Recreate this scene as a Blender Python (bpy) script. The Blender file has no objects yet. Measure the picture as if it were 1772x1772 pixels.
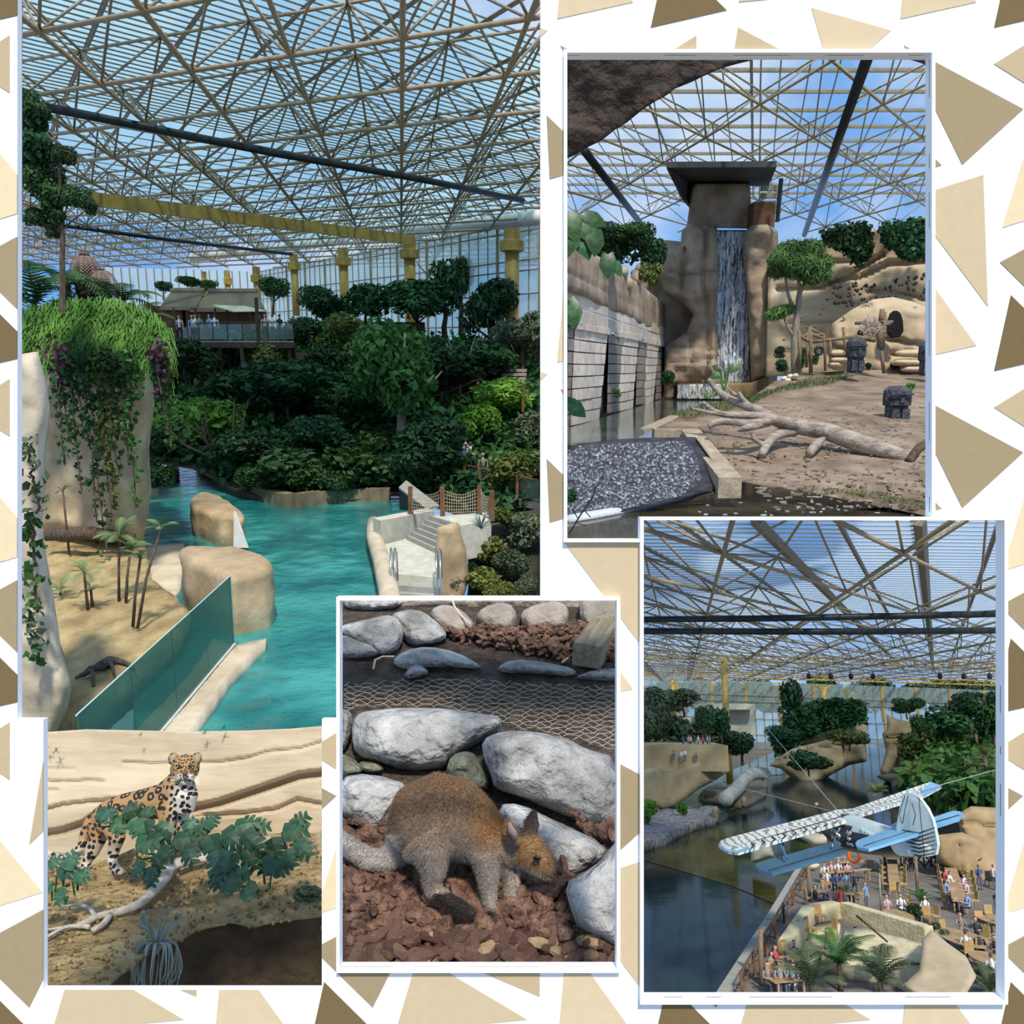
import bpy, bmesh, math, random
import numpy as np
from mathutils import Vector, Matrix, noise as mnoise, Euler
R = random.Random(7)
F = 1500.0            # focal length in pixels of the 1772 px frame
SC = bpy.context.scene
COL = SC.collection
# ---------------------------------------------------------------- camera
cd = bpy.data.cameras.new('camera'); cam = bpy.data.objects.new('camera', cd); COL.objects.link(cam)
cd.sensor_width = 36.0; cd.lens = 36.0 * F / 1772.0; cd.clip_start = 0.05; cd.clip_end = 3000
cam.rotation_euler = (math.pi / 2, 0, 0)
SC.camera = cam
# ---------------------------------------------------------------- sky, sun, exposure
SC.view_settings.view_transform = 'Standard'; SC.view_settings.look = 'None'
SC.view_settings.gamma = 1.0; SC.view_settings.use_curve_mapping = False
SC.view_settings.exposure = 0.0
W = bpy.data.worlds.new('sky'); SC.world = W; W.use_nodes = True
nt = W.node_tree; nt.nodes.clear()
_o = nt.nodes.new('ShaderNodeOutputWorld'); _b = nt.nodes.new('ShaderNodeBackground')
_t = nt.nodes.new('ShaderNodeTexCoord'); _n = nt.nodes.new('ShaderNodeTexNoise')
_n.inputs['Scale'].default_value = 5.0; _n.inputs['Detail'].default_value = 7; _n.inputs['Roughness'].default_value = .55
_r = nt.nodes.new('ShaderNodeValToRGB')
_r.color_ramp.elements[0].position = .41; _r.color_ramp.elements[0].color = (.17, .42, .86, 1)
_r.color_ramp.elements[1].position = .72; _r.color_ramp.elements[1].color = (.92, .95, 1.0, 1)
nt.links.new(_t.outputs['Generated'], _n.inputs['Vector']); nt.links.new(_n.outputs['Fac'], _r.inputs['Fac'])
_s = nt.nodes.new('ShaderNodeSeparateXYZ'); nt.links.new(_t.outputs['Generated'], _s.inputs[0])
_m = nt.nodes.new('ShaderNodeMapRange'); _m.inputs['From Min'].default_value = -.36; _m.inputs['From Max'].default_value = -.30
nt.links.new(_s.outputs['Z'], _m.inputs['Value'])
_x = nt.nodes.new('ShaderNodeMix'); _x.data_type = 'RGBA'
_x.inputs['A'].default_value = (.30, .28, .24, 1)
nt.links.new(_m.outputs['Result'], _x.inputs['Factor']); nt.links.new(_r.outputs['Color'], _x.inputs['B'])
nt.links.new(_x.outputs['Result'], _b.inputs['Color']); _b.inputs['Strength'].default_value = 1.0
nt.links.new(_b.outputs[0], _o.inputs[0])
sl = bpy.data.lights.new('sun', 'SUN'); sl.energy = 4.0; sl.angle = .08; sl.color = (1, .93, .82)
so = bpy.data.objects.new('sun', sl); COL.objects.link(so)
so.rotation_euler = Vector((.12, -.62, .74)).to_track_quat('Z', 'Y').to_euler()
SC.cycles.max_bounces = 6; SC.cycles.transparent_max_bounces = 16
SC.cycles.caustics_reflective = False; SC.cycles.caustics_refractive = False
# ---------------------------------------------------------------- materials
MATS = {}
def mat(name, c1, c2=None, scale=3.0, rough=.8, bump=0.0, bscale=None, stretch=(1, 1, 1), detail=5, metal=0, spec=.3,
        coord='Object', rnd=0.0, lo=.35, hi=.65, objcol=False, trans=0.0, c3=None):
    if name in MATS: return MATS[name]
    m = bpy.data.materials.new(name); m.use_nodes = True; t = m.node_tree; N = t.nodes; L = t.links
    p = N['Principled BSDF']; p.inputs['Roughness'].default_value = rough; p.inputs['Metallic'].default_value = metal
    p.inputs['Specular IOR Level'].default_value = spec
    tc = N.new('ShaderNodeTexCoord'); mp = N.new('ShaderNodeMapping'); mp.inputs['Scale'].default_value = stretch
    L.new(tc.outputs[coord], mp.inputs['Vector'])
    nz = N.new('ShaderNodeTexNoise'); nz.inputs['Scale'].default_value = scale; nz.inputs['Detail'].default_value = detail
    nz.inputs['Roughness'].default_value = .6
    L.new(mp.outputs[0], nz.inputs['Vector'])
    rp = N.new('ShaderNodeValToRGB'); e = rp.color_ramp.elements
    e[0].position = lo; e[0].color = (*c1, 1); e[1].position = hi; e[1].color = (*(c2 or c1), 1)
    if c3: k = e.new((lo + hi) / 2); k.color = (*c3, 1)
    L.new(nz.outputs['Fac'], rp.inputs['Fac']); out = rp.outputs['Color']
    if rnd or objcol:
        oi = N.new('ShaderNodeObjectInfo')
    if rnd:
        hs = N.new('ShaderNodeHueSaturation'); mr = N.new('ShaderNodeMapRange')
        mr.inputs['To Min'].default_value = 1 - rnd; mr.inputs['To Max'].default_value = 1 + rnd
        L.new(oi.outputs['Random'], mr.inputs['Value']); L.new(mr.outputs[0], hs.inputs['Value'])
        mh = N.new('ShaderNodeMapRange'); mh.inputs['To Min'].default_value = .5 - rnd * .06; mh.inputs['To Max'].default_value = .5 + rnd * .06
        ma = N.new('ShaderNodeMath'); ma.operation = 'MULTIPLY'; ma.inputs[1].default_value = 7.31
        mf = N.new('ShaderNodeMath'); mf.operation = 'FRACT'
        L.new(oi.outputs['Random'], ma.inputs[0]); L.new(ma.outputs[0], mf.inputs[0]); L.new(mf.outputs[0], mh.inputs['Value'])
        L.new(mh.outputs[0], hs.inputs['Hue']); L.new(out, hs.inputs['Color']); out = hs.outputs['Color']
    if objcol:
        mx = N.new('ShaderNodeMix'); mx.data_type = 'RGBA'; mx.blend_type = 'MULTIPLY'; mx.inputs['Factor'].default_value = 1
        L.new(out, mx.inputs['A']); L.new(oi.outputs['Color'], mx.inputs['B']); out = mx.outputs['Result']
    L.new(out, p.inputs['Base Color'])
    if bump:
        nb = N.new('ShaderNodeTexNoise'); nb.inputs['Scale'].default_value = bscale or scale * 4; nb.inputs['Detail'].default_value = 6
        L.new(mp.outputs[0], nb.inputs['Vector'])
        b = N.new('ShaderNodeBump'); b.inputs['Strength'].default_value = min(1, bump); b.inputs['Distance'].default_value = .1 * bump
        L.new(nb.outputs['Fac'], b.inputs['Height']); L.new(b.outputs[0], p.inputs['Normal'])
    if trans:
        tr = N.new('ShaderNodeBsdfTranslucent'); L.new(out, tr.inputs['Color'])
        ms = N.new('ShaderNodeMixShader'); ms.inputs[0].default_value = trans
        L.new(p.outputs[0], ms.inputs[1]); L.new(tr.outputs[0], ms.inputs[2]); L.new(ms.outputs[0], N['Material Output'].inputs['Surface'])
    MATS[name] = m; return m
def glassmat(name, tint, haze, hazecol, gloss=.06):
    if name in MATS: return MATS[name]
    m = bpy.data.materials.new(name); m.use_nodes = True; t = m.node_tree; N = t.nodes; L = t.links
    N.remove(N['Principled BSDF'])
    a = N.new('ShaderNodeBsdfTransparent'); a.inputs[0].default_value = (*tint, 1)
    d = N.new('ShaderNodeBsdfTranslucent'); d.inputs[0].default_value = (*hazecol, 1)
    d2 = N.new('ShaderNodeBsdfDiffuse'); d2.inputs[0].default_value = (*hazecol, 1)
    dm = N.new('ShaderNodeMixShader'); dm.inputs[0].default_value = .5
    L.new(d.outputs[0], dm.inputs[1]); L.new(d2.outputs[0], dm.inputs[2])
    x = N.new('ShaderNodeMixShader'); x.inputs[0].default_value = haze
    L.new(a.outputs[0], x.inputs[1]); L.new(dm.outputs[0], x.inputs[2])
    g = N.new('ShaderNodeBsdfGlossy'); g.inputs['Roughness'].default_value = .05
    y = N.new('ShaderNodeMixShader'); y.inputs[0].default_value = gloss
    L.new(x.outputs[0], y.inputs[1]); L.new(g.outputs[0], y.inputs[2]); L.new(y.outputs[0], N['Material Output'].inputs['Surface'])
    MATS[name] = m; return m
def watermat(name, c1, c2, scale, bump, bscale, rough=.06, c3=None, spec=.5, stretch=(1, 1, 1), ior=1.33):
    m = mat(name, c1, c2, scale=scale, rough=rough, bump=bump, bscale=bscale, spec=spec, c3=c3, stretch=stretch, detail=3)
    m.node_tree.nodes['Principled BSDF'].inputs['IOR'].default_value = ior; return m
# ---------------------------------------------------------------- panel frames: one upright local frame for each place seen
class Panel:
    def __init__(s, yh, rect):
        s.M = Matrix.Rotation(math.atan((886 - yh) / F), 4, 'X'); s.Mi = s.M.inverted(); s.rect = rect; s.yh = yh
    def ray(s, px, py): return s.Mi.to_3x3() @ Vector(((px - 886) / F, 1, (886 - py) / F))
    def at(s, px, py, y): r = s.ray(px, py); return r * (y / r.y)
    def g(s, px, py, z): r = s.ray(px, py); return r * (z / r.z)
    def px(s, p): q = s.M @ Vector(p); return (886 + F * q.x / q.y, 886 - F * q.z / q.y)
    def planes(s, m=0):
        l, t, r, b = s.rect; T = s.Mi.to_3x3()
        return [T @ Vector((1, -(l - m - 886) / F, 0)), T @ Vector((-1, (r + m - 886) / F, 0)),
                T @ Vector((0, (886 - t + m) / F, -1)), T @ Vector((0, -(886 - b - m) / F, 1))]
    def clip_seg(s, p, q, extra=(), m=0):
        p, q = Vector(p), Vector(q); t0, t1 = 0.0, 1.0
        for n in s.planes(m):
            a, b = n.dot(p), n.dot(q)
            if a < 0 and b < 0: return None
            if a < 0: t0 = max(t0, a / (a - b))
            elif b < 0: t1 = min(t1, a / (a - b))
        for (n, d) in extra:
            a, b = n.dot(p) - d, n.dot(q) - d
            if a < 0 and b < 0: return None
            if a < 0: t0 = max(t0, a / (a - b))
            elif b < 0: t1 = min(t1, a / (a - b))
        if t1 - t0 < 1e-4: return None
        return p.lerp(q, t0), p.lerp(q, t1)
    def clip_poly(s, pts, extra=(), m=0):
        pts = [Vector(p) for p in pts]
        for n, d in [(n, 0) for n in s.planes(m)] + list(extra):
            out = []
            for i in range(len(pts)):
                a, b = pts[i], pts[(i + 1) % len(pts)]; fa, fb = n.dot(a) - d, n.dot(b) - d
                if fa >= 0: out.append(a)
                if (fa < 0) != (fb < 0): out.append(a.lerp(b, fa / (fa - fb)))
            pts = out
            if len(pts) < 3: return None
        return pts
# ---------------------------------------------------------------- object helpers
def setp(o, label=None, cat=None, group=None, kind=None):
    if label: o['label'] = label
    if cat: o['category'] = cat
    if group: o['group'] = group
    if kind: o['kind'] = kind
    return o
def link(name, me, parent=None, M=None, loc=None):
    o = bpy.data.objects.new(name, me); COL.objects.link(o)
    if parent is not None:
        o.parent = parent
        if loc is not None: o.location = loc
    else:
        o.matrix_world = (M or Matrix()) @ Matrix.Translation(loc or (0, 0, 0))
    return o
def thing(name, label, cat, P, base, rz=0, group=None, kind=None, sc=1):
    o = bpy.data.objects.new(name, None); COL.objects.link(o); o.empty_display_size = .1
    o.matrix_world = P.M @ Matrix.Translation(base) @ Matrix.Rotation(rz, 4, 'Z') @ Matrix.Diagonal((*(sc if isinstance(sc, tuple) else (sc,) * 3), 1))
    return setp(o, label, cat, group, kind)
def np_mesh(name, V, Fq, mats, smooth=False, mi=None):
    me = bpy.data.meshes.new(name); V = np.asarray(V, dtype=np.float32); Fq = np.asarray(Fq, dtype=np.int32)
    k = Fq.shape[1]; me.vertices.add(len(V)); me.vertices.foreach_set('co', V.ravel())
    me.loops.add(Fq.size); me.loops.foreach_set('vertex_index', Fq.ravel())
    me.polygons.add(len(Fq)); me.polygons.foreach_set('loop_start', np.arange(0, Fq.size, k, dtype=np.int32))
    if smooth: me.polygons.foreach_set('use_smooth', np.ones(len(Fq), dtype=bool))
    for m in (mats if isinstance(mats, (list, tuple)) else [mats]): me.materials.append(m)
    if mi is not None: me.polygons.foreach_set('material_index', np.asarray(mi, dtype=np.int32))
    me.update(calc_edges=True); return me
class MB:
    """collects simple shapes into one mesh"""
    def __init__(s): s.v = []; s.f = []; s.mi = []; s.cur = 0
    def add(s, vs, fs):
        n = len(s.v); s.v += [tuple(v) for v in vs]; s.f += [tuple(i + n for i in f) for f in fs]; s.mi += [s.cur] * len(fs); return s
    def box(s, c, d, rz=0, rx=0, ry=0):
        E = Euler((rx, ry, rz)).to_matrix(); c = Vector(c)
        vs = [c + E @ Vector((x * d[0] / 2, y * d[1] / 2, z * d[2] / 2)) for x in (-1, 1) for y in (-1, 1) for z in (-1, 1)]
        return s.add(vs, [(0, 1, 3, 2), (4, 6, 7, 5), (0, 4, 5, 1), (2, 3, 7, 6), (0, 2, 6, 4), (1, 5, 7, 3)])
    def tube(s, pts, r, n=6, caps=True, flat=1.0):
        pts = [Vector(p) for p in pts]; k = len(pts); rs = r if isinstance(r, (list, tuple)) else [r] * k
        vs = []; up = None
        for i, p in enumerate(pts):
            t = (pts[min(i + 1, k - 1)] - pts[max(i - 1, 0)]).normalized()
            if up is None: up = Vector((0, 0, 1)) if abs(t.z) < .9 else Vector((1, 0, 0))
            a = t.cross(up).normalized(); b = a.cross(t).normalized(); up = b
            for j in range(n):
                w = 2 * math.pi * j / n
                vs.append(p + a * math.cos(w) * rs[i] + b * math.sin(w) * rs[i] * flat)
        fs = [(i * n + j, i * n + (j + 1) % n, (i + 1) * n + (j + 1) % n, (i + 1) * n + j) for i in range(k - 1) for j in range(n)]
        if caps: fs += [tuple(range(n - 1, -1, -1)), tuple(range((k - 1) * n, k * n))]
        return s.add(vs, fs)
    def prism(s, poly, d):
        """poly: 3D points of a flat outline, d: extrusion vector"""
        a = [Vector(p) for p in poly]; n = len(a); d = Vector(d)
        return s.add(a + [p + d for p in a], [tuple(range(n - 1, -1, -1)), tuple(range(n, 2 * n))] + [(i, (i + 1) % n, n + (i + 1) % n, n + i) for i in range(n)])
    def lathe(s, c, prof, n=12, sx=1, sy=1):
        c = Vector(c); k = len(prof)
        vs = [c + Vector((r * sx * math.cos(2 * math.pi * j / n), r * sy * math.sin(2 * math.pi * j / n), z)) for r, z in prof for j in range(n)]
        fs = [(i * n + j, i * n + (j + 1) % n, (i + 1) * n + (j + 1) % n, (i + 1) * n + j) for i in range(k - 1) for j in range(n)]
        return s.add(vs, fs + [tuple(range(n - 1, -1, -1)), tuple(range((k - 1) * n, k * n))])
    def ball(s, c, r, n=10, m=6):
        r = r if isinstance(r, (list, tuple)) else (r, r, r); c = Vector(c)
        vs = [c + Vector((r[0] * math.sin(math.pi * (i + .5) / m) * math.cos(2 * math.pi * j / n), r[1] * math.sin(math.pi * (i + .5) / m) * math.sin(2 * math.pi * j / n), r[2] * math.cos(math.pi * (i + .5) / m))) for i in range(m) for j in range(n)]
        fs = [(i * n + j, (i + 1) * n + j, (i + 1) * n + (j + 1) % n, i * n + (j + 1) % n) for i in range(m - 1) for j in range(n)]
        return s.add(vs, fs + [tuple(range(n)), tuple(range(m * n - 1, (m - 1) * n - 1, -1))])
    def mesh(s, name, m, smooth=False):
        me = bpy.data.meshes.new(name); me.from_pydata(s.v, [], s.f)
        for x in (m if isinstance(m, (list, tuple)) else [m]): me.materials.append(x)
        if any(s.mi): me.polygons.foreach_set('material_index', s.mi)
        if smooth: me.polygons.foreach_set('use_smooth', [True] * len(me.polygons))
        me.update(); return me
    def build(s, name, m, parent=None, M=None, loc=None, smooth=False):
        return link(name, s.mesh(name, m, smooth), parent, M, loc)
def single(mb, name, m, P, base, label, cat, group=None, kind=None, smooth=False):
    """a thing that is one mesh, vertices relative to base"""
    return setp(mb.build(name, m, None, P.M, base, smooth), label, cat, group, kind)
def inside(poly, x, y):
    c = False; n = len(poly)
    for i in range(n):
        x1, y1 = poly[i]; x2, y2 = poly[(i + 1) % n]
        if (y1 > y) != (y2 > y) and x < (x2 - x1) * (y - y1) / (y2 - y1) + x1: c = not c
    return c
def near_edge(poly, x, y):
    best = (1e9, x, y); n = len(poly)
    for i in range(n):
        x1, y1 = poly[i]; x2, y2 = poly[(i + 1) % n]; dx, dy = x2 - x1, y2 - y1; l = dx * dx + dy * dy
        t = 0 if l == 0 else max(0, min(1, ((x - x1) * dx + (y - y1) * dy) / l)); qx, qy = x1 + t * dx, y1 + t * dy
        d = math.hypot(x - qx, y - qy)
        if d < best[0]: best = (d, qx, qy)
    return best
def near_line(pl, x, y):
    best = 1e9
    for (x1, y1), (x2, y2) in zip(pl, pl[1:]):
        dx, dy = x2 - x1, y2 - y1; l = dx * dx + dy * dy; t = 0 if l == 0 else max(0, min(1, ((x - x1) * dx + (y - y1) * dy) / l))
        best = min(best, math.hypot(x - x1 - t * dx, y - y1 - t * dy))
    return best
def curve(pts, n=5):
    """smooth path through points (Catmull-Rom)"""
    p = [Vector(q) for q in pts]; out = []
    for i in range(len(p) - 1):
        a, b, c, d = p[max(i - 1, 0)], p[i], p[i + 1], p[min(i + 2, len(p) - 1)]
        for k in range(n):
            t = k / n; out.append(.5 * ((2 * b) + (c - a) * t + (2 * a - 5 * b + 4 * c - d) * t * t + (3 * b - a - 3 * c + d) * t ** 3))
    return out + [p[-1]]
def spread(vals, n, m):
    """radii list resampled to go with curve()"""
    out = []
    for i in range(len(vals) - 1): out += [vals[i] + (vals[i + 1] - vals[i]) * k / n for k in range(n)]
    return out + [vals[-1]]
def smooth_poly(poly, it=1):
    for _ in range(it):
        o = []
        for i in range(len(poly)):
            a, b = poly[i], poly[(i + 1) % len(poly)]
            o += [(a[0] * .75 + b[0] * .25, a[1] * .75 + b[1] * .25), (a[0] * .25 + b[0] * .75, a[1] * .25 + b[1] * .75)]
        poly = o
    return poly
def nz3(v, sc, seed=0, o=4): return mnoise.fractal(Vector((v[0] * sc + seed * 3.7, v[1] * sc + seed * 1.3, v[2] * sc)), 1.0, 2.0, o)
def slab(P, poly, depth, thick, cell=8, amp=0.0, nscale=1.0, bulge=0.0, bw=20, seed=0, strata=0.0, back=None, zmode=False, nstretch=(1, 1, 1), grooves=()):
    """solid with the outline poly (frame pixels) standing at local depth(px,py); its front has relief, its back lies thick further away.
    zmode: depth gives the height z of a ground surface and the solid goes down by thick."""
    if not callable(depth): dv = depth; depth = lambda x, y: dv
    xs = [p[0] for p in poly]; ys = [p[1] for p in poly]; x0, y0 = min(xs), min(ys)
    nx = int((max(xs) - x0) / cell) + 1; ny = int((max(ys) - y0) / cell) + 1
    cells = [(i, j) for i in range(nx) for j in range(ny) if inside(poly, x0 + (i + .5) * cell, y0 + (j + .5) * cell)]
    cs = set(cells); idx = {}; V = []; Fc = []; pix = []
    def vid(i, j):
        if (i, j) not in idx:
            x, y = x0 + i * cell, y0 + j * cell
            full = all((i - a, j - b) in cs for a in (0, 1) for b in (0, 1))
            d, qx, qy = near_edge(poly, x, y)
            if not full: x, y = qx, qy; d = 0
            p = P.g(x, y, depth(x, y)) if zmode else P.at(x, y, depth(x, y))
            h = 0
            if amp:
                q = (p[0] * nstretch[0], p[1] * nstretch[1], p[2] * nstretch[2]); h += amp * nz3(q, nscale, seed)
            if strata: h += strata * (mnoise.noise(Vector((p[0] * .15 * nscale, seed, p[2] * 2.2 * nscale))) )
            for (gp, gw, gd) in grooves:
                dg = near_line(gp, x, y)
                if dg < gw: h -= gd * (1 - (dg / gw) ** 2)
            if bulge: t = min(1, d / bw); h += bulge * math.sqrt(max(0, 1 - (1 - t) ** 2))
            if zmode: p = p + Vector((0, 0, h))
            else: p = p - P.ray(x, y).normalized() * h
            idx[(i, j)] = len(V); V.append(p)
        return idx[(i, j)]
    for i, j in cells: Fc.append((vid(i, j), vid(i, j + 1), vid(i + 1, j + 1), vid(i + 1, j)))
    n = len(V); off = Vector((0, 0, -thick)) if zmode else P.ray(sum(xs) / len(xs), sum(ys) / len(ys)).normalized() * thick
    if back: off = Vector(back)
    ed = {}
    for f in Fc:
        for k in range(4):
            a, b = f[k], f[(k + 1) % 4]
            if (b, a) in ed: del ed[(b, a)]
            else: ed[(a, b)] = 1
    V2 = V + [p + off for p in V]
    Fc = Fc + [tuple(n + i for i in reversed(f)) for f in Fc] + [(b, a, a + n, b + n) for a, b in ed]
    m = MB(); m.v = [tuple(p) for p in V2]; m.f = Fc; m.mi = [0] * len(Fc); return m
def rebase(mb, base): b = Vector(base); mb.v = [tuple(Vector(v) - b) for v in mb.v]; return mb
def lowest(mb):
    a = np.array(mb.v); return Vector((a[:, 0].mean(), a[:, 1].mean(), a[:, 2].min()))
def slab_thing(P, name, label, cat, m, poly, depth, thick, group=None, kind=None, smooth=True, **k):
    mb = slab(P, poly, depth, thick, **k); b = lowest(mb); return single(rebase(mb, b), name, m, P, b, label, cat, group, kind, smooth)
def struct(o): o['kind'] = 'structure'; return o
def extrude_poly(P, pts, z, m=None):
    pass
def remesh(objs_mb, name, voxel, m, smooth_it=4):
    """fuse overlapping shapes into one continuous skin"""
    me = objs_mb.mesh(name + '_src', m); o = bpy.data.objects.new('tmp', me); COL.objects.link(o)
    r = o.modifiers.new('r', 'REMESH'); r.mode = 'VOXEL'; r.voxel_size = voxel
    s = o.modifiers.new('s', 'SMOOTH'); s.iterations = smooth_it; s.factor = .5
    dg = bpy.context.evaluated_depsgraph_get(); me2 = bpy.data.meshes.new_from_object(o.evaluated_get(dg)); me2.name = name
    bpy.data.objects.remove(o); bpy.data.meshes.remove(me)
    me2.materials.clear()
    for x in (m if isinstance(m, (list, tuple)) else [m]): me2.materials.append(x)
    me2.polygons.foreach_set('use_smooth', [True] * len(me2.polygons)); return me2
# ---------------------------------------------------------------- plants
def leaf_mesh(name, m, n, blobs, size, seed, up=.35, aspect=.5, droop=0.0, shell=.55):
    rg = np.random.default_rng(seed); bl = np.array(blobs, float); w = bl[:, 3] ** 2; w /= w.sum()
    k = rg.choice(len(bl), n, p=w); d = rg.normal(size=(n, 3)); d /= np.linalg.norm(d, axis=1)[:, None]
    rr = shell + (1 - shell) * rg.random(n) ** .6; sq = bl[:, 4] if bl.shape[1] > 4 else np.ones(len(bl))
    P0 = bl[k, :3] + d * (bl[k, 3] * rr)[:, None] * np.stack([np.ones(n), np.ones(n), sq[k]], 1)
    nm = d + rg.normal(size=(n, 3)) * .7 + np.array([0, 0, up]); nm /= np.linalg.norm(nm, axis=1)[:, None]
    a = np.cross(nm, rg.normal(size=(n, 3))); a[:, 2] -= droop; a -= nm * (a * nm).sum(1)[:, None]; a /= np.linalg.norm(a, axis=1)[:, None]
    b = np.cross(nm, a); s = size * (.6 + .8 * rg.random(n))[:, None]
    V = np.stack([P0 - a * s * .5, P0 + b * s * aspect * .5 + nm * s * .08, P0 + a * s * .5 - nm * s * .1, P0 - b * s * aspect * .5 + nm * s * .08], 1).reshape(-1, 3)
    return np_mesh(name, V, np.arange(4 * n).reshape(-1, 4), m)
def trunk_mesh(name, m, h, r, seed, branches=4, bend=.12, n=7):
    rg = random.Random(seed); b = MB(); pts = [Vector((0, 0, 0))]
    for i in range(1, 6): pts.append(Vector((rg.uniform(-1, 1) * bend * h * i / 5, rg.uniform(-1, 1) * bend * h * i / 5, h * i / 5)))
    b.tube(pts, [r * (1.25 - .2 * i) for i in range(6)], n)
    for k in range(branches):
        s = pts[rg.randint(2, 4)]; a = rg.uniform(0, 6.28); l = h * rg.uniform(.3, .5)
        e = s + Vector((math.cos(a) * l * .7, math.sin(a) * l * .7, l * .75)); mid = s.lerp(e, .5) + Vector((0, 0, -l * .08))
        b.tube([s, mid, e], [r * .5, r * .35, r * .15], 5)
    return b.mesh(name, m, True)
GREEN = dict(rnd=.35, rough=.55, trans=.25, scale=2.0)
M_LEAF = [mat('leaf_dark', (.018, .058, .02), (.05, .13, .04), **GREEN), mat('leaf_mid', (.03, .09, .02), (.08, .19, .04), **GREEN),
          mat('leaf_olive', (.07, .11, .02), (.17, .21, .05), **GREEN), mat('leaf_bright', (.07, .2, .02), (.2, .38, .05), **GREEN),
          mat('leaf_grey', (.06, .10, .05), (.16, .2, .11), **GREEN)]
M_BARK = mat('bark', (.06, .04, .028), (.17, .12, .08), scale=5, bump=.6, stretch=(3, 3, .6))
M_BARKP = mat('bark_pale', (.2, .16, .12), (.42, .36, .28), scale=5, bump=.5, stretch=(3, 3, .6))
CANO = {}
def canopy(kind, v):
    if (kind, v) in CANO: return CANO[(kind, v)]
    rg = random.Random(v * 17 + kind)
    blobs = [(rg.uniform(-.5, .5), rg.uniform(-.5, .5), rg.uniform(-.35, .45), rg.uniform(.42, .62), .85) for _ in range(8)]
    CANO[(kind, v)] = [leaf_mesh('foliage', M_LEAF[kind], 2600, blobs, .17, v + 1),
                       leaf_mesh('foliage', M_LEAF[kind], 900, blobs, .30, v + 40, droop=.3)][v % 2]
    return CANO[(kind, v)]
TRK = {}
def tree(P, base, h, w, kind, label, v=0, cat='tree', name='tree', group=None, trunk=.55, pale=False, crown_h=None):
    """base: local point, h: height, w: crown width"""
    t = thing(name, label, cat, P, base, R.uniform(0, 6), group)
    if trunk > 0:
        key = (v % 3, pale)
        if key not in TRK: TRK[key] = trunk_mesh('trunk', M_BARKP if pale else M_BARK, 1.0, .035, 5 + v % 3)
        o = link('trunk', TRK[key], t); o.scale = (h * .9, h * .9, h * .8)
    ch = crown_h or h * (1 - trunk * .75)
    o = link('foliage', canopy(kind, v), t, loc=(0, 0, h - ch / 2)); o.scale = (w / 2, w / 2, ch / 2)
    return t
def shrub(P, base, h, w, kind, label, v=1, cat='shrub', name='leafy_shrub', group=None):
    t = thing(name, label, cat, P, base, R.uniform(0, 6), group)
    o = link('foliage', canopy(kind, v), t, loc=(0, 0, h * .46)); o.scale = (w / 2, w / 2, h * .52)
    if 'stem' not in TRK: TRK['stem'] = trunk_mesh('stem', M_BARK, 1.0, .03, 3, 5, .2)
    o = link('stem', TRK['stem'], t); o.scale = (h * .7,) * 3
    return t
def frond_mesh(name, m, L, droop, nl=16, wid=.28, lw=.05, rise=.5):
    V = []; Fq = []; pts = []
    for i in range(nl + 1):
        t = i / nl; pts.append(Vector((L * (t - .15 * t * t * droop), 0, L * (rise * t - droop * t * t))))
    for i in range(nl):
        p = pts[i]; d = (pts[i + 1] - p).normalized(); t = i / nl; q = pts[i + 1]
        n = len(V); V += [p + Vector((0, .008 * L, 0)), p - Vector((0, .008 * L, 0)), q - Vector((0, .006 * L, 0)), q + Vector((0, .006 * L, 0))]; Fq.append((n, n + 1, n + 2, n + 3))
        ll = L * wid * math.sin(math.pi * min(1, .12 + t * .86)) ** .7
        for sd in (-1, 1):
            tip = p + d * ll * .6 + Vector((0, sd * ll * .8, -ll * .25)); n = len(V)
            V += [p, p + d * L * lw, tip + d * L * lw * .2, tip]; Fq.append((n, n + 1, n + 2, n + 3))
    return np_mesh(name, V, Fq, m)
def palm(P, base, h, fl, nf, label, m=None, droop=.7, name='palm', trunk_r=.12, group=None, key='a', rise=.6, lean=(0, 0), tm=None, cat='palm'):
    t = thing(name, label, cat, P, base, R.uniform(0, 6), group)
    k = ('fr', key, droop, rise)
    if k not in TRK: TRK[k] = frond_mesh('frond', m or M_LEAF[1], 1.0, droop, rise=rise)
    top = Vector((lean[0], lean[1], h))
    if h > .05: MB().tube([(0, 0, 0), (top * .5 + Vector((-lean[0] * .1, 0, 0))), top], [trunk_r * 1.2, trunk_r, trunk_r * .9], 8).build('trunk', tm or M_BARK, t, smooth=True)
    for i in range(nf):
        o = link('frond', TRK[k], t, loc=top); a = i * 2.399
        o.rotation_euler = (0, R.uniform(-.5, .35) - .25 * (i % 3), a); o.scale = (fl * R.uniform(.8, 1.1),) * 3
    return t
def rosette(P, base, L, n, m, label, name, cat, wid=.09, rise=(.2, 1.2), droop=.5, group=None):
    """strap-leaved plant: each leaf a part"""
    t = thing(name, label, cat, P, base, R.uniform(0, 6), group)
    for i in range(n):
        e = R.uniform(*rise); pts = []; l = L * R.uniform(.7, 1.1)
        V = []; Fq = []
        for k in range(6):
            s = k / 5; w = wid * L * (1 - s ** 2) * (.6 + s)
            x = l * s * math.cos(e); z = l * (s * math.sin(e) - droop * s * s); V += [(x, -w / 2, z + w * .2), (x, 0, z), (x, w / 2, z + w * .2)]
        for k in range(5): Fq += [(3 * k, 3 * k + 1, 3 * k + 4, 3 * k + 3), (3 * k + 1, 3 * k + 2, 3 * k + 5, 3 * k + 4)]
        o = link('leaf', np_mesh('leaf', V, Fq, m), t); o.rotation_euler = (0, 0, i * 2.399)
    return t
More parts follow.
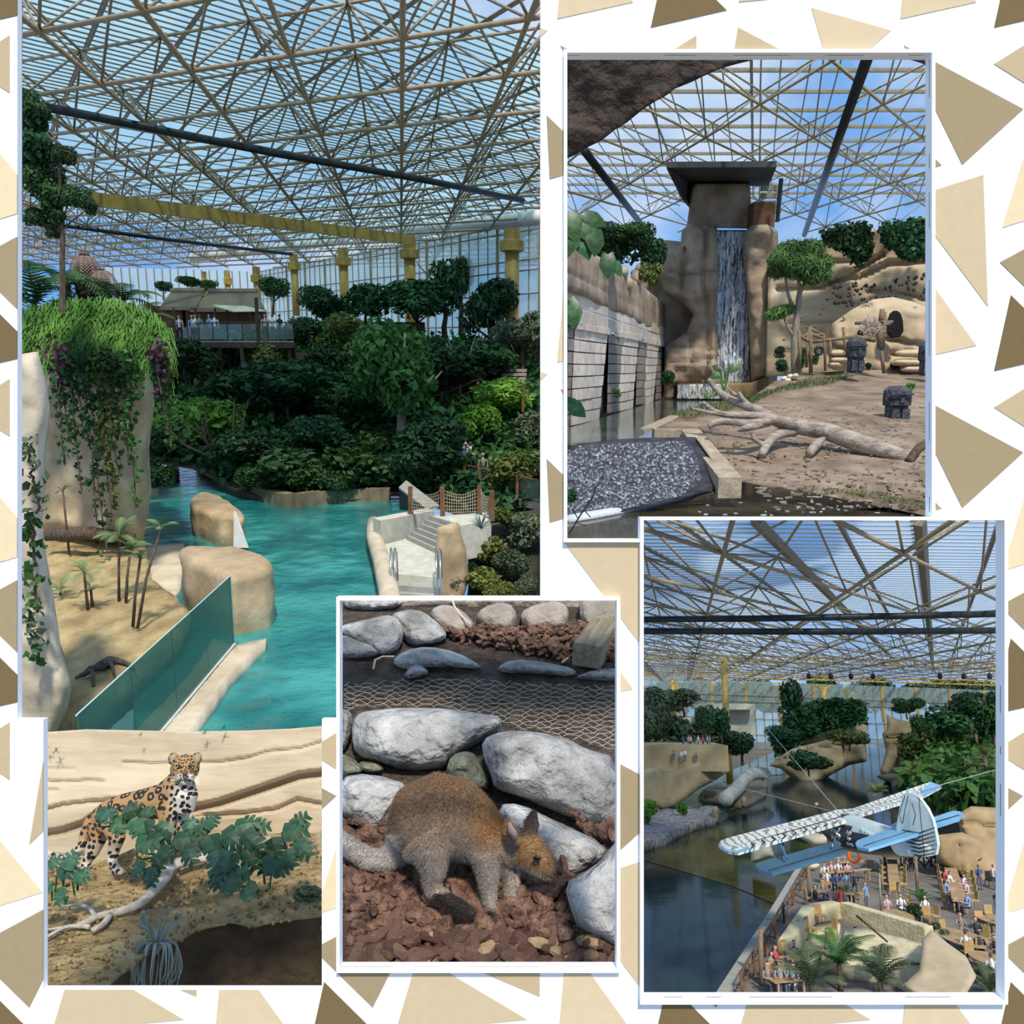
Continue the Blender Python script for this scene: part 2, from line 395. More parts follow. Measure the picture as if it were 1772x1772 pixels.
def split_leaf_mesh(name, m, cuts=4):
    """a monstera leaf: heart outline, deep slits between curved lobes, folded along the midrib"""
    V = []; Fq = []
    def z(x, y): return -.30 * abs(y) - .22 * x * x
    for sd in (1, -1):
        for i in range(cuts):
            a = i / cuts; p = 1 / cuts; w = .50 * math.sin(math.pi * (.20 + .74 * (a + .4 * p))) ** .8; n = len(V)
            row = []
            for (t, x0, x1) in ((0, a, a + p), (.35, a + .05, a + p * .98 + .05), (.72, a + .13, a + p * .86 + .13), (1.0, a + .20, a + p * .66 + .20)):
                y = sd * w * t; xs0, xs1 = x0 - .12 * (i == 0) * t, x1
                V += [(xs0, y, z(xs0, y)), (xs1, y, z(xs1, y))]
            for k in range(3): f = (n + 2 * k, n + 2 * k + 1, n + 2 * k + 3, n + 2 * k + 2); Fq.append(f if sd > 0 else f[::-1])
    n = len(V); V += [(0, -.012, .012), (0, .012, .012), (1.05, .004, z(1.05, 0) + .01), (1.05, -.004, z(1.05, 0) + .01)]; Fq.append((n, n + 1, n + 2, n + 3))
    return np_mesh(name, V, Fq, m)
# ---------------------------------------------------------------- people: one continuous skin per pose, clothed by region
M_SKIN = mat('skin', (.55, .33, .23), (.62, .38, .27), rough=.6)
M_HAIR = mat('hair', (.05, .03, .02), (.12, .07, .04), rough=.7, rnd=.6)
M_SHIRT = mat('shirt', (.8, .8, .8), (.95, .95, .95), objcol=True, scale=6)
M_TROUS = mat('trousers', (.05, .06, .09), (.11, .12, .15), rnd=.9, scale=6)
M_SHOE = mat('shoes', (.05, .045, .04), (.1, .09, .08))
PEO = {}
def person_mesh(pose):
    if pose in PEO: return PEO[pose]
    b = MB()
    if pose == 'sit':
        hip, knee, foot = .45, .47, .05
        for s in (-1, 1):
            b.tube([(s * .09, 0, .47), (s * .11, -.40, .48), (s * .11, -.42, .1), (s * .11, -.42, .05)], [.085, .065, .05, .05], 8)
            b.tube([(s * .11, -.38, .04), (s * .11, -.56, .03)], [.045, .035], 8)
        z0 = .45
    else:
        st = .10 if pose == 'walk' else .02
        for s in (-1, 1):
            b.tube([(s * .09, 0, .90), (s * .10, s * st * .5 - .02, .50), (s * .10, s * st + .02, .10), (s * .10, s * st, .06)], [.09, .065, .045, .045], 8)
            b.tube([(s * .10, s * st + .04, .04), (s * .11, s * st - .16, .03)], [.045, .035], 8)
        z0 = .88
    b.tube([(0, 0, z0 - .04), (0, 0, z0 + .12), (0, -.01, z0 + .38), (0, 0, z0 + .52), (0, 0, z0 + .58)], [.13, .135, .165, .13, .06], 12, flat=.68)
    b.tube([(0, 0, z0 + .54), (0, -.01, z0 + .66)], [.05, .05], 8)
    b.ball((0, -.015, z0 + .74), (.078, .095, .115), 12, 8); b.ball((0, -.11, z0 + .725), (.015, .02, .02), 6, 4)
    for s in (-1, 1):
        b.ball((s * .08, -.01, z0 + .735), (.015, .025, .03), 6, 4)
        sh = Vector((s * .18, 0, z0 + .49))
        if pose == 'sit': arm = [sh, (s * .24, -.08, z0 + .26), (s * .15, -.33, z0 + .27), (s * .12, -.42, z0 + .29)]
        elif pose == 'bent': arm = [sh, (s * .25, .02, z0 + .22), (s * .16, -.22, z0 + .24), (s * .12, -.30, z0 + .27)]
        else: arm = [sh, (s * .23, .01, z0 + .22), (s * .23, -.04 * s, z0 + .0), (s * .22, -.05 * s, z0 - .1)]
        b.tube(arm, [.055, .045, .036, .035], 8); b.ball(arm[-1], (.04, .045, .05), 6, 4)
    me = remesh(b, 'body', .022, [M_SKIN, M_HAIR, M_SHIRT, M_TROUS, M_SHOE], 2)
    mi = []
    for p in me.polygons:
        x, y, z = p.center
        if z > z0 + .60: k = 1 if (z > z0 + .80 or (y > .0 and z > z0 + .66)) else 0
        elif z < .085: k = 4
        elif pose == 'sit': k = 3 if (z < .52 and (y < -.06 or z < .5)) else 2
        else: k = 3 if z < z0 + .03 and abs(x) < .185 else 2
        if k == 2 and pose != 'sit' and abs(x) > .185 and z < z0 + .22: k = 0
        if k == 2 and pose != 'stand' and y < -.17 and z > z0 + .1: k = 0
        mi.append(k)
    me.polygons.foreach_set('material_index', mi); PEO[pose] = me; return me
def person(P, base, rz, col, pose, label, group=None, h=1.0):
    o = link('person', person_mesh(pose), None, P.M, base)
    o.matrix_world = P.M @ Matrix.Translation(base) @ Matrix.Rotation(rz, 4, 'Z') @ Matrix.Scale(h, 4)
    o.color = (*col, 1); return setp(o, label, 'person', group)
# ---------------------------------------------------------------- space-frame roofs
def spaceframe(P, N0, Na, Nb, zb, zt, ymax, rad, m_ch, m_web, roof, ri=range(-20, 40), rj=range(-20, 40), ymin=5, nind=300, maxweb=2600):
    """bottom chords through three pixels on the plane z=zb, webs up to the plane zt; members are cut at the edge of the place"""
    o = P.g(*N0, zb); a = P.g(*Na, zb) - o; b = P.g(*Nb, zb) - o; ex = [(Vector((0, -1, 0)), -ymax), (Vector((0, 1, 0)), ymin)]
    up = Vector((0, 0, zt - zb)); half = (a + b) * .5
    for (u, w, r1, r2) in ((a, b, ri, rj), (b, a, rj, ri)):
        for j in r2:
            s = P.clip_seg(o + w * j + u * r1[0], o + w * j + u * r1[-1], ex)
            if s and (s[1] - s[0]).length > .3: MB().tube(s, rad, 8).build('chord', m_ch, roof, smooth=True)
            s = P.clip_seg(o + half + up + w * j + u * r1[0], o + half + up + w * j + u * r1[-1], ex)
            if s and (s[1] - s[0]).length > .3: MB().tube(s, rad * .7, 6).build('top_chord', m_ch, roof, smooth=True)
    webs = []
    for i in ri:
        for j in rj:
            n = o + a * i + b * j
            if n.y < ymin or n.y > ymax: continue
            for (p, q) in ((.5, .5), (-.5, .5), (.5, -.5), (-.5, -.5)):
                s = P.clip_seg(n, n + a * p + b * q + up, ex)
                if s and (s[1] - s[0]).length > .25: webs.append((n.y, s))
    webs.sort(key=lambda t: t[0]); rest = MB()
    for k, (y, s) in enumerate(webs[:maxweb]):
        if k < nind: MB().tube(s, rad * .6, 6).build('strut', m_web, roof, smooth=True)
        else: rest.tube(s, rad * .6, 4, caps=False)
    if rest.v: setp(rest.build('strut_field', m_web, roof), kind='stuff')
def lines_on_plane(P, z, p0, d, step, n, rad, name, m, roof, ymax, ymin=5, sides=4, L=400):
    ex = [(Vector((0, -1, 0)), -ymax), (Vector((0, 1, 0)), ymin)]
    for k in range(n):
        c = p0 + step * k; s = P.clip_seg(c - d * L, c + d * L, ex)
        if s and (s[1] - s[0]).length > .5: MB().tube(s, rad, sides).build(name, m, roof)
def panes_on_plane(P, p0, d, step, n, m, roof, ymax, ymin=5, name='pane', th=.02, L=400):
    ex = [(Vector((0, -1, 0)), -ymax), (Vector((0, 1, 0)), ymin)]
    for k in range(n):
        c = p0 + step * k; q = P.clip_poly([c - d * L, c + d * L, c + d * L + step * .985, c - d * L + step * .985], ex)
        if q: MB().prism(q, (0, 0, th)).build(name, m, roof)
# ================================================================ the display wall with its openings, triangles and frames
YW = 2.5; KW = YW / F
def wp(px, py, y=YW): return Vector(((px - 886) * KW, y, (886 - py) * KW))
class World0:
    M = Matrix()
PW = World0()
OPEN = [(30, -30, 935, 1032), (30, 1032, 584, 1245), (75, 1245, 557, 1713), (981, 96, 1608, 894), (981, 894, 1106, 932), (590, 1038, 1066, 1672), (1112, 900, 1731, 1725)]
xs = sorted({-404, 2176, *[r[0] for r in OPEN], *[r[2] for r in OPEN]}); ys = sorted({-404, 2176, *[r[1] for r in OPEN], *[r[3] for r in OPEN]})
CELLS = []
for i in range(len(xs) - 1):
    for j in range(len(ys) - 1):
        cx, cy = (xs[i] + xs[i + 1]) / 2, (ys[j] + ys[j + 1]) / 2
        if not any(r[0] < cx < r[2] and r[1] < cy < r[3] for r in OPEN): CELLS.append((xs[i], ys[j], xs[i + 1], ys[j + 1]))
b = MB()
for (x0, y0, x1, y1) in CELLS: b.box(wp((x0 + x1) / 2, (y0 + y1) / 2, YW + .012), ((x1 - x0) * KW, .024, (y1 - y0) * KW))
M_WALL = mat('wall_white', (.93, .93, .92), (.96, .96, .95), scale=8, rough=.9)
wall = struct(link('wall_front', b.mesh('wall_front', M_WALL))); wall['label'] = 'white display wall with tan triangle pattern and cut openings'
TRI = [((1701, 303), (1709, 530), (1570, 344), 0), ((1770, 189), (1665, 285), (1564, 79), 1), ((1629, 286), (1540, 200), (1545, 310), 1),
       ((-48, 1582), (74, 1544), (-6, 1446), 2), ((-52, 1642), (51, 1743), (158, 1529), 1), ((1126, 48), (1257, 18), (1155, -83), 3),
       ((-62, 1299), (17, 1250), (17, 1349), 4), ((51, 1461), (89, 1236), (216, 1303), 4), ((1404, 14), (1541, 53), (1442, 144), 5),
       ((90, 1786), (318, 1764), (130, 1652), 0), ((934, 1724), (934, 1570), (770, 1655), 4), ((964, 1815), (1095, 1786), (981, 1628), 5)]
TCOL = [(.65, .52, .32), (.39, .30, .17), (.86, .69, .43), (.20, .138, .06), (.58, .45, .265), (.73, .58, .365)]
MT = [mat('paper_tan_%d' % i, tuple(c * .95 for c in k), k, scale=30, rough=.9, bump=.05) for i, k in enumerate(TCOL)]
def clip_rect(poly, r):
    for ax, lim, sg in ((0, r[0], 1), (0, r[2], -1), (1, r[1], 1), (1, r[3], -1)):
        out = []
        for i in range(len(poly)):
            a, c = poly[i], poly[(i + 1) % len(poly)]; fa, fc = sg * (a[ax] - lim), sg * (c[ax] - lim)
            if fa >= 0: out.append(a)
            if (fa < 0) != (fc < 0): t = fa / (fa - fc); out.append((a[0] + (c[0] - a[0]) * t, a[1] + (c[1] - a[1]) * t))
        poly = out
        if len(poly) < 3: return None
    return poly
for (a, c, d, k) in TRI:
    for i in range(-5, 6):
        for j in range(-5, 6):
            t = [(p[0] + 594 * i, p[1] + 594 * j) for p in (a, c, d)]
            if max(p[0] for p in t) < -400 or min(p[0] for p in t) > 2170 or max(p[1] for p in t) < -400 or min(p[1] for p in t) > 2170: continue
            b = MB(); area = 0
            for r in CELLS:
                q = clip_rect(t, r)
                if q:
                    area += abs(sum(q[n][0] * q[(n + 1) % len(q)][1] - q[(n + 1) % len(q)][0] * q[n][1] for n in range(len(q)))) / 2
                    b.prism([wp(x, y, YW + .001) for x, y in q], (0, -.003, 0))
            if area > 40: b.build('triangle', MT[k], wall)
M_FRAME = mat('frame_white', (.95, .95, .95), (.97, .97, .97), rough=.6)
def frame(label, x0, y0, x1, y1, w, pro, cut=None):
    t = thing('picture_frame', label, 'frame', PW, wp((x0 + x1) / 2, y1, YW))
    for (a0, c0, a1, c1) in cut or ((x0, y0, x1, y0 + w), (x0, y1 - w, x1, y1), (x0, y0 + w, x0 + w, y1 - w), (x1 - w, y0 + w, x1, y1 - w)):
        b = MB().box(wp((a0 + a1) / 2, (c0 + c1) / 2, YW - pro / 2) - t.location, ((a1 - a0) * KW, pro, (c1 - c0) * KW)); b.build('rail', M_FRAME, t)
frame('white picture frame around the indoor waterfall opening', 975, 90, 1614, 938, 6, .016, ((975, 90, 1614, 96), (975, 932, 1106, 938), (975, 96, 981, 932), (1608, 96, 1614, 894)))
frame('white picture frame around the wallaby opening', 584, 1032, 1072, 1678, 6, .018)
frame('white picture frame around the hanging aeroplane opening', 1106, 894, 1737, 1731, 6, .022)

# ================================================================ PLACE A: the great hall with the pool
A = Panel(590, (30, -30, 935, 1300))
M_STEEL = mat('steel_ochre', (.27, .21, .13), (.38, .30, .18), scale=4, rough=.5)
M_STEELD = mat('steel_grey_brown', (.20, .165, .12), (.32, .26, .18), scale=4, rough=.5)
M_BAR = mat('glazing_bar', (.32, .34, .34), (.45, .47, .46), scale=3, rough=.5)
M_BLACK = mat('black_tube', (.012, .015, .015), (.03, .035, .034), rough=.4)
M_YEL = mat('yellow_paint', (.34, .22, .05), (.44, .30, .08), scale=2, rough=.5)
G_A = glassmat('roof_glass_pale', (.80, .97, 1.0), .30, (.85, .97, 1.0), .03)
roofA = thing('ceiling', None, None, A, (0, 0, 0), kind='structure'); roofA['label'] = 'pale glass roof on an ochre space frame over the pool hall'
ZB, ZT, ZG = 9.0, 11.2, 12.0
spaceframe(A, (175, 147), (251, 212), (330, 123), ZB, ZT, 112, .085, M_STEEL, M_STEELD, roofA, range(-14, 34), range(-24, 24), ymin=16)
v1 = (A.g(-60, 200, ZG) - A.g(-60, 200, ZG)); 
def dirto(P, vx, vy): r = P.ray(vx, vy); r.z = 0; return r.normalized()
d1 = dirto(A, -60, 590); d2 = dirto(A, 2230, 590)
pA = A.g(480, 60, ZG)
lines_on_plane(A, ZG, pA - d2 * 66, d1, d2 * 3.3, 48, .11, 'rafter', M_STEELD, roofA, 112, 14)
for k in range(64):
    st = .62 if k < 40 else 1.5
    off = k * .62 if k < 40 else 40 * .62 + (k - 40) * 1.9
    c = A.g(300, -30, ZG) + d1 * (off - 6)
    s = A.clip_seg(c - d2 * 200, c + d2 * 200, [(Vector((0, -1, 0)), -112), (Vector((0, 1, 0)), 14)])
    if s: MB().tube(s, .05, 4).build('glazing_bar', M_BAR, roofA)
    w = d1 * (.6 if k < 40 else 1.86)
    q = A.clip_poly([c - d2 * 200, c + d2 * 200, c + d2 * 200 + w, c - d2 * 200 + w], [(Vector((0, -1, 0)), -112), (Vector((0, 1, 0)), 14)])
    if q: MB().prism(q, (0, 0, .02)).build('pane', G_A, roofA)
def tubeline(P, pts, r, name, m, label, cat, n=10, z=None):
    q = [P.g(x, y, z) if z is not None else P.at(x, y, d) for (x, y, *dd) in pts for d in (dd or [0])]
    base = q[0]; return single(MB().tube([p - base for p in q], r, n), name, m, P, base, label, cat, smooth=True)
tubeline(A, [(62, 182), (480, 266), (728, 310), (905, 347)], .17, 'heating_tube', M_BLACK, 'long black tube slung under the pale glass roof', 'pipe', z=8.6)
tubeline(A, [(108, 390), (300, 416), (505, 440)], .16, 'heating_tube', M_BLACK, 'thin dark tube below the roof behind the yellow beam', 'pipe', z=8.7)
q0 = A.g(148, 343, 8.3); q1 = A.g(716, 416, 8.3); b = MB().box(((0, 0, 0)), (.3, (q1 - q0).length, .8)); 
ob = single(b, 'roof_beam', M_YEL, A, (q0 + q1) / 2, 'long yellow box beam hung under the roof trusses', 'beam'); dd = (q1 - q0).normalized()
ob.matrix_world = A.M @ Matrix.Translation((q0 + q1) / 2) @ dd.to_track_quat('Y', 'Z').to_matrix().to_4x4()
tubeline(A, [(690, 402, 92), (800, 392, 80), (933, 376, 66)], .55, 'air_duct', mat('duct_white', (.6, .6, .57), (.7, .7, .66), rough=.5), 'fat white air duct along the top of the window wall', 'duct', 14)
tubeline(A, [(330, 447, 108), (600, 415, 103)], .5, 'air_duct', MATS['duct_white'], 'distant white air duct under the far roof edge', 'duct', 10)
# glazed side wall
gwall = thing('wall_right', None, None, A, (0, 0, 0), kind='structure'); gwall['label'] = 'tall glazed wall of slim mullions behind the jungle'
w0 = A.g(440, 470, 9.2); w1 = A.g(935, 379, 9.2); G_W = glassmat('wall_glass', (.88, .97, .95), .42, (.93, 1, .97), .03)
wl = w1 - w0; nm = 44
for k in range(nm + 1):
    p = w0 + wl * (k / nm); big = k % 4 == 0
    MB().tube([p, p + Vector((0, 0, -11))], .16 if big else .06, 6).build('mullion', M_STEEL if big else M_STEELD, gwall)
    if k < nm:
        q = w0 + wl * ((k + 1) / nm); MB().prism([p, q, q + Vector((0, 0, -11)), p + Vector((0, 0, -11))], (0, .03, 0)).build('pane', G_W, gwall)
for z in (-.15, -.7, -2.9, -3.7, -5.5, -8): MB().tube([w0 + Vector((0, -.1, z)), w1 + Vector((0, -.1, z))], .06, 5).build('rail', M_STEELD, gwall)
w2 = A.at(180, 462, 113)
for k in range(20):
    p = w2.lerp(w0, k / 19); MB().tube([p, p + Vector((0, 0, -9))], .08, 5).build('mullion', M_STEELD, gwall)
    if k < 19: q = w2.lerp(w0, (k + 1) / 19); MB().prism([p, q, q + Vector((0, 0, -9)), p + Vector((0, 0, -9))], (0, .03, 0)).build('pane', G_W, gwall)
for (x, yt, yb, d, r, nmx) in ((353, 470, 520, 108, .45, 'farthest left'), (393, 468, 530, 107, .5, 'behind the hut'), (443, 462, 530, 100, .7, 'beside the thatched hut'), (508, 440, 540, 98, .75, 'right of the hut roof'), (593, 430, 560, 90, .85, 'at the middle of the window wall'), (708, 415, 600, 82, .95, 'under the end of the yellow beam'), (886, 395, 720, 66, .95, 'nearest at the right edge')):
    p = A.at(x, yt, d); h = (yb - yt) / F * d; t = thing('column', 'yellow steel column ' + nmx + ' of the pool hall', 'column', A, p - Vector((0, 0, h)), group='yellow hall columns')
    MB().lathe((0, 0, 0), [(r * .55, 0), (r * .55, h - 1.6)], 12).build('shaft', M_YEL, t, smooth=True)
    MB().lathe((0, 0, 0), [(r * .6, h - 1.7), (r * .95, h - 1.6), (r * .95, h - .9), (r * .62, h - .8), (r * .62, h)], 12).build('collar', M_YEL, t)
# jungle slope
M_SOIL = mat('soil_dark', (.02, .022, .012), (.06, .05, .03), scale=1.2, bump=.5)
def jd(x, y):
    t = [(500, 100), (560, 84), (620, 68), (700, 55), (780, 48), (850, 41.5), (895, 38)]
    for (a, da), (c, dc) in zip(t, t[1:]):
        if y <= c: return da + (dc - da) * max(0, (y - a)) / (c - a)
    return 38
slab_thing(A, 'jungle_slope', 'dark planted earth slope behind the turquoise pool', 'ground', M_SOIL, [(180, 560), (520, 570), (935, 600), (935, 905), (830, 905), (690, 858), (600, 866), (520, 872), (420, 856), (335, 812), (255, 800), (230, 700)], jd, 1.5, cell=14, amp=.4, nscale=.3)
TL = [ # px x, base y, top y, crown px width, kind, variant, words
 (330, 700, 588, 95, 0, 0, 'dark broad tree under the viewing deck, left side'), (470, 690, 585, 70, 2, 0, 'thin olive tree in front of the deck stilts'),
 (505, 760, 625, 150, 0, 2, 'large dark dome-shaped tree in front of the stilts'), (420, 740, 640, 110, 0, 1, 'dense dark tree left of the dome-shaped tree'),
 (600, 770, 655, 120, 1, 0, 'bright green round tree at the centre of the jungle'), (690, 800, 545, 120, 1, 2, 'tall twisted tree with pale trunk in the jungle'),
 (655, 700, 560, 90, 2, 0, 'olive tree at the foot of the window wall'), (595, 640, 548, 70, 2, 2, 'yellowish small tree above the dark gate'),
 (473, 545, 482, 42, 0, 0, 'clipped dark tree beside the thatched hut'), (330, 512, 480, 34, 0, 2, 'dark bushy tree behind the hut ridge'), (283, 520, 488, 24, 0, 0, 'small round dark tree left of the hut roof'),
 (367, 514, 486, 26, 1, 1, 'low green bush over the hut roof'), (560, 600, 500, 60, 0, 2, 'dark tree by the second column'), (628, 600, 495, 62, 0, 0, 'black-green tree before the middle column'),
 (720, 600, 488, 100, 0, 2, 'wide dark tree mass in front of the window wall'), (770, 590, 458, 46, 0, 1, 'tall tree standing against the windows, left one of a pair'), (798, 580, 452, 40, 0, 0, 'tall tree standing against the windows, right one of a pair'),
 (850, 640, 490, 70, 0, 2, 'airy dark tree left of the nearest column'), (905, 680, 545, 80, 4, 0, 'greyish tree at the right edge by the column'), (780, 720, 600, 110, 0, 0, 'dark leafy tree above the sloping path'),
 (835, 690, 590, 100, 0, 1, 'glossy dark tree right of the bare branches'), (745, 860, 725, 110, 0, 2, 'dense dark rounded tree beside the bridge'), (505, 855, 775, 90, 0, 1, 'dark glossy bush-tree at the pool kerb'),
 (440, 840, 745, 90, 0, 0, 'shaded dark tree behind the pool kerb, left of centre'), (380, 800, 690, 80, 3, 1, 'yellow-green bushy tree behind the vines'), (620, 850, 770, 90, 1, 1, 'mid-green low tree by the kerb, centre right'),
 (560, 820, 720, 90, 0, 2, 'dark tree between the round tree and the dome tree'), (660, 640, 580, 80, 1, 1, 'leafy green tree on the upper slope'), (545, 700, 640, 80, 0, 1, 'dark tree near the red-brown gate'),
 (870, 745, 655, 90, 3, 0, 'light green feathery tree over the steps'), (925, 800, 700, 70, 4, 2, 'pale grey-green tree at the right edge'), (905, 880, 770, 90, 2, 0, 'sunlit olive bush-tree beside the bridge rail'),
 (280, 690, 600, 60, 0, 1, 'dark tree behind the right edge of the cliff'), (830, 800, 690, 60, 3, 2, 'slim light-green tree rising before the path wall')]
for (x, by, ty, w, k, v, wd) in TL:
    d = jd(x, by); p = A.at(x, by, d); tree(A, p, (by - ty) * d / F * 1.08, w * d / F * 1.45, k, wd, v, trunk=.28 if ty < 600 else .2, pale=(x == 690), group='jungle trees')
SL = [(360, 790, 55, 0), (405, 815, 60, 0), (455, 850, 50, 1), (540, 858, 60, 1), (585, 860, 50, 0), (650, 845, 60, 0), (680, 840, 50, 1), (475, 800, 60, 0), (525, 790, 60, 0), (640, 800, 55, 2), (575, 740, 55, 0), (720, 690, 60, 0), (760, 770, 60, 0), (800, 730, 45, 1),
      (690, 700, 60, 0), (560, 660, 60, 0), (300, 760, 50, 3), (335, 745, 55, 3), (270, 790, 45, 0), (615, 690, 50, 0), (650, 620, 50, 0), (700, 630, 60, 1), (760, 640, 60, 0), (820, 640, 60, 0), (880, 720, 60, 2), (420, 700, 60, 0), (360, 660, 60, 0), (590, 610, 60, 0), (520, 610, 60, 0), (850, 770, 40, 3)]
SW = ['first', 'second', 'third', 'fourth', 'fifth', 'sixth', 'seventh', 'eighth', 'ninth', 'tenth']
for n, (x, by, w, k) in enumerate(SL):
    d = jd(x, by) - .5; p = A.at(x, by, d)
    shrub(A, p, w * 1.1 * d / F, w * 1.6 * d / F, k, '%s jungle shrub %s, %s from the left' % (('dark green', 'mid-green', 'olive', 'lime-green')[k], ('by the pool', 'mid slope', 'upper slope')[0 if by > 780 else 1 if by > 680 else 2], SW[sum(1 for s in SL if (s[1] > 780) == (by > 780) and (s[1] > 680) == (by > 680) and s[3] == k and s[0] < x) % 10]), v=n, group='jungle shrubs')
for n, (x, by, L) in enumerate([(770, 680, 34), (800, 690, 38), (660, 800, 36), (540, 845, 30), (470, 790, 30)]):
    d = jd(x, by); rosette(A, A.at(x, by, d), L * d / F, 9, M_LEAF[1], 'large-leaved green plant ' + ('beside the fence path', 'below the fence path end', 'under the twisted tree', 'sunlit at the kerb', 'with fan leaves in mid jungle')[n], 'broadleaf_plant', 'plant', wid=.3, rise=(.4, 1.3))
# bare branches (dead trees)
def bare(P, base, h, label, seed, m=M_BARKP, spread=.5):
    rg = random.Random(seed); t = thing('bare_tree', label, 'tree', P, base)
    for k in range(6):
        a = rg.uniform(0, 6.28); e = Vector((math.cos(a) * h * spread * rg.uniform(.3, 1), math.sin(a) * h * .3, h * rg.uniform(.6, 1)))
        mid = e * .5 + Vector((rg.uniform(-.1, .1) * h, 0, rg.uniform(-.1, .1) * h)); b = MB().tube([(0, 0, 0), mid, e], [h * .03, h * .02, h * .006], 6)
        for q in range(3):
            s = mid.lerp(e, q / 3); u = s + Vector((rg.uniform(-1, 1), rg.uniform(-1, 1), rg.uniform(.2, 1))) * h * .18; b.tube([s, u], [h * .012, h * .004], 4)
        b.build('branch', m, t, smooth=True)
bare(A, A.at(790, 690, 54), 4.0, 'bare dead tree among the jungle right of centre', 3); bare(A, A.at(385, 800, 44), 3.2, 'tangle of bare brown branches over the water', 5, M_BARK, 1.4); bare(A, A.at(345, 700, 57), 5.5, 'black crooked leafless tree under the deck', 8, M_BLACK, .35)

def leaf_field(P, poly, depth, n, size, m, name, label, cat, seed, lift=.5, parent=None):
    rg = random.Random(seed); bl = []; xs = [p[0] for p in poly]; ys = [p[1] for p in poly]
    while len(bl) < n:
        x, y = rg.uniform(min(xs), max(xs)), rg.uniform(min(ys), max(ys))
        if inside(poly, x, y): p = P.at(x, y, depth(x, y) - .3); bl.append((p.x, p.y, p.z + lift * rg.random(), size * .4))
    me = leaf_mesh(name, m, n, bl, size, seed, up=.8, shell=.1)
    return setp(link(name, me, None, P.M), label, cat, kind='stuff')
leaf_field(A, [(190, 575), (520, 585), (935, 610), (935, 900), (830, 895), (690, 850), (600, 858), (520, 864), (420, 848), (335, 806), (255, 795), (235, 700)], jd, 26000, .55, M_LEAF[0], 'undergrowth', 'dense dark undergrowth covering the jungle slope', 'undergrowth', 2, 1.2)
leaf_field(A, [(190, 575), (520, 585), (935, 610), (935, 890), (690, 840), (520, 850), (335, 800), (235, 700)], jd, 5000, .6, M_LEAF[1], 'undergrowth', 'brighter green leaf tufts scattered over the jungle slope', 'undergrowth', 3, 1.6)
# ---------------------------------------------------------------- hall: hut and deck
M_THATCH = mat('thatch', (.26, .195, .125), (.43, .34, .23), scale=6, bump=.8, stretch=(6, 6, 1))
M_WOODD = mat('wood_dark', (.045, .03, .02), (.09, .06, .04), scale=4, bump=.3)
M_WOODR = mat('wood_red_brown', (.13, .06, .03), (.22, .11, .055), scale=4, bump=.3)
M_PLANK = mat('plank_grey', (.25, .22, .18), (.38, .34, .29), scale=5)
G_CLEAR = glassmat('clear_glass', (.85, .92, .9), .10, (.8, .9, .85), .05)
DH = 60
hut = thing('thatched_hut', 'brown thatched hut with two hipped roofs on the raised deck', 'hut', A, A.at(365, 570, DH))
def qd(P, pts, d, th, name, m, par, org):
    MB().prism([P.at(x, y, dd) - org for (x, y, dd) in pts], th).build(name, m, par)
hb = A.at(365, 570, DH)
for (rl, rr, ry, el, er, ey, nm) in ((296, 354, 505, 277, 340, 530, 'l'), (361, 445, 506, 328, 458, 533, 'r')):
    f = [A.at(rl, ry, DH + 3), A.at(rr, ry, DH + 3), A.at(er, ey, DH), A.at(el, ey, DH), A.at(er, ey, DH + 6), A.at(el, ey, DH + 6)]
    f = [p - hb for p in f]; b = MB().add([p for p in f] + [p - Vector((0, 0, .25)) for p in f], [(0, 3, 2, 1), (0, 1, 4, 5), (1, 2, 4), (0, 5, 3), (6, 7, 8, 9), (7, 6, 11, 10), (3, 9, 8, 2), (2, 8, 10, 4), (5, 11, 9, 3)])
    b.build('thatched_roof', M_THATCH, hut)
    MB().tube([f[0] + Vector((0, 0, .05)), f[1] + Vector((0, 0, .05))], .22, 8).build('ridge_roll', M_THATCH, hut)
    MB().box((f[2] + f[3] + f[4] + f[5]) / 4 - Vector((0, 0, .75)), ((f[2] - f[3]).length * .86, 4.4, 1.4)).build('wall', M_WOODR, hut)
qd(A, [(368, 529, DH - .3), (424, 531, DH - .3), (462, 539, DH - 2.5), (404, 540, DH - 2.5)], 0, (0, 0, .06), 'awning', mat('awning_cloth', (.62, .56, .38), (.7, .64, .45)), hut, hb)
for x in (300, 338, 372, 392, 412, 432): q = A.at(x, 533, DH - .2) - hb; MB().tube([q, q - Vector((0, 0, 1.9))], .07, 6).build('post', M_WOODD, hut)
deck = thing('viewing_deck', 'raised viewing deck on dark stilts in front of the hut', 'deck', A, A.at(400, 600, DH - 3)); db = A.at(400, 600, DH - 3)
fl = [(306, 576, DH + 3), (345, 584, DH - 2), (420, 590, DH - 4.5), (508, 590, DH - 4), (508, 577, DH + 2), (400, 572, DH + 6)]
zf = A.at(420, 590, DH - 4.5).z
pts = [A.at(x, y, d) - db for x, y, d in fl]; 
for p in pts: p.z = zf - db.z
MB().prism(pts, (0, 0, -.25)).build('floor', M_PLANK, deck)
rim = pts[:4] + [pts[4]]
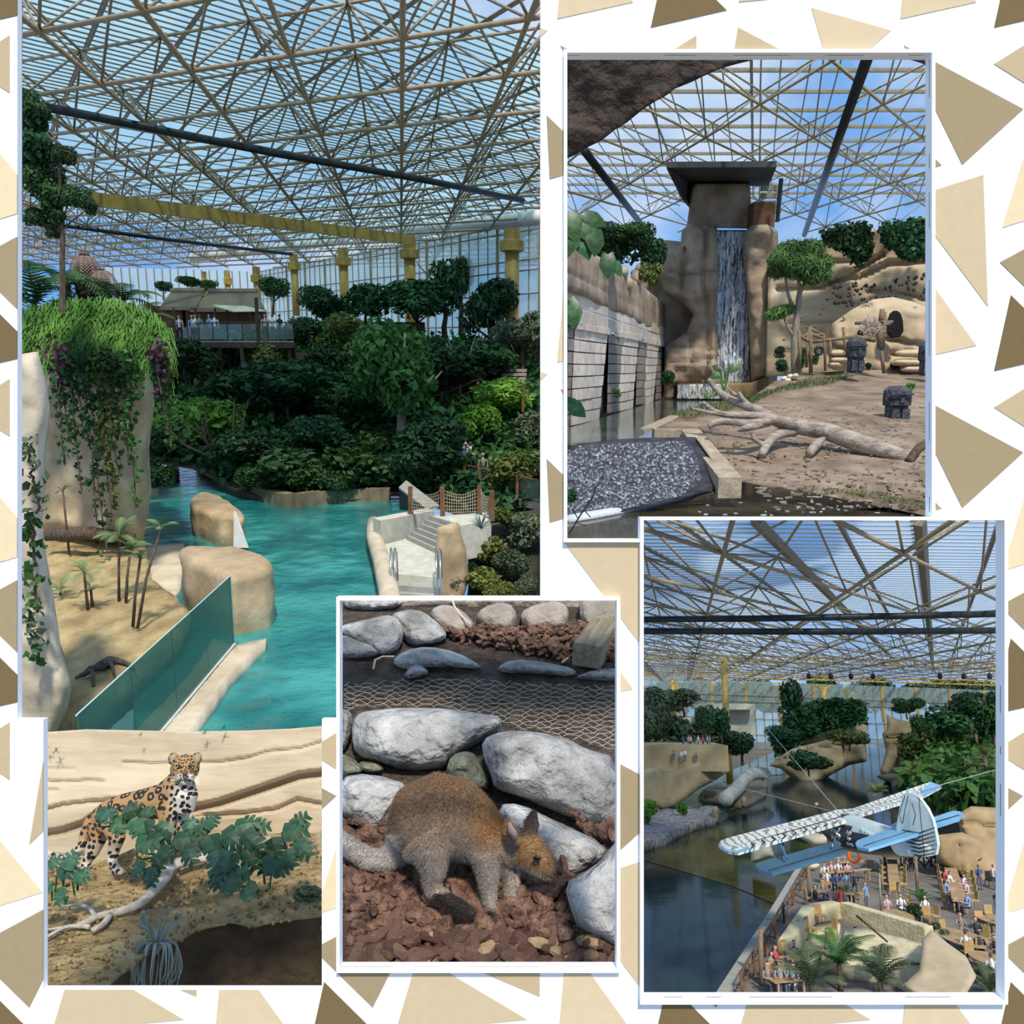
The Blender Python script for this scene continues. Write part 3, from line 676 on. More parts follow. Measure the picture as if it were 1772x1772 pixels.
for a, c in zip(rim, rim[1:]):
    n = max(2, int((c - a).length / 1.3))
    for k in range(n):
        u, w = a.lerp(c, k / n), a.lerp(c, (k + 1) / n)
        MB().tube([u, u + Vector((0, 0, 1.15))], .04, 5).build('rail_post', M_WOODD, deck)
        MB().prism([u + Vector((0, 0, .1)), w + Vector((0, 0, .1)), w + Vector((0, 0, 1.05)), u + Vector((0, 0, 1.05))], (0, .02, 0)).build('glass_panel', G_CLEAR, deck)
    MB().tube([a + Vector((0, 0, 1.15)), c + Vector((0, 0, 1.15))], .035, 5).build('handrail', M_WOODD, deck)
    MB().box((a + c) / 2 - Vector((0, 0, .25)), ((c - a).length, .12, .35), rz=math.atan2((c - a).y, (c - a).x)).build('edge_beam', M_WOODD, deck)
for (x, yb, dd) in ((381, 712, -3), (397, 690, -1), (418, 660, -4.4), (424, 640, 0), (437, 640, -1), (500, 640, -3.8), (508, 640, -1), (350, 660, 0)):
    p = A.at(x, 592, DH + dd) - db; p.z = zf - db.z - .2; MB().tube([p, p - Vector((0, 0, (yb - 592) / F * DH))], .13, 8).build('stilt', M_WOODD, deck)
p = A.at(443, 515, DH - 4.4) - db; MB().tube([p, Vector((p.x, p.y, zf - db.z))], .12, 8).build('stilt', M_WOODD, deck)
PCOL = dict(w=(.85, .85, .85), m=(.25, .05, .06), g=(.3, .32, .28), b=(.05, .05, .06), p=(.75, .5, .5), n=(.08, .12, .3), bl=(.25, .4, .65), r=(.6, .08, .1), y=(.7, .55, .2), k=(.35, .3, .25))
for (x, dd, c, pose, wd) in ((289, 1, 'm', 'bent', 'person in a maroon top at the left end of the deck'), (312, 0, 'w', 'stand', 'person in a white shirt with backpack near the deck end'), (334, -.5, 'bl', 'walk', 'person in pale blue standing before the left hut roof'), (340, -1, 'w', 'stand', 'person in a white top beside the grey shirt'), (347, -1.4, 'g', 'stand', 'tall person in a grey shirt on the deck'), (364, -2, 'bl', 'bent', 'white-haired person in a light blue shirt on the deck'), (373, -2.2, 'w', 'walk', 'small person in white by the first glass panel'), (451, -2.5, 'b', 'stand', 'person in black left of the right group'), (460, -2.8, 'p', 'stand', 'person in a pink top in the right deck group'), (473, -2.4, 'w', 'bent', 'person in white at the centre of the right deck group'), (485, -2, 'b', 'walk', 'person in dark clothes at the right deck end')):
    q = A.at(x, 586, DH + dd); q.z = zf; person(A, q, R.uniform(-.6, .6) + (3.1 if x % 2 else 0), PCOL[c], pose, wd, 'visitors on the viewing deck')
MB_ = MB().box((0, 0, 0), (5, .2, 3.2)); gate = single(MB_, 'wooden_gate', M_WOODR, A, A.at(535, 650, 62), 'dark red-brown wooden gate wall among the trees', 'gate')
single(MB().box((0, 0, 0), (8, .3, 2.0)), 'brown_wall', M_WOODR, A, A.at(655, 578, 76), 'low brown wall on the upper jungle slope', 'wall')
# ---------------------------------------------------------------- pool
M_WATER = watermat('pool_water', (.010, .13, .125), (.06, .33, .30), .35, 1.8, 1.3, c3=(.02, .20, .19))
ZW = -7.5
wpoly = [(228, 1310), (600, 1310), (720, 1045), (765, 1040), (765, 930), (720, 870), (705, 850), (600, 852), (520, 860), (420, 845), (335, 800), (250, 830)]
slab_thing(A, 'pool_water', 'turquoise rippled water of the winding pool', 'water', M_WATER, wpoly, lambda x, y: ZW, .6, cell=18, zmode=True, smooth=False)
M_KERB = mat('kerb_stone', (.16, .12, .075), (.30, .235, .15), scale=2, bump=.5, stretch=(1, 1, .4))
M_SAND = mat('sandstone', (.36, .26, .145), (.58, .45, .28), scale=.9, bump=.6, bscale=3, c3=(.46, .34, .2), detail=8)
M_SANDL = mat('sandstone_light', (.50, .41, .28), (.70, .60, .44), scale=1.1, bump=.5, bscale=4, detail=8)
def ribbon(P, pts, z0, z1, th, name, label, cat, m, base=None):
    q = [P.g(x, y, z0) for x, y in pts]; o = q[0]; b = MB()
    for a, c in zip(q, q[1:]):
        n = Vector((-(c - a).y, (c - a).x, 0)).normalized() * th
        b.prism([a - o, c - o, c - o + n, a - o + n], (0, 0, z1 - z0))
    return single(b, name, m, P, o, label, cat)
ribbon(A, smooth_poly([(334, 806), (352, 822), (380, 845), (420, 862), (470, 876), (505, 884), (525, 881), (560, 876), (620, 872), (692, 872)], 1)[:-2], ZW - .1, ZW + .62, .5, 'pool_kerb', 'brown stone kerb along the far pool shore', 'kerb', M_KERB)
ribbon(A, [(255, 862), (285, 856), (303, 845), (311, 828), (306, 812)], ZW - .1, ZW + .62, .5, 'pool_kerb', 'short curved kerb of the small planted island at left', 'kerb', M_KERB)
for (x, y, w, k, wd) in ((270, 838, 40, 0, 'dark island shrub behind the left kerb'), (290, 832, 36, 1, 'variegated island shrub at the kerb tip'), (262, 820, 40, 0, 'tall dark island shrub next to the cliff')):
    q = A.g(x, y + 8, ZW + .5); shrub(A, q, w * 1.1 * q.y / F, w * 1.2 * q.y / F, k, wd)
def pillar(P, top, zt, zb, m, name, label, cat, seed=0, rings=9, amp=.12):
    poly = smooth_poly(top, 2); q = [P.g(x, y, zt) for x, y in poly]; c = sum(q, Vector()) / len(q); n = len(q); V = []; Fc = []
    prof = [(0.0, .86, .03), (.04, .97, 0), (.12, 1.0, 0)] + [(t, 1.0 - .03 * math.sin(t * 9), 0) for t in (.25, .4, .55, .7, .85, 1.0)]
    for (t, s, dz) in prof:
        for p in q:
            z = zt + dz + (zb - zt) * t; h = 1 + amp * nz3((p.x, p.y, z * 1.5), .9, seed) * .5
            V.append((c.x + (p.x - c.x) * s * h, c.y + (p.y - c.y) * s * h, z + amp * .4 * nz3(p, 1.2, seed + 3)))
    for i in range(len(prof) - 1):
        for j in range(n): Fc.append((i * n + j, (i + 1) * n + j, (i + 1) * n + (j + 1) % n, i * n + (j + 1) % n))
    Fc.append(tuple(range(n))); V = [tuple(Vector(v) - Vector((c.x, c.y, zb))) for v in V]; b = MB().add(V, Fc)
    return single(b, name, m, P, Vector((c.x, c.y, zb)), label, cat, smooth=True)
pillar(A, [(326, 866), (342, 849), (359, 851), (394, 863), (425, 889), (417, 897), (396, 893), (375, 895), (346, 882), (332, 880)], -6.35, ZW - .3, M_SAND, 'rock_pillar', 'smaller sandstone block rising from the pool behind the large one', 'rock', 1)
pillar(A, [(307, 945), (329, 943), (367, 945), (409, 943), (427, 952), (459, 960), (474, 970), (467, 985), (446, 990), (413, 995), (400, 997), (354, 982), (319, 970)], -5.9, ZW - .3, M_SAND, 'rock_pillar', 'large flat-topped sandstone block at the end of the glass barrier', 'rock', 2)
def pane(P, a, c, ha, hc, label, m=None, name='glass_barrier', th=.03):
    o = a; b = MB().prism([a - o, c - o, c - o + Vector((0, 0, hc)), a - o + Vector((0, 0, ha))], (0, th, 0)); return b, o
G_BAR = glassmat('barrier_glass', (.50, .72, .66), .42, (.14, .30, .26), .07)
t = thing('glass_barrier', 'long green glass barrier on a concrete ledge beside the sand', 'barrier', A, A.g(405, 1115, -7.2)); o = A.g(405, 1115, -7.2)
e = A.g(150, 1418, -7.2); H = 1.70
for k in range(4):
    u, w = o.lerp(e, k / 4), o.lerp(e, (k + .992) / 4); MB().prism([u - o, w - o, w - o + Vector((0, 0, H)), u - o + Vector((0, 0, H))], (.02, .02, 0)).build('pane', G_BAR, t)
MB().tube([Vector((0, 0, H)), e - o + Vector((0, 0, H))], .015, 5).build('top_edge', mat('glass_edge', (.5, .65, .6), (.6, .75, .7), rough=.2), t)
MB().tube([(0, 0, 0), (0, 0, H)], .03, 6).build('end_profile', M_BAR, t)
MB().tube([(0, 0, .02), e - o + Vector((0, 0, .02))], .05, 4).build('base_profile', mat('pale_metal', (.6, .6, .56), (.7, .7, .66), rough=.4), t)
lp = [(398, 1118), (462, 1104), (455, 1112), (398, 1168), (335, 1258), (290, 1330), (150, 1500), (110, 1460), (248, 1305)]
slab_thing(A, 'concrete_ledge', 'sandy concrete ledge carrying the glass barrier above the pool', 'ledge', M_SANDL, lp, lambda x, y: -7.22, .5, cell=8, zmode=True, amp=.03, nscale=2)
for (a, c, ha, wd) in (((262, 864), (328, 860), .5, 'clear glass screen standing in the water left of the pillars'), ((262, 925), (328, 915), .35, 'low clear glass screen in shallow water by the sand')):
    u, w = A.g(*a, ZW), A.g(*c, ZW); single(MB().prism([(0, 0, 0), w - u, w - u + Vector((0, 0, ha)), (0, 0, ha)], (0, .04, 0)), 'glass_screen', G_CLEAR, A, u, wd, 'glass')
u, w = A.g(404, 948, ZW + .1), A.g(430, 948, ZW + .1); single(MB().add([(0, 0, 0), w - u, Vector((0, .3, 1.3)), Vector((.05, .35, 0)), w - u + Vector((0, .05, 0)), Vector((.05, .35, 1.3))], [(0, 1, 2), (5, 4, 3), (0, 3, 4, 1), (1, 4, 5, 2), (2, 5, 3, 0)]), 'glass_wedge', MATS['pale_metal'], A, u, 'grey triangular glass end piece beside the rear rock', 'glass')
# ---------------------------------------------------------------- sand beach, cliff, vines
M_BEACH = mat('beach_sand', (.28, .20, .09), (.52, .40, .19), scale=1.6, bump=.9, bscale=5, detail=9, stretch=(1, .5, 1))
slab_thing(A, 'sand_beach', 'yellow raked sand beach below the cliff', 'ground', M_BEACH, [(60, 905), (250, 935), (262, 1005), (306, 1035), (330, 1060), (312, 1095), (200, 1190), (120, 1275), (60, 1300)], lambda x, y: -6.9, .7, cell=9, zmode=True, amp=.12, nscale=1.2)
slab_thing(A, 'shallow_bed', 'pale wet stone shelf under the shallow water by the sand', 'ground', M_SANDL, [(246, 945), (320, 940), (312, 1020), (300, 1030), (262, 1005)], lambda x, y: -7.42, .2, cell=8, zmode=True)
cl = [(78, 590), (250, 598), (262, 640), (268, 700), (262, 740), (258, 780), (262, 850), (254, 905), (246, 945), (160, 935), (70, 915), (62, 780), (70, 690)]
slab_thing(A, 'cliff', 'tall ochre sandstone cliff draped with hanging vines', 'cliff', M_SAND, cl, lambda x, y: 29 + .012 * abs(x - 190), 8, cell=7, amp=.5, nscale=.35, bulge=1.2, bw=22, strata=.25)
single(MB().tube([A.at(80, 926, 27.6) - A.at(80, 926, 27.6), A.at(150, 922, 27.6) - A.at(80, 926, 27.6), A.at(232, 929, 27.5) - A.at(80, 926, 27.6)], [.2, .22, .14], 10), 'log', M_BARK, A, A.at(80, 926, 27.6), 'long brown log lying at the foot of the cliff', 'log', smooth=True)
nearrock = [(-20, 618), (40, 612), (66, 608), (80, 660), (86, 705), (78, 760), (76, 800), (72, 900), (80, 960), (90, 1015), (100, 1080), (108, 1140), (124, 1185), (118, 1225), (100, 1262), (75, 1330), (-20, 1330)]
slab_thing(A, 'rock_spur', 'pale sandstone spur in the left foreground with creeping plants', 'rock', M_SANDL, [(max(p[0], 20), p[1]) for p in nearrock], 14, 3, cell=8, amp=.18, nscale=.8, bulge=.5, bw=25)
# grass crown on the cliff
def grass(P, poly, depth, n, L, m, name, label, cat, seed, hang=.6):
    rg = np.random.default_rng(seed); V = []; Fq = []; xs = [p[0] for p in poly]; ys = [p[1] for p in poly]; rr = random.Random(seed); c = 0
    while c < n:
        x, y = rr.uniform(min(xs), max(xs)), rr.uniform(min(ys), max(ys))
        if not inside(poly, x, y): continue
        p = P.at(x, y, depth(x, y)); a = rr.uniform(-1, 1); l = L * rr.uniform(.6, 1.3); d = Vector((a * .7, -.7, 0)); w = l * .02
        k = len(V); up = rr.uniform(.2, .9)
        m1 = p + d * l * .35 + Vector((0, 0, l * .45 * up)); e = p + d * l * .75 + Vector((0, 0, l * (.45 * up - hang * rr.random())))
        V += [p - Vector((w, 0, 0)), p + Vector((w, 0, 0)), m1 + Vector((w, 0, 0)), m1 - Vector((w, 0, 0)), e + Vector((w * .3, 0, 0)), e - Vector((w * .3, 0, 0))]; Fq += [(k, k + 1, k + 2, k + 3), (k + 3, k + 2, k + 4, k + 5)]; c += 1
    return setp(link(name, np_mesh(name, V, Fq, m), None, P.M), label, cat, kind='stuff')
M_GRASS = mat('grass_fresh', (.05, .16, .025), (.16, .33, .06), scale=1.0, rough=.6, trans=.2)
grass(A, [(30, 560), (110, 535), (210, 535), (270, 560), (296, 590), (290, 625), (250, 615), (180, 620), (90, 612), (30, 605)], lambda x, y: 28.3 - (y - 535) * .012, 9000, .9, M_GRASS, 'cliff_grass', 'lush green grass hanging over the cliff top', 'grass', 4, 1.3)
slab_thing(A, 'soil_mound', 'earthy cap of the cliff under the long grass', 'ground', M_SOIL, [(20, 560), (110, 542), (210, 542), (268, 566), (290, 598), (250, 612), (90, 606), (20, 606)], 29.2, 6, cell=10, bulge=.5, bw=15)
def vine(P, x0, y0, y1, d, label, w, kind, seed, purple=None):
    rg = random.Random(seed); L = (y1 - y0) / F * d; o = P.at(x0, y0, d); t = thing('hanging_vine', label, 'vine', P, o, group='vines hanging on the cliff')
    pts = [(rg.uniform(-.05, .05), 0, -L * k / 6) for k in range(7)]; MB().tube(pts, .025, 4).build('stem', M_BARK, t)
    n = int(L * 55); bl = [(rg.uniform(-w, w) * .5, rg.uniform(-.1, .1), -L * k / 20, w * (.7 - .4 * k / 20)) for k in range(21)]
    link('foliage', leaf_mesh('foliage', purple or M_LEAF[kind], n, bl, .17, seed, up=0, droop=1.0, aspect=.7, shell=.2), t)
M_PURP = mat('leaf_purple', (.05, .01, .04), (.14, .04, .10), rnd=.2, rough=.6, scale=2)
VN = [(104, 612, 760, 1), (118, 615, 850, 0), (130, 612, 740, 0), (143, 618, 905, 0), (152, 618, 960, 0), (160, 615, 780, 1), (168, 612, 905, 2), (176, 615, 880, 2), (186, 618, 820, 1), (195, 612, 760, 0), (205, 615, 800, 1), (214, 618, 880, 1), (222, 615, 740, 0), (232, 618, 690, 1), (96, 640, 800, 0), (276, 600, 740, 1), (284, 605, 770, 2), (270, 610, 700, 0)]
for n, (x, a, c, k) in enumerate(VN): vine(A, x, a, c, 26.7, '%s ivy vine on the cliff, number %s counted from the left' % (('dark', 'green', 'yellow-green')[k], ('one two three four five six seven eight nine ten eleven twelve thirteen fourteen fifteen sixteen seventeen eighteen'.split())[sorted(v[0] for v in VN).index(x)]), .34, k, n)
vine(A, 94, 595, 680, 26.5, 'purple-leaved trailing plant at the left of the cliff', .45, 0, 50, M_PURP); vine(A, 270, 590, 680, 26.5, 'purple-leaved trailing plant at the right corner of the cliff', .45, 0, 51, M_PURP)
for n, (x, y, h) in enumerate([(50, 800, 60), (58, 860, 60), (52, 940, 90), (58, 1030, 70), (50, 1090, 60), (62, 1130, 40)]):
    q = A.at(x, y, 13.2); vine(A, x, y - h / 2, y + h / 2, 13.2, ('dry silvery creeper on the rock spur', 'pale green creeper under the dry one', 'long variegated creeper on the rock spur', 'broad creeper low on the rock spur', 'lowest creeper on the rock spur', 'dark single creeper at the spur edge')[n], .22, (4, 4, 1, 1, 4, 0)[n], 70 + n)
# palms and trees on the cliff top, upper left tree
for (x, y, h, fl, nf, wd) in ((60, 545, .4, 2.6, 11, 'grey-green feather palm at the far left of the cliff top'), (120, 540, .9, 2.0, 10, 'broad dark palm in the middle of the cliff top'), (215, 545, .5, 1.6, 10, 'arching date palm right of the palm stump'), (250, 560, .1, 1.3, 9, 'small yellowish palm at the cliff corner'), (155, 548, .1, 1.3, 9, 'low palm in front of the dark trunk')):
    palm(A, A.at(x, y, 29.5), h, fl, nf, wd, M_LEAF[0] if x < 220 else M_LEAF[2], droop=.75, key='c' if x < 220 else 'd')
for (x, y, yt, r, wd) in ((155, 545, 445, .30, 'thick fibrous palm trunk with dry brown fronds on the cliff'), (182, 545, 470, .2, 'thinner fibrous palm trunk right of the thick one')):
    o = A.at(x, y, 30); h = (y - yt) / F * 30; t = thing('palm_stump', wd, 'palm', A, o); MB().lathe((0, 0, 0), [(r * .9, 0), (r * 1.25, h * .4), (r * 1.2, h * .8), (r * .5, h)], 12).build('trunk', mat('fibre', (.02, .015, .012), (.07, .05, .035), scale=9, bump=1), t)
    for i in range(9):
        f = link('dry_frond', frond_mesh('dry_frond', mat('dry_frond', (.18, .12, .09), (.33, .24, .19), scale=3), 1.0, 1.5, rise=.4), t, loc=(0, 0, h * .97)); f.rotation_euler = (0, .2, i * .7); f.scale = (1.1,) * 3
tl = thing('tree', 'dark tree overhanging the hall at the upper left edge', 'tree', A, A.at(108, 540, 24)); o = A.at(108, 540, 24)
MB().tube([(0, 0, 0), A.at(108, 400, 24) - o, A.at(100, 260, 24) - o], [.09, .06, .03], 7).build('trunk', M_BARK, tl)
for (x, y, r) in ((55, 200, 30), (55, 255, 34), (60, 310, 36), (100, 272, 22), (85, 340, 26), (120, 345, 26), (95, 375, 18), (60, 380, 22), (155, 358, 14), (90, 405, 14), (40, 170, 18)):
    q = A.at(x, y, 24) - o; MB().tube([A.at(104, min(400, y + 50), 24) - o, q], [.03, .015], 5).build('branch', M_BARK, tl)
    f = link('foliage', canopy(0, x % 2), tl, loc=q); f.scale = (r * 24 / F * 1.15,) * 3
# plants on the sand
M_BAMB = mat('bamboo_leaf', (.07, .13, .04), (.17, .25, .09), rnd=.3, scale=2)
for (x, y, yt, fl, nf, ln, wd) in ((152, 1055, 985, .55, 9, 0, 'small palm on the sand with drooping tip'), (206, 1040, 925, .7, 10, .1, 'tall clump palm in the middle of the sand'), (218, 1042, 950, .6, 9, .1, 'second stem palm of the sand clump'), (238, 1088, 912, .5, 8, .25, 'leaning slender palm at the water edge'), (230, 1085, 960, .5, 8, .1, 'short companion of the leaning slender palm'), (105, 1030, 1020, .6, 8, 0, 'low feather palm by the rock spur'), (160, 1050, 1020, .45, 8, 0, 'low palm sprout beside the small palm'), (120, 960, 845, .4, 7, 0, 'thin dark-stemmed palm before the cliff')):
    q = A.g(x, y, -6.85); palm(A, q, (y - yt) / F * q.y, fl, nf, wd, M_BAMB, droop=.6, trunk_r=.035, key='b', lean=(ln * 3, 0))
# monitor lizard
M_LIZ = mat('lizard_skin', (.07, .065, .05), (.17, .155, .12), scale=9, bump=.8, bscale=30)
lo = A.g(180, 1172, -6.85); sx = lo.y / F
def L2(x, y, z):
    z *= .62; q = A.g(x, y, -6.85); return Vector((q.x - lo.x, q.y - lo.y, z))
b = MB().tube([L2(130, 1177, .07), L2(145, 1172, .1), L2(158, 1166, .13), L2(175, 1160, .16), L2(192, 1150, .15), L2(205, 1148, .1), L2(222, 1151, .05), L2(234, 1160, .03)], [.03, .06, .055, .11, .11, .07, .05, .02], 10)
for (x, y, fx, fy) in ((160, 1168, 163, 1188), (163, 1160, 150, 1160), (193, 1154, 198, 1170), (192, 1146, 180, 1142)): b.tube([L2(x, y, .13), L2((x + fx) / 2, (y + fy) / 2, .12), L2(fx, fy, .02), L2(fx - 5, fy + 2, .015)], [.05, .04, .03, .02], 7)
liz = link('monitor_lizard', remesh(b, 'monitor_lizard', .018, M_LIZ), None, A.M, lo); setp(liz, 'grey monitor lizard crawling on the sand beside the glass', 'lizard')
# ---------------------------------------------------------------- landing, steps, bridge at the right
M_CONC = mat('concrete_pale', (.50, .49, .40), (.66, .64, .54), scale=3, rough=.8, bump=.1)
M_CONCG = mat('concrete_grey', (.32, .32, .28), (.42, .41, .36), scale=3, rough=.8)
def flat(P, pts, z, th, name, label, cat, m):
    q = [P.g(x, y, z) for x, y in pts]; o = sum(q, Vector()) / len(q); o.z = z - th; return single(MB().prism([p - o for p in q], (0, 0, -th)), name, m, P, o, label, cat)
flat(A, [(655, 945), (703, 932), (760, 958), (757, 1000), (674, 992)], -7.0, .5, 'landing', 'pale concrete landing at the foot of the stairs', 'landing', M_CONC)
for k, (y0, y1, z) in enumerate([(992, 1012, -7.2), (1008, 1026, -7.38), (1022, 1045, -7.5)]):
    flat(A, [(672, y0), (760, y0 + 6), (762, y1 + 6), (672, y1)], z, .2, 'lower_step', ('upper', 'middle', 'lowest')[k] + ' wide step leading down into the pool', 'step', M_CONCG)
st = thing('staircase', 'grey concrete staircase of six steps behind the landing', 'stairs', A, A.g(703, 934, -7)); o = A.g(703, 934, -7)
A0, B0, A6, B6 = A.g(703, 934, -7), A.g(756, 959, -7), A.g(750, 893, -6), A.g(800, 908, -6)
for k in range(6):
    a, c, a2, c2 = A0.lerp(A6, k / 6), B0.lerp(B6, k / 6), A0.lerp(A6, (k + 1.05) / 6), B0.lerp(B6, (k + 1.05) / 6); zt = -7 + (k + 1) / 6
    for p in (a, c, a2, c2): p.z = -7.2
    MB().prism([a - o, c - o, c2 - o, a2 - o], (0, 0, zt + 7.2)).build('step', M_CONCG, st)
flat(A, [(748, 893), (842, 886), (850, 900), (797, 910)], -6.0, 1.2, 'upper_landing', 'sunlit upper landing at the top of the stairs', 'landing', M_CONC)
o = A.g(660, 945, -7.2); 
u, w = A.g(660, 944, -7.1), A.g(752, 905, -6.9); hh = 45 / F * u.y
single(MB().prism([Vector((0, 0, -.4)), w - u + Vector((0, 0, -.4)), w - u + Vector((0, 0, hh * .55)), Vector((0, 0, hh))], (-.35, .5, 0)), 'stair_wall', M_CONC, A, u, 'pale concrete wall along the left of the stairs', 'wall')
qk = [A.g(x, y, -7.0) for x, y in ((646, 905), (648, 930), (662, 975), (672, 1020), (678, 1055))]; single(MB().tube([p - qk[0] for p in qk], [.28, .3, .3, .3, .3], 10), 'rounded_kerb', M_SANDL, A, qk[0], 'rounded stone kerb between landing and pool', 'kerb', smooth=True)
slab_thing(A, 'planter_wall', 'ochre rendered wall of the planting bed beside the stairs', 'wall', M_SAND, [(757, 912), (792, 903), (806, 950), (812, 1000), (800, 1045), (756, 1045), (752, 1000)], lambda x, y: 27.0 + (x - 755) * .01, .6, cell=7, amp=.1, bulge=.2, bw=8)
slab_thing(A, 'planting_bed', 'dry planting bed full of scrub at the lower right', 'ground', M_SOIL, [(795, 905), (935, 880), (935, 1045), (806, 1045), (814, 990)], lambda x, y: 27.5 + (1045 - y) * .03, 1, cell=10, amp=.3, nscale=.6)
for n, (x, y, w, k) in enumerate([(812, 935, 40, 0), (850, 960, 60, 2), (885, 985, 70, 4), (840, 1010, 60, 2), (790, 1010, 50, 4), (905, 930, 70, 4), (870, 1035, 60, 2), (870, 900, 50, 2), (918, 1020, 50, 4), (812, 985, 36, 0)]):
    d = 26.5 + (1045 - y) * .03; shrub(A, A.at(x, y + 18, d), w * 1.0 * d / F, w * 1.2 * d / F, k, ('dark rosemary-like bush beside the planter wall', 'olive scrub bush under the agave', 'grey scrub bush at the middle of the bed', 'olive bush low in the bed', 'grey bush overhanging the lower steps', 'pale grey bush at the right edge', 'lowest olive bush of the bed', 'olive bush next to the fence end', 'grey bush at the lower right corner', 'small dark bush on the planter wall')[n], v=n)
rosette(A, A.at(832, 915, 27), .75, 22, mat('agave', (.10, .17, .15), (.22, .30, .26), rough=.5), 'blue-green agave beside the upper landing', 'agave', 'plant', wid=.09, droop=.15)
for (x, wd) in ((677, 'left'), (757, 'right')):
    q = A.g(x, 1040, -7.4); t = thing('pool_ladder', 'chrome ladder handrail at the %s of the pool steps' % wd, 'ladder', A, q); M_CHR = mat('chrome', (.6, .62, .6), (.75, .77, .75), rough=.2, metal=.9)
    for dx in (0, .12): MB().tube([(dx, 0, -.3), (dx - .05, .4, 1.0), (dx - .1, .9, 1.35), (dx - .1, 1.3, 1.15), (dx - .1, 1.4, .3)], .028, 7).build('handrail', M_CHR, t, smooth=True)
fence = thing('rope_fence', 'brown post fence with rope netting behind the stairs', 'fence', A, A.g(711, 889, -6.3)); o = A.g(711, 889, -6.3); M_NET = mat('rope', (.36, .30, .20), (.5, .43, .3), scale=8)
fp = [A.g(711, 889, -6.3), A.g(766, 893, -6.0), A.g(830, 890, -6.0), A.g(852, 900, -6.0)]
for p in fp: MB().box(p - o + Vector((0, 0, .5)), (.16, .16, 1.05)).build('post', M_WOODR, fence)
for a, c in zip(fp, fp[1:]):
    b = MB(); n = 16
    for r in range(7): b.tube([a.lerp(c, k / 8) - o + Vector((0, 0, .1 + r * .14 * (1 - .25 * math.sin(math.pi * k / 8)))) for k in range(9)], .01, 3)
    for k in range(n + 1): q = a.lerp(c, k / n) - o; b.tube([q + Vector((0, 0, .1)), q + Vector((0, 0, .1 + .84 * (1 - .25 * math.sin(math.pi * k / n))))], .01, 3)
    setp(b.build('net', M_NET, fence), kind='stuff')
bd = thing('information_desk', 'slanted information board on a dark box beside the bridge', 'sign', A, A.g(715, 880, -6.9)); o = A.g(715, 880, -6.9)
MB().prism([A.at(x, y, d) - o for x, y, d in ((690, 843, 36), (703, 831, 37), (760, 874, 34.5), (738, 880, 33.5))], (0, 0, -.08)).build('board', M_CONCG, bd); MB().prism([A.at(x, y, d) - o for x, y, d in ((691, 846, 36), (737, 881, 33.5), (700, 884, 35), (691, 882, 36))], (.1, .3, 0)).build('box', M_BLACK, bd)
br = thing('footbridge', 'dark footbridge with glass railing and brown posts', 'bridge', A, A.at(830, 850, 40)); o = A.at(830, 850, 40)
MB().prism([A.at(x, y, d) - o for x, y, d in ((768, 828, 44), (800, 842, 41), (935, 872, 37), (935, 842, 41), (800, 815, 46))], (0, 0, -.3)).build('deck', M_PLANK, br)
for (x, y, d) in ((780, 834, 42.5), (804, 843, 41), (830, 849, 39.8), (859, 855, 38.9), (895, 863, 38)): q = A.at(x, y, d) - o; MB().box(q + Vector((0, 0, .5)), (.12, .12, 1.1)).build('post', M_WOODR, br)
q0, q1 = A.at(780, 834, 42.5) - o, A.at(932, 871, 37) - o
MB().prism([q0 + Vector((0, 0, .1)), q1 + Vector((0, 0, .1)), q1 + Vector((0, 0, .95)), q0 + Vector((0, 0, .95))], (0, .03, 0)).build('glass_panel', G_CLEAR, br); MB().tube([q0 + Vector((0, 0, 1)), q1 + Vector((0, 0, 1))], .05, 6).build('handrail', M_WOODR, br)
for (x, y, d, c, pose, wd) in ((777, 818, 45, 'w', 'stand', 'person in white at the left end of the bridge'), (789, 818, 45, 'b', 'stand', 'person in black behind the bridge post'), (806, 814, 45, 'w', 'bent', 'person in a white shirt on the bridge, left one'), (815, 822, 44, 'w', 'stand', 'person in a white T-shirt on the bridge, larger one'), (803, 830, 43, 'n', 'bent', 'person in navy crouched low over the bridge railing'), (820, 843, 41.5, 'b', 'stand', 'person in a black top leaning at the railing'), (836, 844, 41, 'k', 'stand', 'blond person in dark brown at the railing')):
    person(A, A.at(x, y, d), R.uniform(-.7, .7) + (3.1 if c == 'w' else .3), PCOL[c], pose, wd, 'visitors on the footbridge')
slab_thing(A, 'terrace_wall', 'tan terrace wall with a dark doorway behind the bridge', 'wall', M_KERB, [(760, 742), (900, 742), (900, 815), (860, 812), (765, 800)], 50, 1.5, cell=10, amp=.15)
single(MB().box((0, 0, 0), (1.0, .3, 1.9)), 'doorway', M_BLACK, A, A.at(885, 772, 49.6), 'black box for the shade inside the doorway of the tan terrace wall', 'door')  # black box stands for the unlit inside of the doorway
pf = thing('path_fence', 'long brown rail fence climbing along the upper path', 'fence', A, A.at(730, 712, 53)); o = A.at(730, 712, 53); prev = None
for (x, y, d) in ((728, 712, 53), (765, 700, 53), (797, 688, 53), (828, 675, 53), (853, 684, 52), (880, 690, 51), (905, 694, 50)):
    q = A.at(x, y, d) - o; MB().box(q + Vector((0, 0, .1)), (.16, .16, 1.4)).build('post', M_WOODR, pf)
    if prev is not None:
        for z in (.1, .65): MB().tube([prev + Vector((0, 0, z)), q + Vector((0, 0, z))], .06, 6).build('rail', M_WOODR, pf)
    prev = q
us = thing('upper_steps', 'wooden steps climbing at the end of the upper path', 'stairs', A, A.at(885, 680, 54)); o = A.at(885, 680, 54)
for k in range(6): MB().box(A.at(885 + k, 676 - k * 7, 54 + k * .4) - o, (1.6, .5, .16)).build('step', M_PLANK, us)
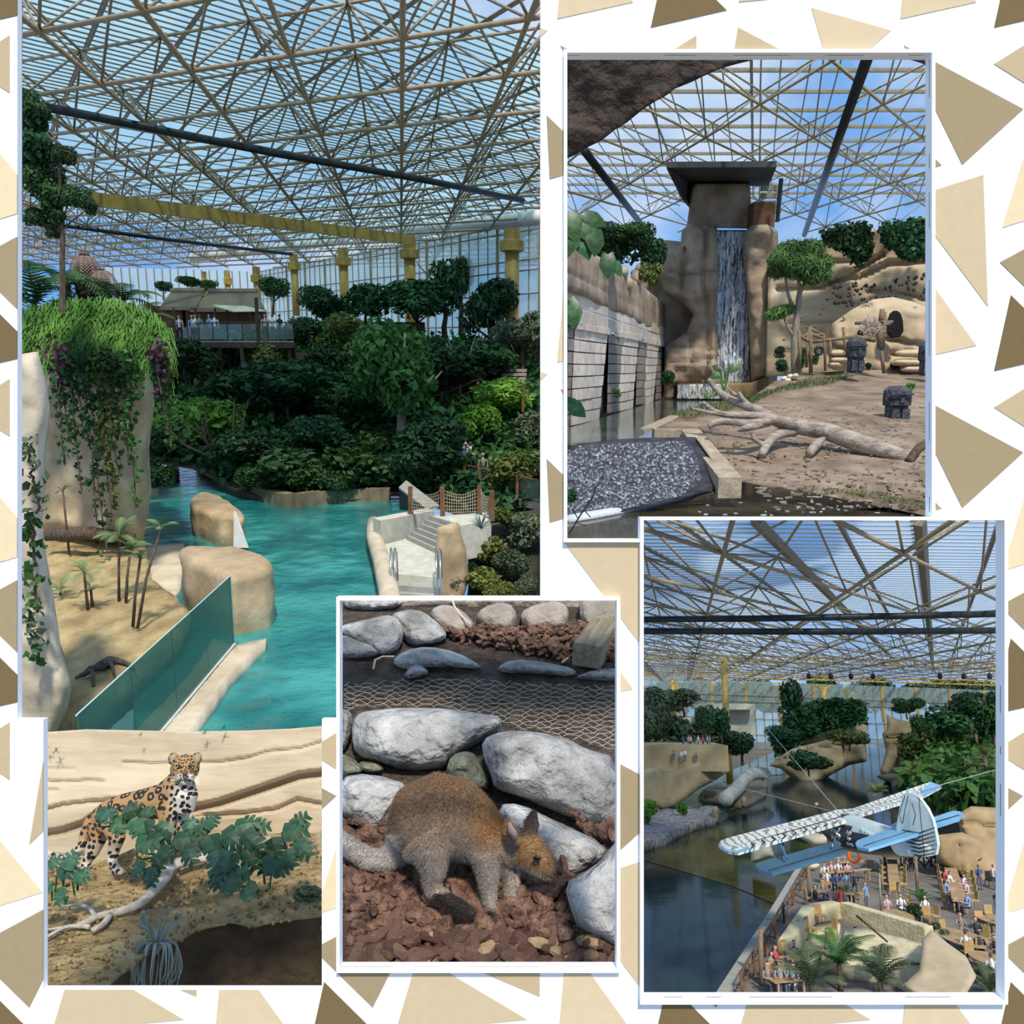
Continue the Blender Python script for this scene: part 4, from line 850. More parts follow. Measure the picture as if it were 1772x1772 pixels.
# ================================================================ PLACE B: the jaguar on its sandy ledge
Bp = Panel(1300, (75, 1245, 557, 1713))
M_RW = mat('jaguar_wall', (.44, .335, .205), (.66, .55, .38), scale=.9, bump=.35, bscale=6, stretch=(.35, 1, 2.2), detail=8, c3=(.56, .45, .30))
M_CRACK = mat('crack_brown', (.10, .07, .04), (.17, .12, .075), scale=4)
GR = [([(75, 1351), (110, 1354), (150, 1351), (178, 1352)], 4, .06), ([(215, 1320), (260, 1322), (320, 1321), (380, 1320), (430, 1312), (465, 1301), (520, 1296), (560, 1284)], 4, .05), ([(75, 1402), (110, 1393), (150, 1388), (200, 1384), (235, 1379)], 5, .09), ([(75, 1444), (110, 1438), (145, 1426), (165, 1412)], 8, .14), ([(325, 1402), (380, 1390), (440, 1370), (490, 1353), (520, 1343), (560, 1338)], 9, .20), ([(340, 1412), (420, 1408), (480, 1400), (515, 1384), (560, 1392)], 5, .08), ([(75, 1480), (120, 1483), (150, 1480)], 5, .06), ([(75, 1368), (100, 1368)], 3, .04), ([(75, 1330), (130, 1331)], 3, .02)]
rw = slab_thing(Bp, 'rock_wall', 'smooth sandstone rock wall behind the jaguar with long cracks', 'rock', M_RW, [(60, 1268), (150, 1262), (240, 1264), (330, 1266), (430, 1264), (500, 1261), (575, 1255), (575, 1560), (60, 1560)], 9.0, .8, cell=3, amp=.10, nscale=.7, strata=.05, grooves=GR)
for (x, y, s, wd) in ((355, 1267, 9, 'left tuft of the air plant pair on the rock wall'), (387, 1261, 10, 'right tuft of the air plant pair on the rock wall'), (97, 1299, 11, 'air plant on the rock wall near the left edge'), (80, 1293, 9, 'air plant cut by the left edge'), (243, 1271, 7, 'grey air plant below the glass corner')):
    rosette(Bp, Bp.at(x, y, 8.85), s * 9 / F, 12, M_LEAF[0] if x != 243 else M_LEAF[4], wd, 'air_plant', 'plant', wid=.14, rise=(-.6, 1.3), droop=.2)
M_SOILB = mat('ledge_soil', (.20, .135, .06), (.50, .37, .18), scale=3.2, bump=1.0, bscale=14, detail=10, c3=(.36, .255, .115))
def bz(x, y):
    base = -((y - 1300) / F) * 7.2
    return 8.6 - (y - 1455) * .0105
soil = [(60, 1545), (75, 1500), (150, 1500), (200, 1482), (260, 1455), (330, 1445), (420, 1443), (500, 1442), (575, 1440), (575, 1585), (470, 1598), (440, 1606), (400, 1598), (340, 1612), (320, 1625), (245, 1660), (180, 1714), (150, 1730), (60, 1730)]
slab_thing(Bp, 'sandy_ledge', 'sunlit sandy ledge the jaguar stands on', 'ground', M_SOILB, soil, bz, .5, cell=5, amp=.07, nscale=1.6)
M_DARK = mat('bank_dark', (.035, .022, .010), (.10, .065, .03), scale=2.5, bump=.8, bscale=8)  # the bank's shade is put into this dark brown
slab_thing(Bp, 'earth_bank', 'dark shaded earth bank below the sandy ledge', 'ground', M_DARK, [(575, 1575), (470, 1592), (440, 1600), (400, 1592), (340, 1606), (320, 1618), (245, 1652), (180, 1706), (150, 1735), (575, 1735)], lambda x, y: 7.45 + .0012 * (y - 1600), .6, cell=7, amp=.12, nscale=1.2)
# scattered clods on the ledge
b = MB(); rg = random.Random(3)
for k in range(900):
    x, y = rg.uniform(75, 557), rg.uniform(1455, 1700)
    if inside(soil, x, y): b.ball(Bp.at(x, y, bz(x, y) - .05), rg.uniform(.006, .022), 5, 3)
setp(b.build('soil_clods', M_SOILB, None, Bp.M), 'small crumbs of soil strewn over the sandy ledge', 'soil', kind='stuff')
# jaguar: body fused from tapered limbs
def jaguar_mat():
    m = bpy.data.materials.new('jaguar_coat'); m.use_nodes = True; t = m.node_tree; N = t.nodes; L = t.links; p = N['Principled BSDF']; p.inputs['Roughness'].default_value = .75
    tc = N.new('ShaderNodeTexCoord'); nz = N.new('ShaderNodeTexNoise'); nz.inputs['Scale'].default_value = 9; L.new(tc.outputs['Object'], nz.inputs['Vector'])
    ad = N.new('ShaderNodeMix'); ad.data_type = 'RGBA'; ad.inputs['Factor'].default_value = .06; L.new(tc.outputs['Object'], ad.inputs['A']); L.new(nz.outputs['Color'], ad.inputs['B'])
    def vor(scale, lo, hi, inv=False):
        v = N.new('ShaderNodeTexVoronoi'); v.inputs['Scale'].default_value = scale; v.inputs['Randomness'].default_value = .72; v.voronoi_dimensions = '2D'; se = N.new('ShaderNodeSeparateXYZ'); cx = N.new('ShaderNodeCombineXYZ'); L.new(ad.outputs['Result'], se.inputs[0]); L.new(se.outputs['X'], cx.inputs['X']); L.new(se.outputs['Z'], cx.inputs['Y']); L.new(cx.outputs[0], v.inputs['Vector'])
        r = N.new('ShaderNodeValToRGB'); e = r.color_ramp.elements; e[0].position = lo; e[1].position = hi
        L.new(v.outputs['Distance'], r.inputs['Fac']); return r, e
    r, e = vor(13, .12, .17); e[0].color = (1, 1, 1, 1); e[1].color = (0, 0, 0, 1)         # ring centres stay tawny
    k = e.new(.18); k.color = (0, 0, 0, 1); k = e.new(.37); k.color = (0, 0, 0, 1); k = e.new(.42); k.color = (1, 1, 1, 1)
    r2, e2 = vor(21, .30, .38); e2[0].color = (0, 0, 0, 1); e2[1].color = (1, 1, 1, 1)      # solid spots
    sp = N.new('ShaderNodeSeparateXYZ'); L.new(tc.outputs['Object'], sp.inputs[0])
    # solid spots on legs, neck, head and tail; rosettes on the flank (attribute made at build time)
    at = N.new('ShaderNodeAttribute'); at.attribute_name = 'flank'
    mx = N.new('ShaderNodeMix'); mx.data_type = 'RGBA'; L.new(at.outputs['Fac'], mx.inputs['Factor']); L.new(r2.outputs['Color'], mx.inputs['A']); L.new(r.outputs['Color'], mx.inputs['B'])
    r3, e3 = vor(46, .26, .36); e3[0].color = (0, 0, 0, 1); e3[1].color = (1, 1, 1, 1); ah = N.new('ShaderNodeAttribute'); ah.attribute_name = 'head'
    mh = N.new('ShaderNodeMix'); mh.data_type = 'RGBA'; L.new(ah.outputs['Fac'], mh.inputs['Factor']); L.new(mx.outputs['Result'], mh.inputs['A']); L.new(r3.outputs['Color'], mh.inputs['B']); mx = mh
    bc = N.new('ShaderNodeMix'); bc.data_type = 'RGBA'; ab = N.new('ShaderNodeAttribute'); ab.attribute_name = 'belly'
    bc.inputs['A'].default_value = (.40, .225, .085, 1); bc.inputs['B'].default_value = (.68, .63, .54, 1); L.new(ab.outputs['Fac'], bc.inputs['Factor'])
    fin = N.new('ShaderNodeMix'); fin.data_type = 'RGBA'; fin.inputs['A'].default_value = (.014, .010, .007, 1); L.new(mx.outputs['Result'], fin.inputs['Factor']); L.new(bc.outputs['Result'], fin.inputs['B'])
    L.new(fin.outputs['Result'], p.inputs['Base Color'])
    n2 = N.new('ShaderNodeTexNoise'); n2.inputs['Scale'].default_value = 160; L.new(tc.outputs['Object'], n2.inputs['Vector']); bp = N.new('ShaderNodeBump'); bp.inputs['Strength'].default_value = .3; bp.inputs['Distance'].default_value = .01
    L.new(n2.outputs['Fac'], bp.inputs['Height']); L.new(bp.outputs[0], p.inputs['Normal']); return m
JD = 7.9
jo = Bp.at(230, 1500, JD)
def J(x, y, dd=0): return Bp.at(x, y, JD + dd) - jo
u = JD / F
b = MB()
b.tube([J(172, 1418, .12), J(190, 1410, .1), J(215, 1400, .06), J(245, 1393, .02), J(270, 1388, -.02), J(292, 1384, -.06), J(310, 1388, -.1)], [20 * u, 25 * u, 25 * u, 25 * u, 27 * u, 27 * u, 20 * u], 16)
b.tube([J(292, 1378, -.06), J(306, 1360, -.1), J(318, 1340, -.14)], [27 * u, 23 * u, 17 * u], 14)           # neck
b.tube([J(316, 1352, -.12), J(321, 1378, -.14), J(318, 1402, -.1)], [17 * u, 20 * u, 17 * u], 14)            # chest
b.ball(J(320, 1330, -.16), (23 * u, 24 * u, 23 * u), 16, 10)
b.ball(J(319, 1321, -.17), (20 * u, 20 * u, 14 * u), 14, 8)
b.tube([J(320, 1335, -.2), J(320, 1343, -.29)], [15 * u, 11 * u], 12)                                           # muzzle
b.ball(J(311, 1344, -.27), 8 * u, 10, 6); b.ball(J(329, 1344, -.27), 8 * u, 10, 6); b.ball(J(320, 1352, -.25), (9 * u, 8 * u, 7 * u), 10, 6)
for sx in (-1, 1): b.ball(J(320 + sx * 20.5, 1312.5, -.15), (9.5 * u, 4.5 * u, 11 * u), 12, 8)
b.tube([J(186, 1415, .0), J(196, 1432, -.06), J(203, 1452, -.08), J(197, 1472, -.04), J(194, 1490, -.04), J(201, 1504, -.08)], [24 * u, 19 * u, 13 * u, 9.5 * u, 8 * u, 7 * u], 12)
b.tube([J(200, 1505, -.06), J(210, 1508, -.14)], [7.5 * u, 6 * u], 10)
b.tube([J(172, 1425, .2), J(170, 1450, .2), J(160, 1475, .22), J(149, 1492, .24), J(150, 1515, .2), J(153, 1530, .15)], [20 * u, 15 * u, 11 * u, 8.5 * u, 7.5 * u, 7 * u], 12)
b.tube([J(152, 1530, .15), J(160, 1534, .06)], [7.5 * u, 6 * u], 10)
b.tube([J(288, 1396, -.16), J(288, 1420, -.18), J(288, 1440, -.18), J(287, 1466, -.2)], [17 * u, 12 * u, 9.5 * u, 8 * u], 12); b.tube([J(287, 1468, -.2), J(290, 1472, -.3)], [8.5 * u, 7 * u], 10)
b.tube([J(316, 1400, -.02), J(313, 1422, 0), J(309, 1450, 0), J(308, 1466, -.02)], [15 * u, 10.5 * u, 8.5 * u, 8 * u], 12)
tail = [(160, 1412), (150, 1432), (144, 1452), (139, 1468), (128, 1481), (114, 1488), (100, 1485), (88, 1478), (79, 1472)]
b.tube([J(x, y, .25 - .01 * k) for k, (x, y) in enumerate(tail)], [9 * u, 8.5 * u, 8 * u, 8 * u, 7.5 * u, 7 * u, 6.5 * u, 6 * u, 4.5 * u], 10)
jm = remesh(b, 'jaguar', .011, jaguar_mat(), 5)
fa = jm.attributes.new('flank', 'FLOAT', 'POINT'); ba = jm.attributes.new('belly', 'FLOAT', 'POINT'); ha = jm.attributes.new('head', 'FLOAT', 'POINT'); hv = []; fv = []; bv = []
hd = J(320, 1330, -.16)
for v in jm.vertices:
    px, py = Bp.px(v.co + jo); f = 1.0 if 172 < px < 282 and py < 1425 - (px - 200) * .06 else 0.0
    fv.append(f); hv.append(1.0 if px > 294 and py < 1356 else 0.0)
    be = max(0, min(1, (px - 288) / 18)) * max(0, min(1, (py - 1356) / 12)) * (1 if py < 1425 else .3)
    be = max(be, max(0, min(1, (py - 1446) / 30)) * .7 * (px < 240)); 
    if abs(px - 320) < 13 and 1340 < py < 1360: be = .9
    bv.append(be)
fa.data.foreach_set('value', fv); ha.data.foreach_set('value', hv); ba.data.foreach_set('value', bv)
jag = thing('jaguar', 'spotted jaguar standing on the ledge with its face turned to the viewer', 'jaguar', Bp, jo)
link('body', jm, jag)
M_EYE = mat('eye_amber', (.30, .28, .14), (.38, .36, .2), rough=.15); M_NOSE = mat('nose_dark', (.05, .03, .03), (.09, .055, .05), rough=.4); M_BLK = mat('pupil', (.006, .006, .006), (.01, .01, .01), rough=.15); M_EARIN = mat('ear_inner', (.30, .25, .18), (.40, .34, .26)); M_WHISK = mat('whisker', (.85, .85, .8), (.9, .9, .86))
for sx in (-1, 1):
    e = MB().ball(J(320 + sx * 10.5, 1327, -.292), (3.4 * u, 2.4 * u, 2.2 * u), 12, 8).build('eye', M_EYE, jag, smooth=True); MB().ball(J(320 + sx * 10.5, 1327, -.307), (1.4 * u, 1.2 * u, 1.5 * u), 8, 6).build('pupil', M_BLK, e)
    MB().tube([J(320 + sx * 15, 1324.5, -.285), J(320 + sx * 10, 1323.5, -.305), J(320 + sx * 6, 1328, -.31)], .8 * u, 5).build('eye_rim', M_BLK, jag)
    MB().ball(J(320 + sx * 20.5, 1313, -.178), (6 * u, 2.4 * u, 7.5 * u), 10, 6).build('inner_ear', M_EARIN, jag, smooth=True)
    for k in range(4): MB().tube([J(320 + sx * 8, 1344 + k * 1.5, -.32), J(320 + sx * 17, 1343 + k * 2.5, -.36), J(320 + sx * 25, 1346 + k * 4, -.36)], .35 * u, 3).build('whisker', M_WHISK, jag)
MB().add([J(314.5, 1337.5, -.345), J(325.5, 1337.5, -.345), J(323, 1341.5, -.37), J(320, 1343.5, -.365), J(317, 1341.5, -.37), J(320, 1337, -.30)], [(0, 4, 3, 2, 1), (0, 1, 5), (1, 2, 5), (2, 3, 5), (3, 4, 5), (4, 0, 5)]).build('nose', M_NOSE, jag)
MB().tube([J(309, 1349.5, -.335), J(315, 1350.5, -.36), J(320, 1348, -.37), J(325, 1350.5, -.36), J(331, 1349.5, -.335)], .9 * u, 5).build('mouth', M_BLK, jag)
# dead limb
lb = thing('dead_branch', 'pale bare tree limb lying forked across the sandy ledge', 'branch', Bp, Bp.at(220, 1560, 7.0)); o = Bp.at(220, 1560, 7.0); M_LIMB = mat('bleached_wood', (.36, .31, .245), (.58, .53, .45), scale=6, bump=.3, stretch=(2, 2, 2))
def limb(pts, rad): MB().tube(curve([Bp.at(x, y, bz(x, y) - .12 + dd) - o for x, y, dd in pts], 4), spread([r * 7.2 / F * (.9 + .2 * R.random()) for r in rad], 4, 0), 10).build('limb', M_LIMB, lb, smooth=True)
limb([(470, 1452, .1), (430, 1460, -.1), (375, 1480, -.15), (330, 1488, -.15), (298, 1500, -.15), (285, 1520, -.12), (262, 1546, -.08), (240, 1565, -.05), (205, 1578, 0), (170, 1586, 0), (150, 1596, 0), (135, 1603, 0)], [6, 7, 8, 9, 10, 10, 9, 8, 7, 6, 6, 5])
limb([(305, 1488, -.15), (285, 1478, -.18), (262, 1474, -.2), (234, 1469, -.2)], [5, 4.5, 4, 3])
limb([(165, 1588, 0), (155, 1572, -.03), (135, 1566, -.03), (106, 1569, 0)], [4, 3, 2.5, 1.5]); limb([(190, 1584, 0), (178, 1600, 0), (160, 1610, 0)], [5, 4.5, 4])
limb([(155, 1604, 0), (120, 1603, 0), (95, 1614, 0), (72, 1628, .02)], [3.5, 3, 2.5, 2]); limb([(120, 1604, 0), (95, 1607, 0), (75, 1610, 0)], [2.5, 2, 1.5]); limb([(275, 1514, -.12), (268, 1507, -.16)], [4, 3])
# monstera leaves
M_MON = mat('monstera', (.013, .05, .026), (.05, .125, .062), rnd=.4, rough=.45, scale=2.5)
ML = split_leaf_mesh('leaf', M_MON)
def monstera(label, leaves, base):
    o = Bp.at(*base[:2], base[2]); t = thing('monstera_plant', label, 'plant', Bp, o)
    for (x, y, s, a, d) in leaves:
        q = Bp.at(x, y, d) - o; f = link('leaf', ML, t, loc=q); f.rotation_euler = Euler((R.uniform(.75, 1.35), R.uniform(-.35, .35), 0)).to_matrix().to_4x4().to_euler(); f.matrix_local = Matrix.Translation(q) @ Matrix.Rotation(R.uniform(-.3, .3), 4, 'Z') @ Matrix.Rotation(R.uniform(1.0, 1.4), 4, 'X') @ Matrix.Rotation(math.radians(a), 4, 'Z') @ Matrix.Scale(s * .86 * d / F, 4)
        MB().tube([q, q + Vector((R.uniform(-.03, .03), .06, -.12)), q * .6 + Vector((0, .1, -.06))], .008, 5).build('leaf_stalk', M_LEAF[1], t)
monstera('monstera leaves hanging in front of the jaguar haunch', [(168, 1404, 36, -10, 7.2), (200, 1412, 34, -60, 7.2), (212, 1408, 34, 20, 7.15), (224, 1420, 34, -40, 7.1), (238, 1416, 38, -70, 7.1), (256, 1418, 32, -80, 7.1), (270, 1428, 32, -20, 7.15), (245, 1405, 22, 10, 7.15)], (215, 1440, 7.3))
monstera('monstera leaves below the jaguar chest', [(236, 1460, 42, 10, 6.95), (255, 1450, 40, 0, 6.95), (275, 1468, 34, -30, 6.9), (300, 1452, 40, 10, 6.9), (320, 1462, 40, -50, 6.9), (330, 1440, 36, 30, 7.0), (268, 1478, 30, -60, 6.9), (258, 1500, 34, -80, 6.85), (245, 1488, 30, -110, 6.85), (345, 1455, 36, -20, 6.9), (318, 1438, 28, 60, 7.0)], (290, 1490, 6.95))
monstera('large monstera clump over the middle of the branch', [(362, 1445, 46, -60, 6.8), (385, 1438, 48, -30, 6.8), (405, 1430, 44, 20, 6.8), (420, 1440, 46, -40, 6.75), (378, 1470, 48, -80, 6.7), (400, 1475, 46, -100, 6.7), (425, 1470, 40, -60, 6.75), (395, 1500, 42, -90, 6.7), (372, 1505, 34, -70, 6.7), (432, 1432, 36, 10, 6.9), (355, 1432, 30, 50, 6.95)], (395, 1505, 6.9))
monstera('light monstera leaves at the right end of the branch', [(470, 1450, 46, -70, 6.9), (488, 1440, 46, 10, 6.9), (505, 1432, 36, 40, 6.95), (512, 1455, 40, -40, 6.9), (460, 1470, 40, -90, 6.85), (495, 1470, 34, -60, 6.85)], (485, 1480, 6.95))
monstera('wilted monstera leaves low in front of the clump', [(430, 1505, 44, -150, 6.6), (455, 1500, 42, 10, 6.6), (470, 1508, 36, 20, 6.6), (418, 1525, 40, -170, 6.55), (440, 1525, 34, -120, 6.55)], (445, 1530, 6.65))
monstera('leafy seedling at the left edge below the tail', [(80, 1500, 26, 40, 6.9), (98, 1515, 34, 30, 6.85), (112, 1505, 34, 70, 6.85), (125, 1520, 30, 10, 6.85), (90, 1530, 30, -150, 6.8), (108, 1535, 30, -100, 6.8), (135, 1512, 22, 30, 6.9)], (108, 1545, 6.9))
M_TILL = mat('tillandsia', (.16, .19, .15), (.34, .37, .31), rough=.7, scale=4)
tl = thing('tillandsia', 'grey-green tillandsia with long curling leaves on the bank edge', 'plant', Bp, Bp.at(270, 1650, 6.6)); rg = random.Random(9)
for k in range(46):
    a = rg.uniform(0, 6.28); l = rg.uniform(.16, .36) if k > 9 else rg.uniform(.1, .2); w = .03 if k > 9 else 0
    d = Vector((math.cos(a), math.sin(a) * .6, 0)); top = .10 if k > 9 else .2
    pts = [Vector((0, 0, 0)), d * .07 + Vector((0, 0, top * .7)), d * .14 + Vector((0, 0, top * .4 if k > 9 else top)), d * rg.uniform(.1, .19) + Vector((0, 0, -l * .5 if k > 9 else top * 1.3)), d * rg.uniform(.02, .16) + Vector((0, 0, -l if k > 9 else top * 1.4))]
    MB().tube(curve(pts, 5), spread([.010, .009, .007, .004, .0015], 5, 0), 5).build('leaf', M_TILL, tl, smooth=True)
M_BRO = mat('bromeliad_red', (.12, .008, .02), (.28, .03, .06), rnd=.2, rough=.4); M_BROY = mat('bromeliad_tip', (.62, .62, .25), (.75, .75, .4), rough=.4)
bt = rosette(Bp, Bp.at(96, 1705, 6.4), .22, 22, M_BRO, 'dark red bromeliad with yellow-green tips in the lower left corner', 'bromeliad', 'plant', wid=.14, rise=(.3, 1.4), droop=.35)
for k in range(8):
    a = k * .8; d = Vector((math.cos(a), math.sin(a), 0)); MB().add([d * .14 + Vector((0, 0, .12)), d * .19 + Vector((d.y * .02, -d.x * .02, .11)), d * .24 + Vector((0, 0, .06)), d * .19 + Vector((-d.y * .02, d.x * .02, .11))], [(0, 1, 2, 3)]).build('leaf_tip', M_BROY, bt)
shrub(Bp, Bp.at(537, 1566, 7.2), .16, .26, 4, 'small dry weed at the right edge of the ledge')

# ================================================================ PLACE D: the wallaby among boulders
D = Panel(300, (590, 1038, 1066, 1672))
ZD = -2.6
M_GRAV = mat('gravel_soil', (.075, .055, .04), (.20, .155, .115), scale=14, bump=.9, bscale=60, detail=10, c3=(.13, .10, .075))
flat_pts = [(587, 1035), (1085, 1035), (1085, 1690), (587, 1690)]
slab_thing(D, 'gravel_ground', 'brown gravelly soil of the wallaby enclosure', 'ground', M_GRAV, flat_pts, lambda x, y: ZD, .3, cell=14, zmode=True, amp=.02, nscale=2)
M_ROCKG = mat('boulder_grey', (.22, .21, .19), (.66, .64, .59), scale=5, bump=.9, bscale=14, detail=12, rnd=.18, c3=(.43, .415, .385))
M_ROCKM = mat('boulder_mossy', (.16, .165, .10), (.42, .42, .34), scale=5, bump=.9, bscale=14, detail=12, c3=(.30, .30, .22))
M_ROCKB = mat('boulder_brown', (.26, .215, .165), (.52, .46, .38), scale=4, bump=.7, bscale=14, detail=10, rnd=.15)
def boulder(poly, label, m, ybase, bulge=.16, seed=0, bw=34):
    d = D.g(sum(p[0] for p in poly) / len(poly), ybase, ZD).y
    return slab_thing(D, 'boulder', label, 'boulder', m, [(max(x, 587), max(y, 1035)) for x, y in smooth_poly(poly, 1)], lambda x, y: d + (ybase - y) * .0006 * d, .25, cell=5, amp=.045, nscale=4, bulge=bulge, bw=bw, seed=seed)
BO = [([(612, 1235), (660, 1226), (760, 1224), (830, 1234), (868, 1240), (868, 1262), (820, 1290), (785, 1310), (770, 1330), (700, 1334), (660, 1320), (615, 1308), (607, 1270)], 'long flat-topped grey boulder at the middle left', M_ROCKG, 1335),
 ([(832, 1280), (870, 1264), (930, 1266), (985, 1278), (1010, 1295), (1070, 1310), (1075, 1430), (1030, 1432), (960, 1405), (900, 1378), (855, 1365), (850, 1340), (838, 1315)], 'largest pale boulder at the right with green striations', M_ROCKG, 1432),
 ([(585, 1345), (640, 1337), (715, 1360), (690, 1400), (670, 1440), (640, 1440), (600, 1420), (580, 1400)], 'pale boulder behind the wallaby rump', M_ROCKG, 1446),
 ([(860, 1392), (900, 1390), (960, 1420), (1052, 1462), (1040, 1495), (990, 1525), (960, 1520), (930, 1490), (870, 1450)], 'flat slate-grey boulder behind the wallaby head', M_ROCKG, 1478),
 ([(975, 1530), (1010, 1510), (1040, 1490), (1060, 1460), (1080, 1450), (1080, 1660), (1050, 1630), (1000, 1610), (990, 1580)], 'light grey boulder at the lower right edge', M_ROCKG, 1650),
 ([(780, 1305), (815, 1298), (835, 1320), (850, 1350), (840, 1372), (800, 1360), (770, 1340)], 'rough mossy stone wedged between the two largest boulders', M_ROCKM, 1385),
 ([(580, 1225), (602, 1228), (612, 1240), (606, 1280), (596, 1300), (580, 1305)], 'boulder cut by the left frame edge', M_ROCKG, 1310),
 ([(578, 1300), (610, 1312), (630, 1330), (620, 1345), (578, 1350)], 'dark mossy stone under the left boulder', M_ROCKM, 1352), ([(618, 1318), (650, 1316), (668, 1330), (650, 1342), (622, 1340)], 'small round mossy stone under the long boulder', M_ROCKM, 1345),
 ([(580, 1085), (640, 1070), (680, 1062), (700, 1085), (695, 1120), (670, 1135), (640, 1128), (600, 1100)], 'dark slabby boulder at the upper left', M_ROCKG, 1138), ([(672, 1062), (720, 1052), (750, 1070), (778, 1100), (760, 1112), (720, 1118), (700, 1110), (690, 1085)], 'angular grey boulder right of the slabby one', M_ROCKG, 1118),
 ([(578, 1100), (610, 1098), (650, 1115), (662, 1130), (640, 1138), (578, 1140)], 'low dark boulder at the left edge', M_ROCKG, 1140), ([(742, 1055), (770, 1044), (800, 1055), (824, 1082), (815, 1098), (780, 1100), (755, 1085)], 'rounded grey boulder with a straw on it', M_ROCKB, 1100),
 ([(823, 1060), (850, 1045), (880, 1042), (896, 1062), (890, 1090), (860, 1096), (830, 1085)], 'rounded tan boulder in the middle of the back row', M_ROCKB, 1097), ([(898, 1060), (930, 1044), (975, 1040), (986, 1060), (980, 1088), (940, 1092), (905, 1090)], 'wide tan boulder right in the back row', M_ROCKB, 1093),
 ([(1002, 1030), (1075, 1030), (1075, 1080), (1020, 1090), (1003, 1075)], 'tan boulder behind the timber beam', M_ROCKB, 1092), ([(675, 1146), (700, 1125), (740, 1118), (790, 1128), (830, 1150), (836, 1158), (780, 1155), (735, 1155), (700, 1160)], 'pointed flat grey rock on the soil, left', M_ROCKG, 1162),
 ([(694, 1178), (715, 1142), (742, 1160), (740, 1168)], 'small triangular grey rock leaning on the pointed rock', M_ROCKG, 1180), ([(858, 1156), (885, 1140), (940, 1145), (1000, 1158), (996, 1172), (930, 1165), (870, 1165)], 'long low grey rock on the soil, right', M_ROCKG, 1172), ([(992, 1172), (1030, 1158), (1075, 1156), (1075, 1178), (1020, 1178)], 'white low rock at the right edge', M_ROCKG, 1180),
 ([(590, 1036), (640, 1030), (700, 1034), (690, 1052), (640, 1058), (600, 1055)], 'pale stone in the top left corner', M_ROCKG, 1060), ([(765, 1345), (785, 1340), (800, 1352), (780, 1362)], 'small white stone peeking over the wallaby back', M_ROCKG, 1385)]
for n, (poly, wd, m, yb) in enumerate(BO): boulder(poly, wd, m, yb, seed=n, bulge=.14 if yb > 1200 else .1, bw=34 if yb > 1200 else 20)
# back bank behind the rocks
slab_thing(D, 'earth_slope', 'straw-covered brown earth behind the back row of rocks', 'ground', M_ROCKB, [(587, 1035), (1085, 1035), (1085, 1060), (900, 1062), (760, 1050), (587, 1062)], lambda x, y: D.g(800, 1062, ZD).y + .1, .3, cell=8, amp=.08, nscale=2)
q = D.g(1012, 1136, ZD); tb = single(MB().box((0, 0, 0), (.16, 1.2, .13)), 'timber_beam', mat('weathered_timber', (.17, .14, .085), (.32, .27, .18), scale=5, bump=.5, stretch=(6, .6, 6)), D, q, 'weathered square timber at the upper right', 'beam')
e1 = D.g(1030, 1134, ZD) + Vector((0, 0, .08)); e2 = D.at(1075, 1052, e1.y + .7); dd = e2 - e1; tb.matrix_world = D.M @ Matrix.Translation(e1 + dd * .5) @ dd.to_track_quat('Y', 'Z').to_matrix().to_4x4()
# wire mesh lying on the soil
M_WIRE = mat('wire_tan', (.33, .27, .19), (.46, .38, .28), scale=3)
net = MB(); mp = [(588, 1190), (760, 1178), (1080, 1195), (1080, 1310), (1000, 1290), (880, 1262), (760, 1232), (640, 1230), (588, 1245)]
for fam in (0, 1):
    for k in range(-40, 60):
        seg = []
        for s in range(60):
            x = 560 + s * 9; y = (1180 + k * 9 + s * 3.2) if fam == 0 else (1330 + k * 9 - s * 3.0)
            if inside(mp, x, y): seg.append(D.g(x, y, ZD) + Vector((0, 0, .025 + .008 * math.sin(s * 1.7 + k))))
            else:
                if len(seg) > 1: net.tube(seg, .0016, 3, caps=False)
                seg = []
        if len(seg) > 1: net.tube(seg, .0016, 3, caps=False)
setp(net.build('wire_mesh', M_WIRE, None, D.M), 'tan diamond wire mesh lying on the soil', 'mesh', kind='stuff')
# bark chips
CH = []
rg = random.Random(21)
M_CHIP = mat('bark_chip', (.12, .06, .042), (.42, .25, .175), scale=22, bump=.7, bscale=60, rnd=.4, stretch=(1, 4, 4), c3=(.25, .135, .095)); M_CHIPT = mat('bark_chip_tan', (.30, .19, .10), (.50, .36, .21), scale=22, bump=.5, rnd=.3, stretch=(1, 5, 5))
for k in range(10):
    b = MB(); n = 7; V = []
    for (t, s) in ((-1, .45), (-.6, .95), (.1, 1.0), (.65, .8), (1, .35)):
        for j in range(n):
            a = 6.283 * j / n; V.append((t * .5, math.cos(a) * .22 * s * rg.uniform(.7, 1.15), math.sin(a) * .19 * s * rg.uniform(.6, 1.25)))
    fs = [(i * n + j, i * n + (j + 1) % n, (i + 1) * n + (j + 1) % n, (i + 1) * n + j) for i in range(4) for j in range(n)] + [tuple(range(n - 1, -1, -1)), tuple(range(4 * n, 5 * n))]
    b.add(V, fs); CH.append(b.mesh('bark_chip', M_CHIPT if k == 9 else M_CHIP))
chips = []
def chip_ok(x, y): return (y > 1420 + max(0, (640 - x)) * -.4) and not inside(BO[4][0], x, y) and not inside(BO[3][0], x, y) and not inside(BO[2][0], x, y)
tries = 0
while len(chips) < 1400 and tries < 20000:
    tries += 1; x, y = rg.uniform(584, 1072), rg.uniform(1425, 1690)
    if chip_ok(x, y): chips.append((x, y, rg.uniform(.055, .125), rg.random()))
chips2 = []
while len(chips2) < 700:
    x, y = rg.uniform(770, 1070), rg.uniform(1095, 1150)
    if y > 1098 and y < 1105 + (x - 750) * .18: chips2.append((x, y, rg.uniform(.035, .07), rg.random()))
chips.sort(key=lambda c: -c[1]); rest = MB()
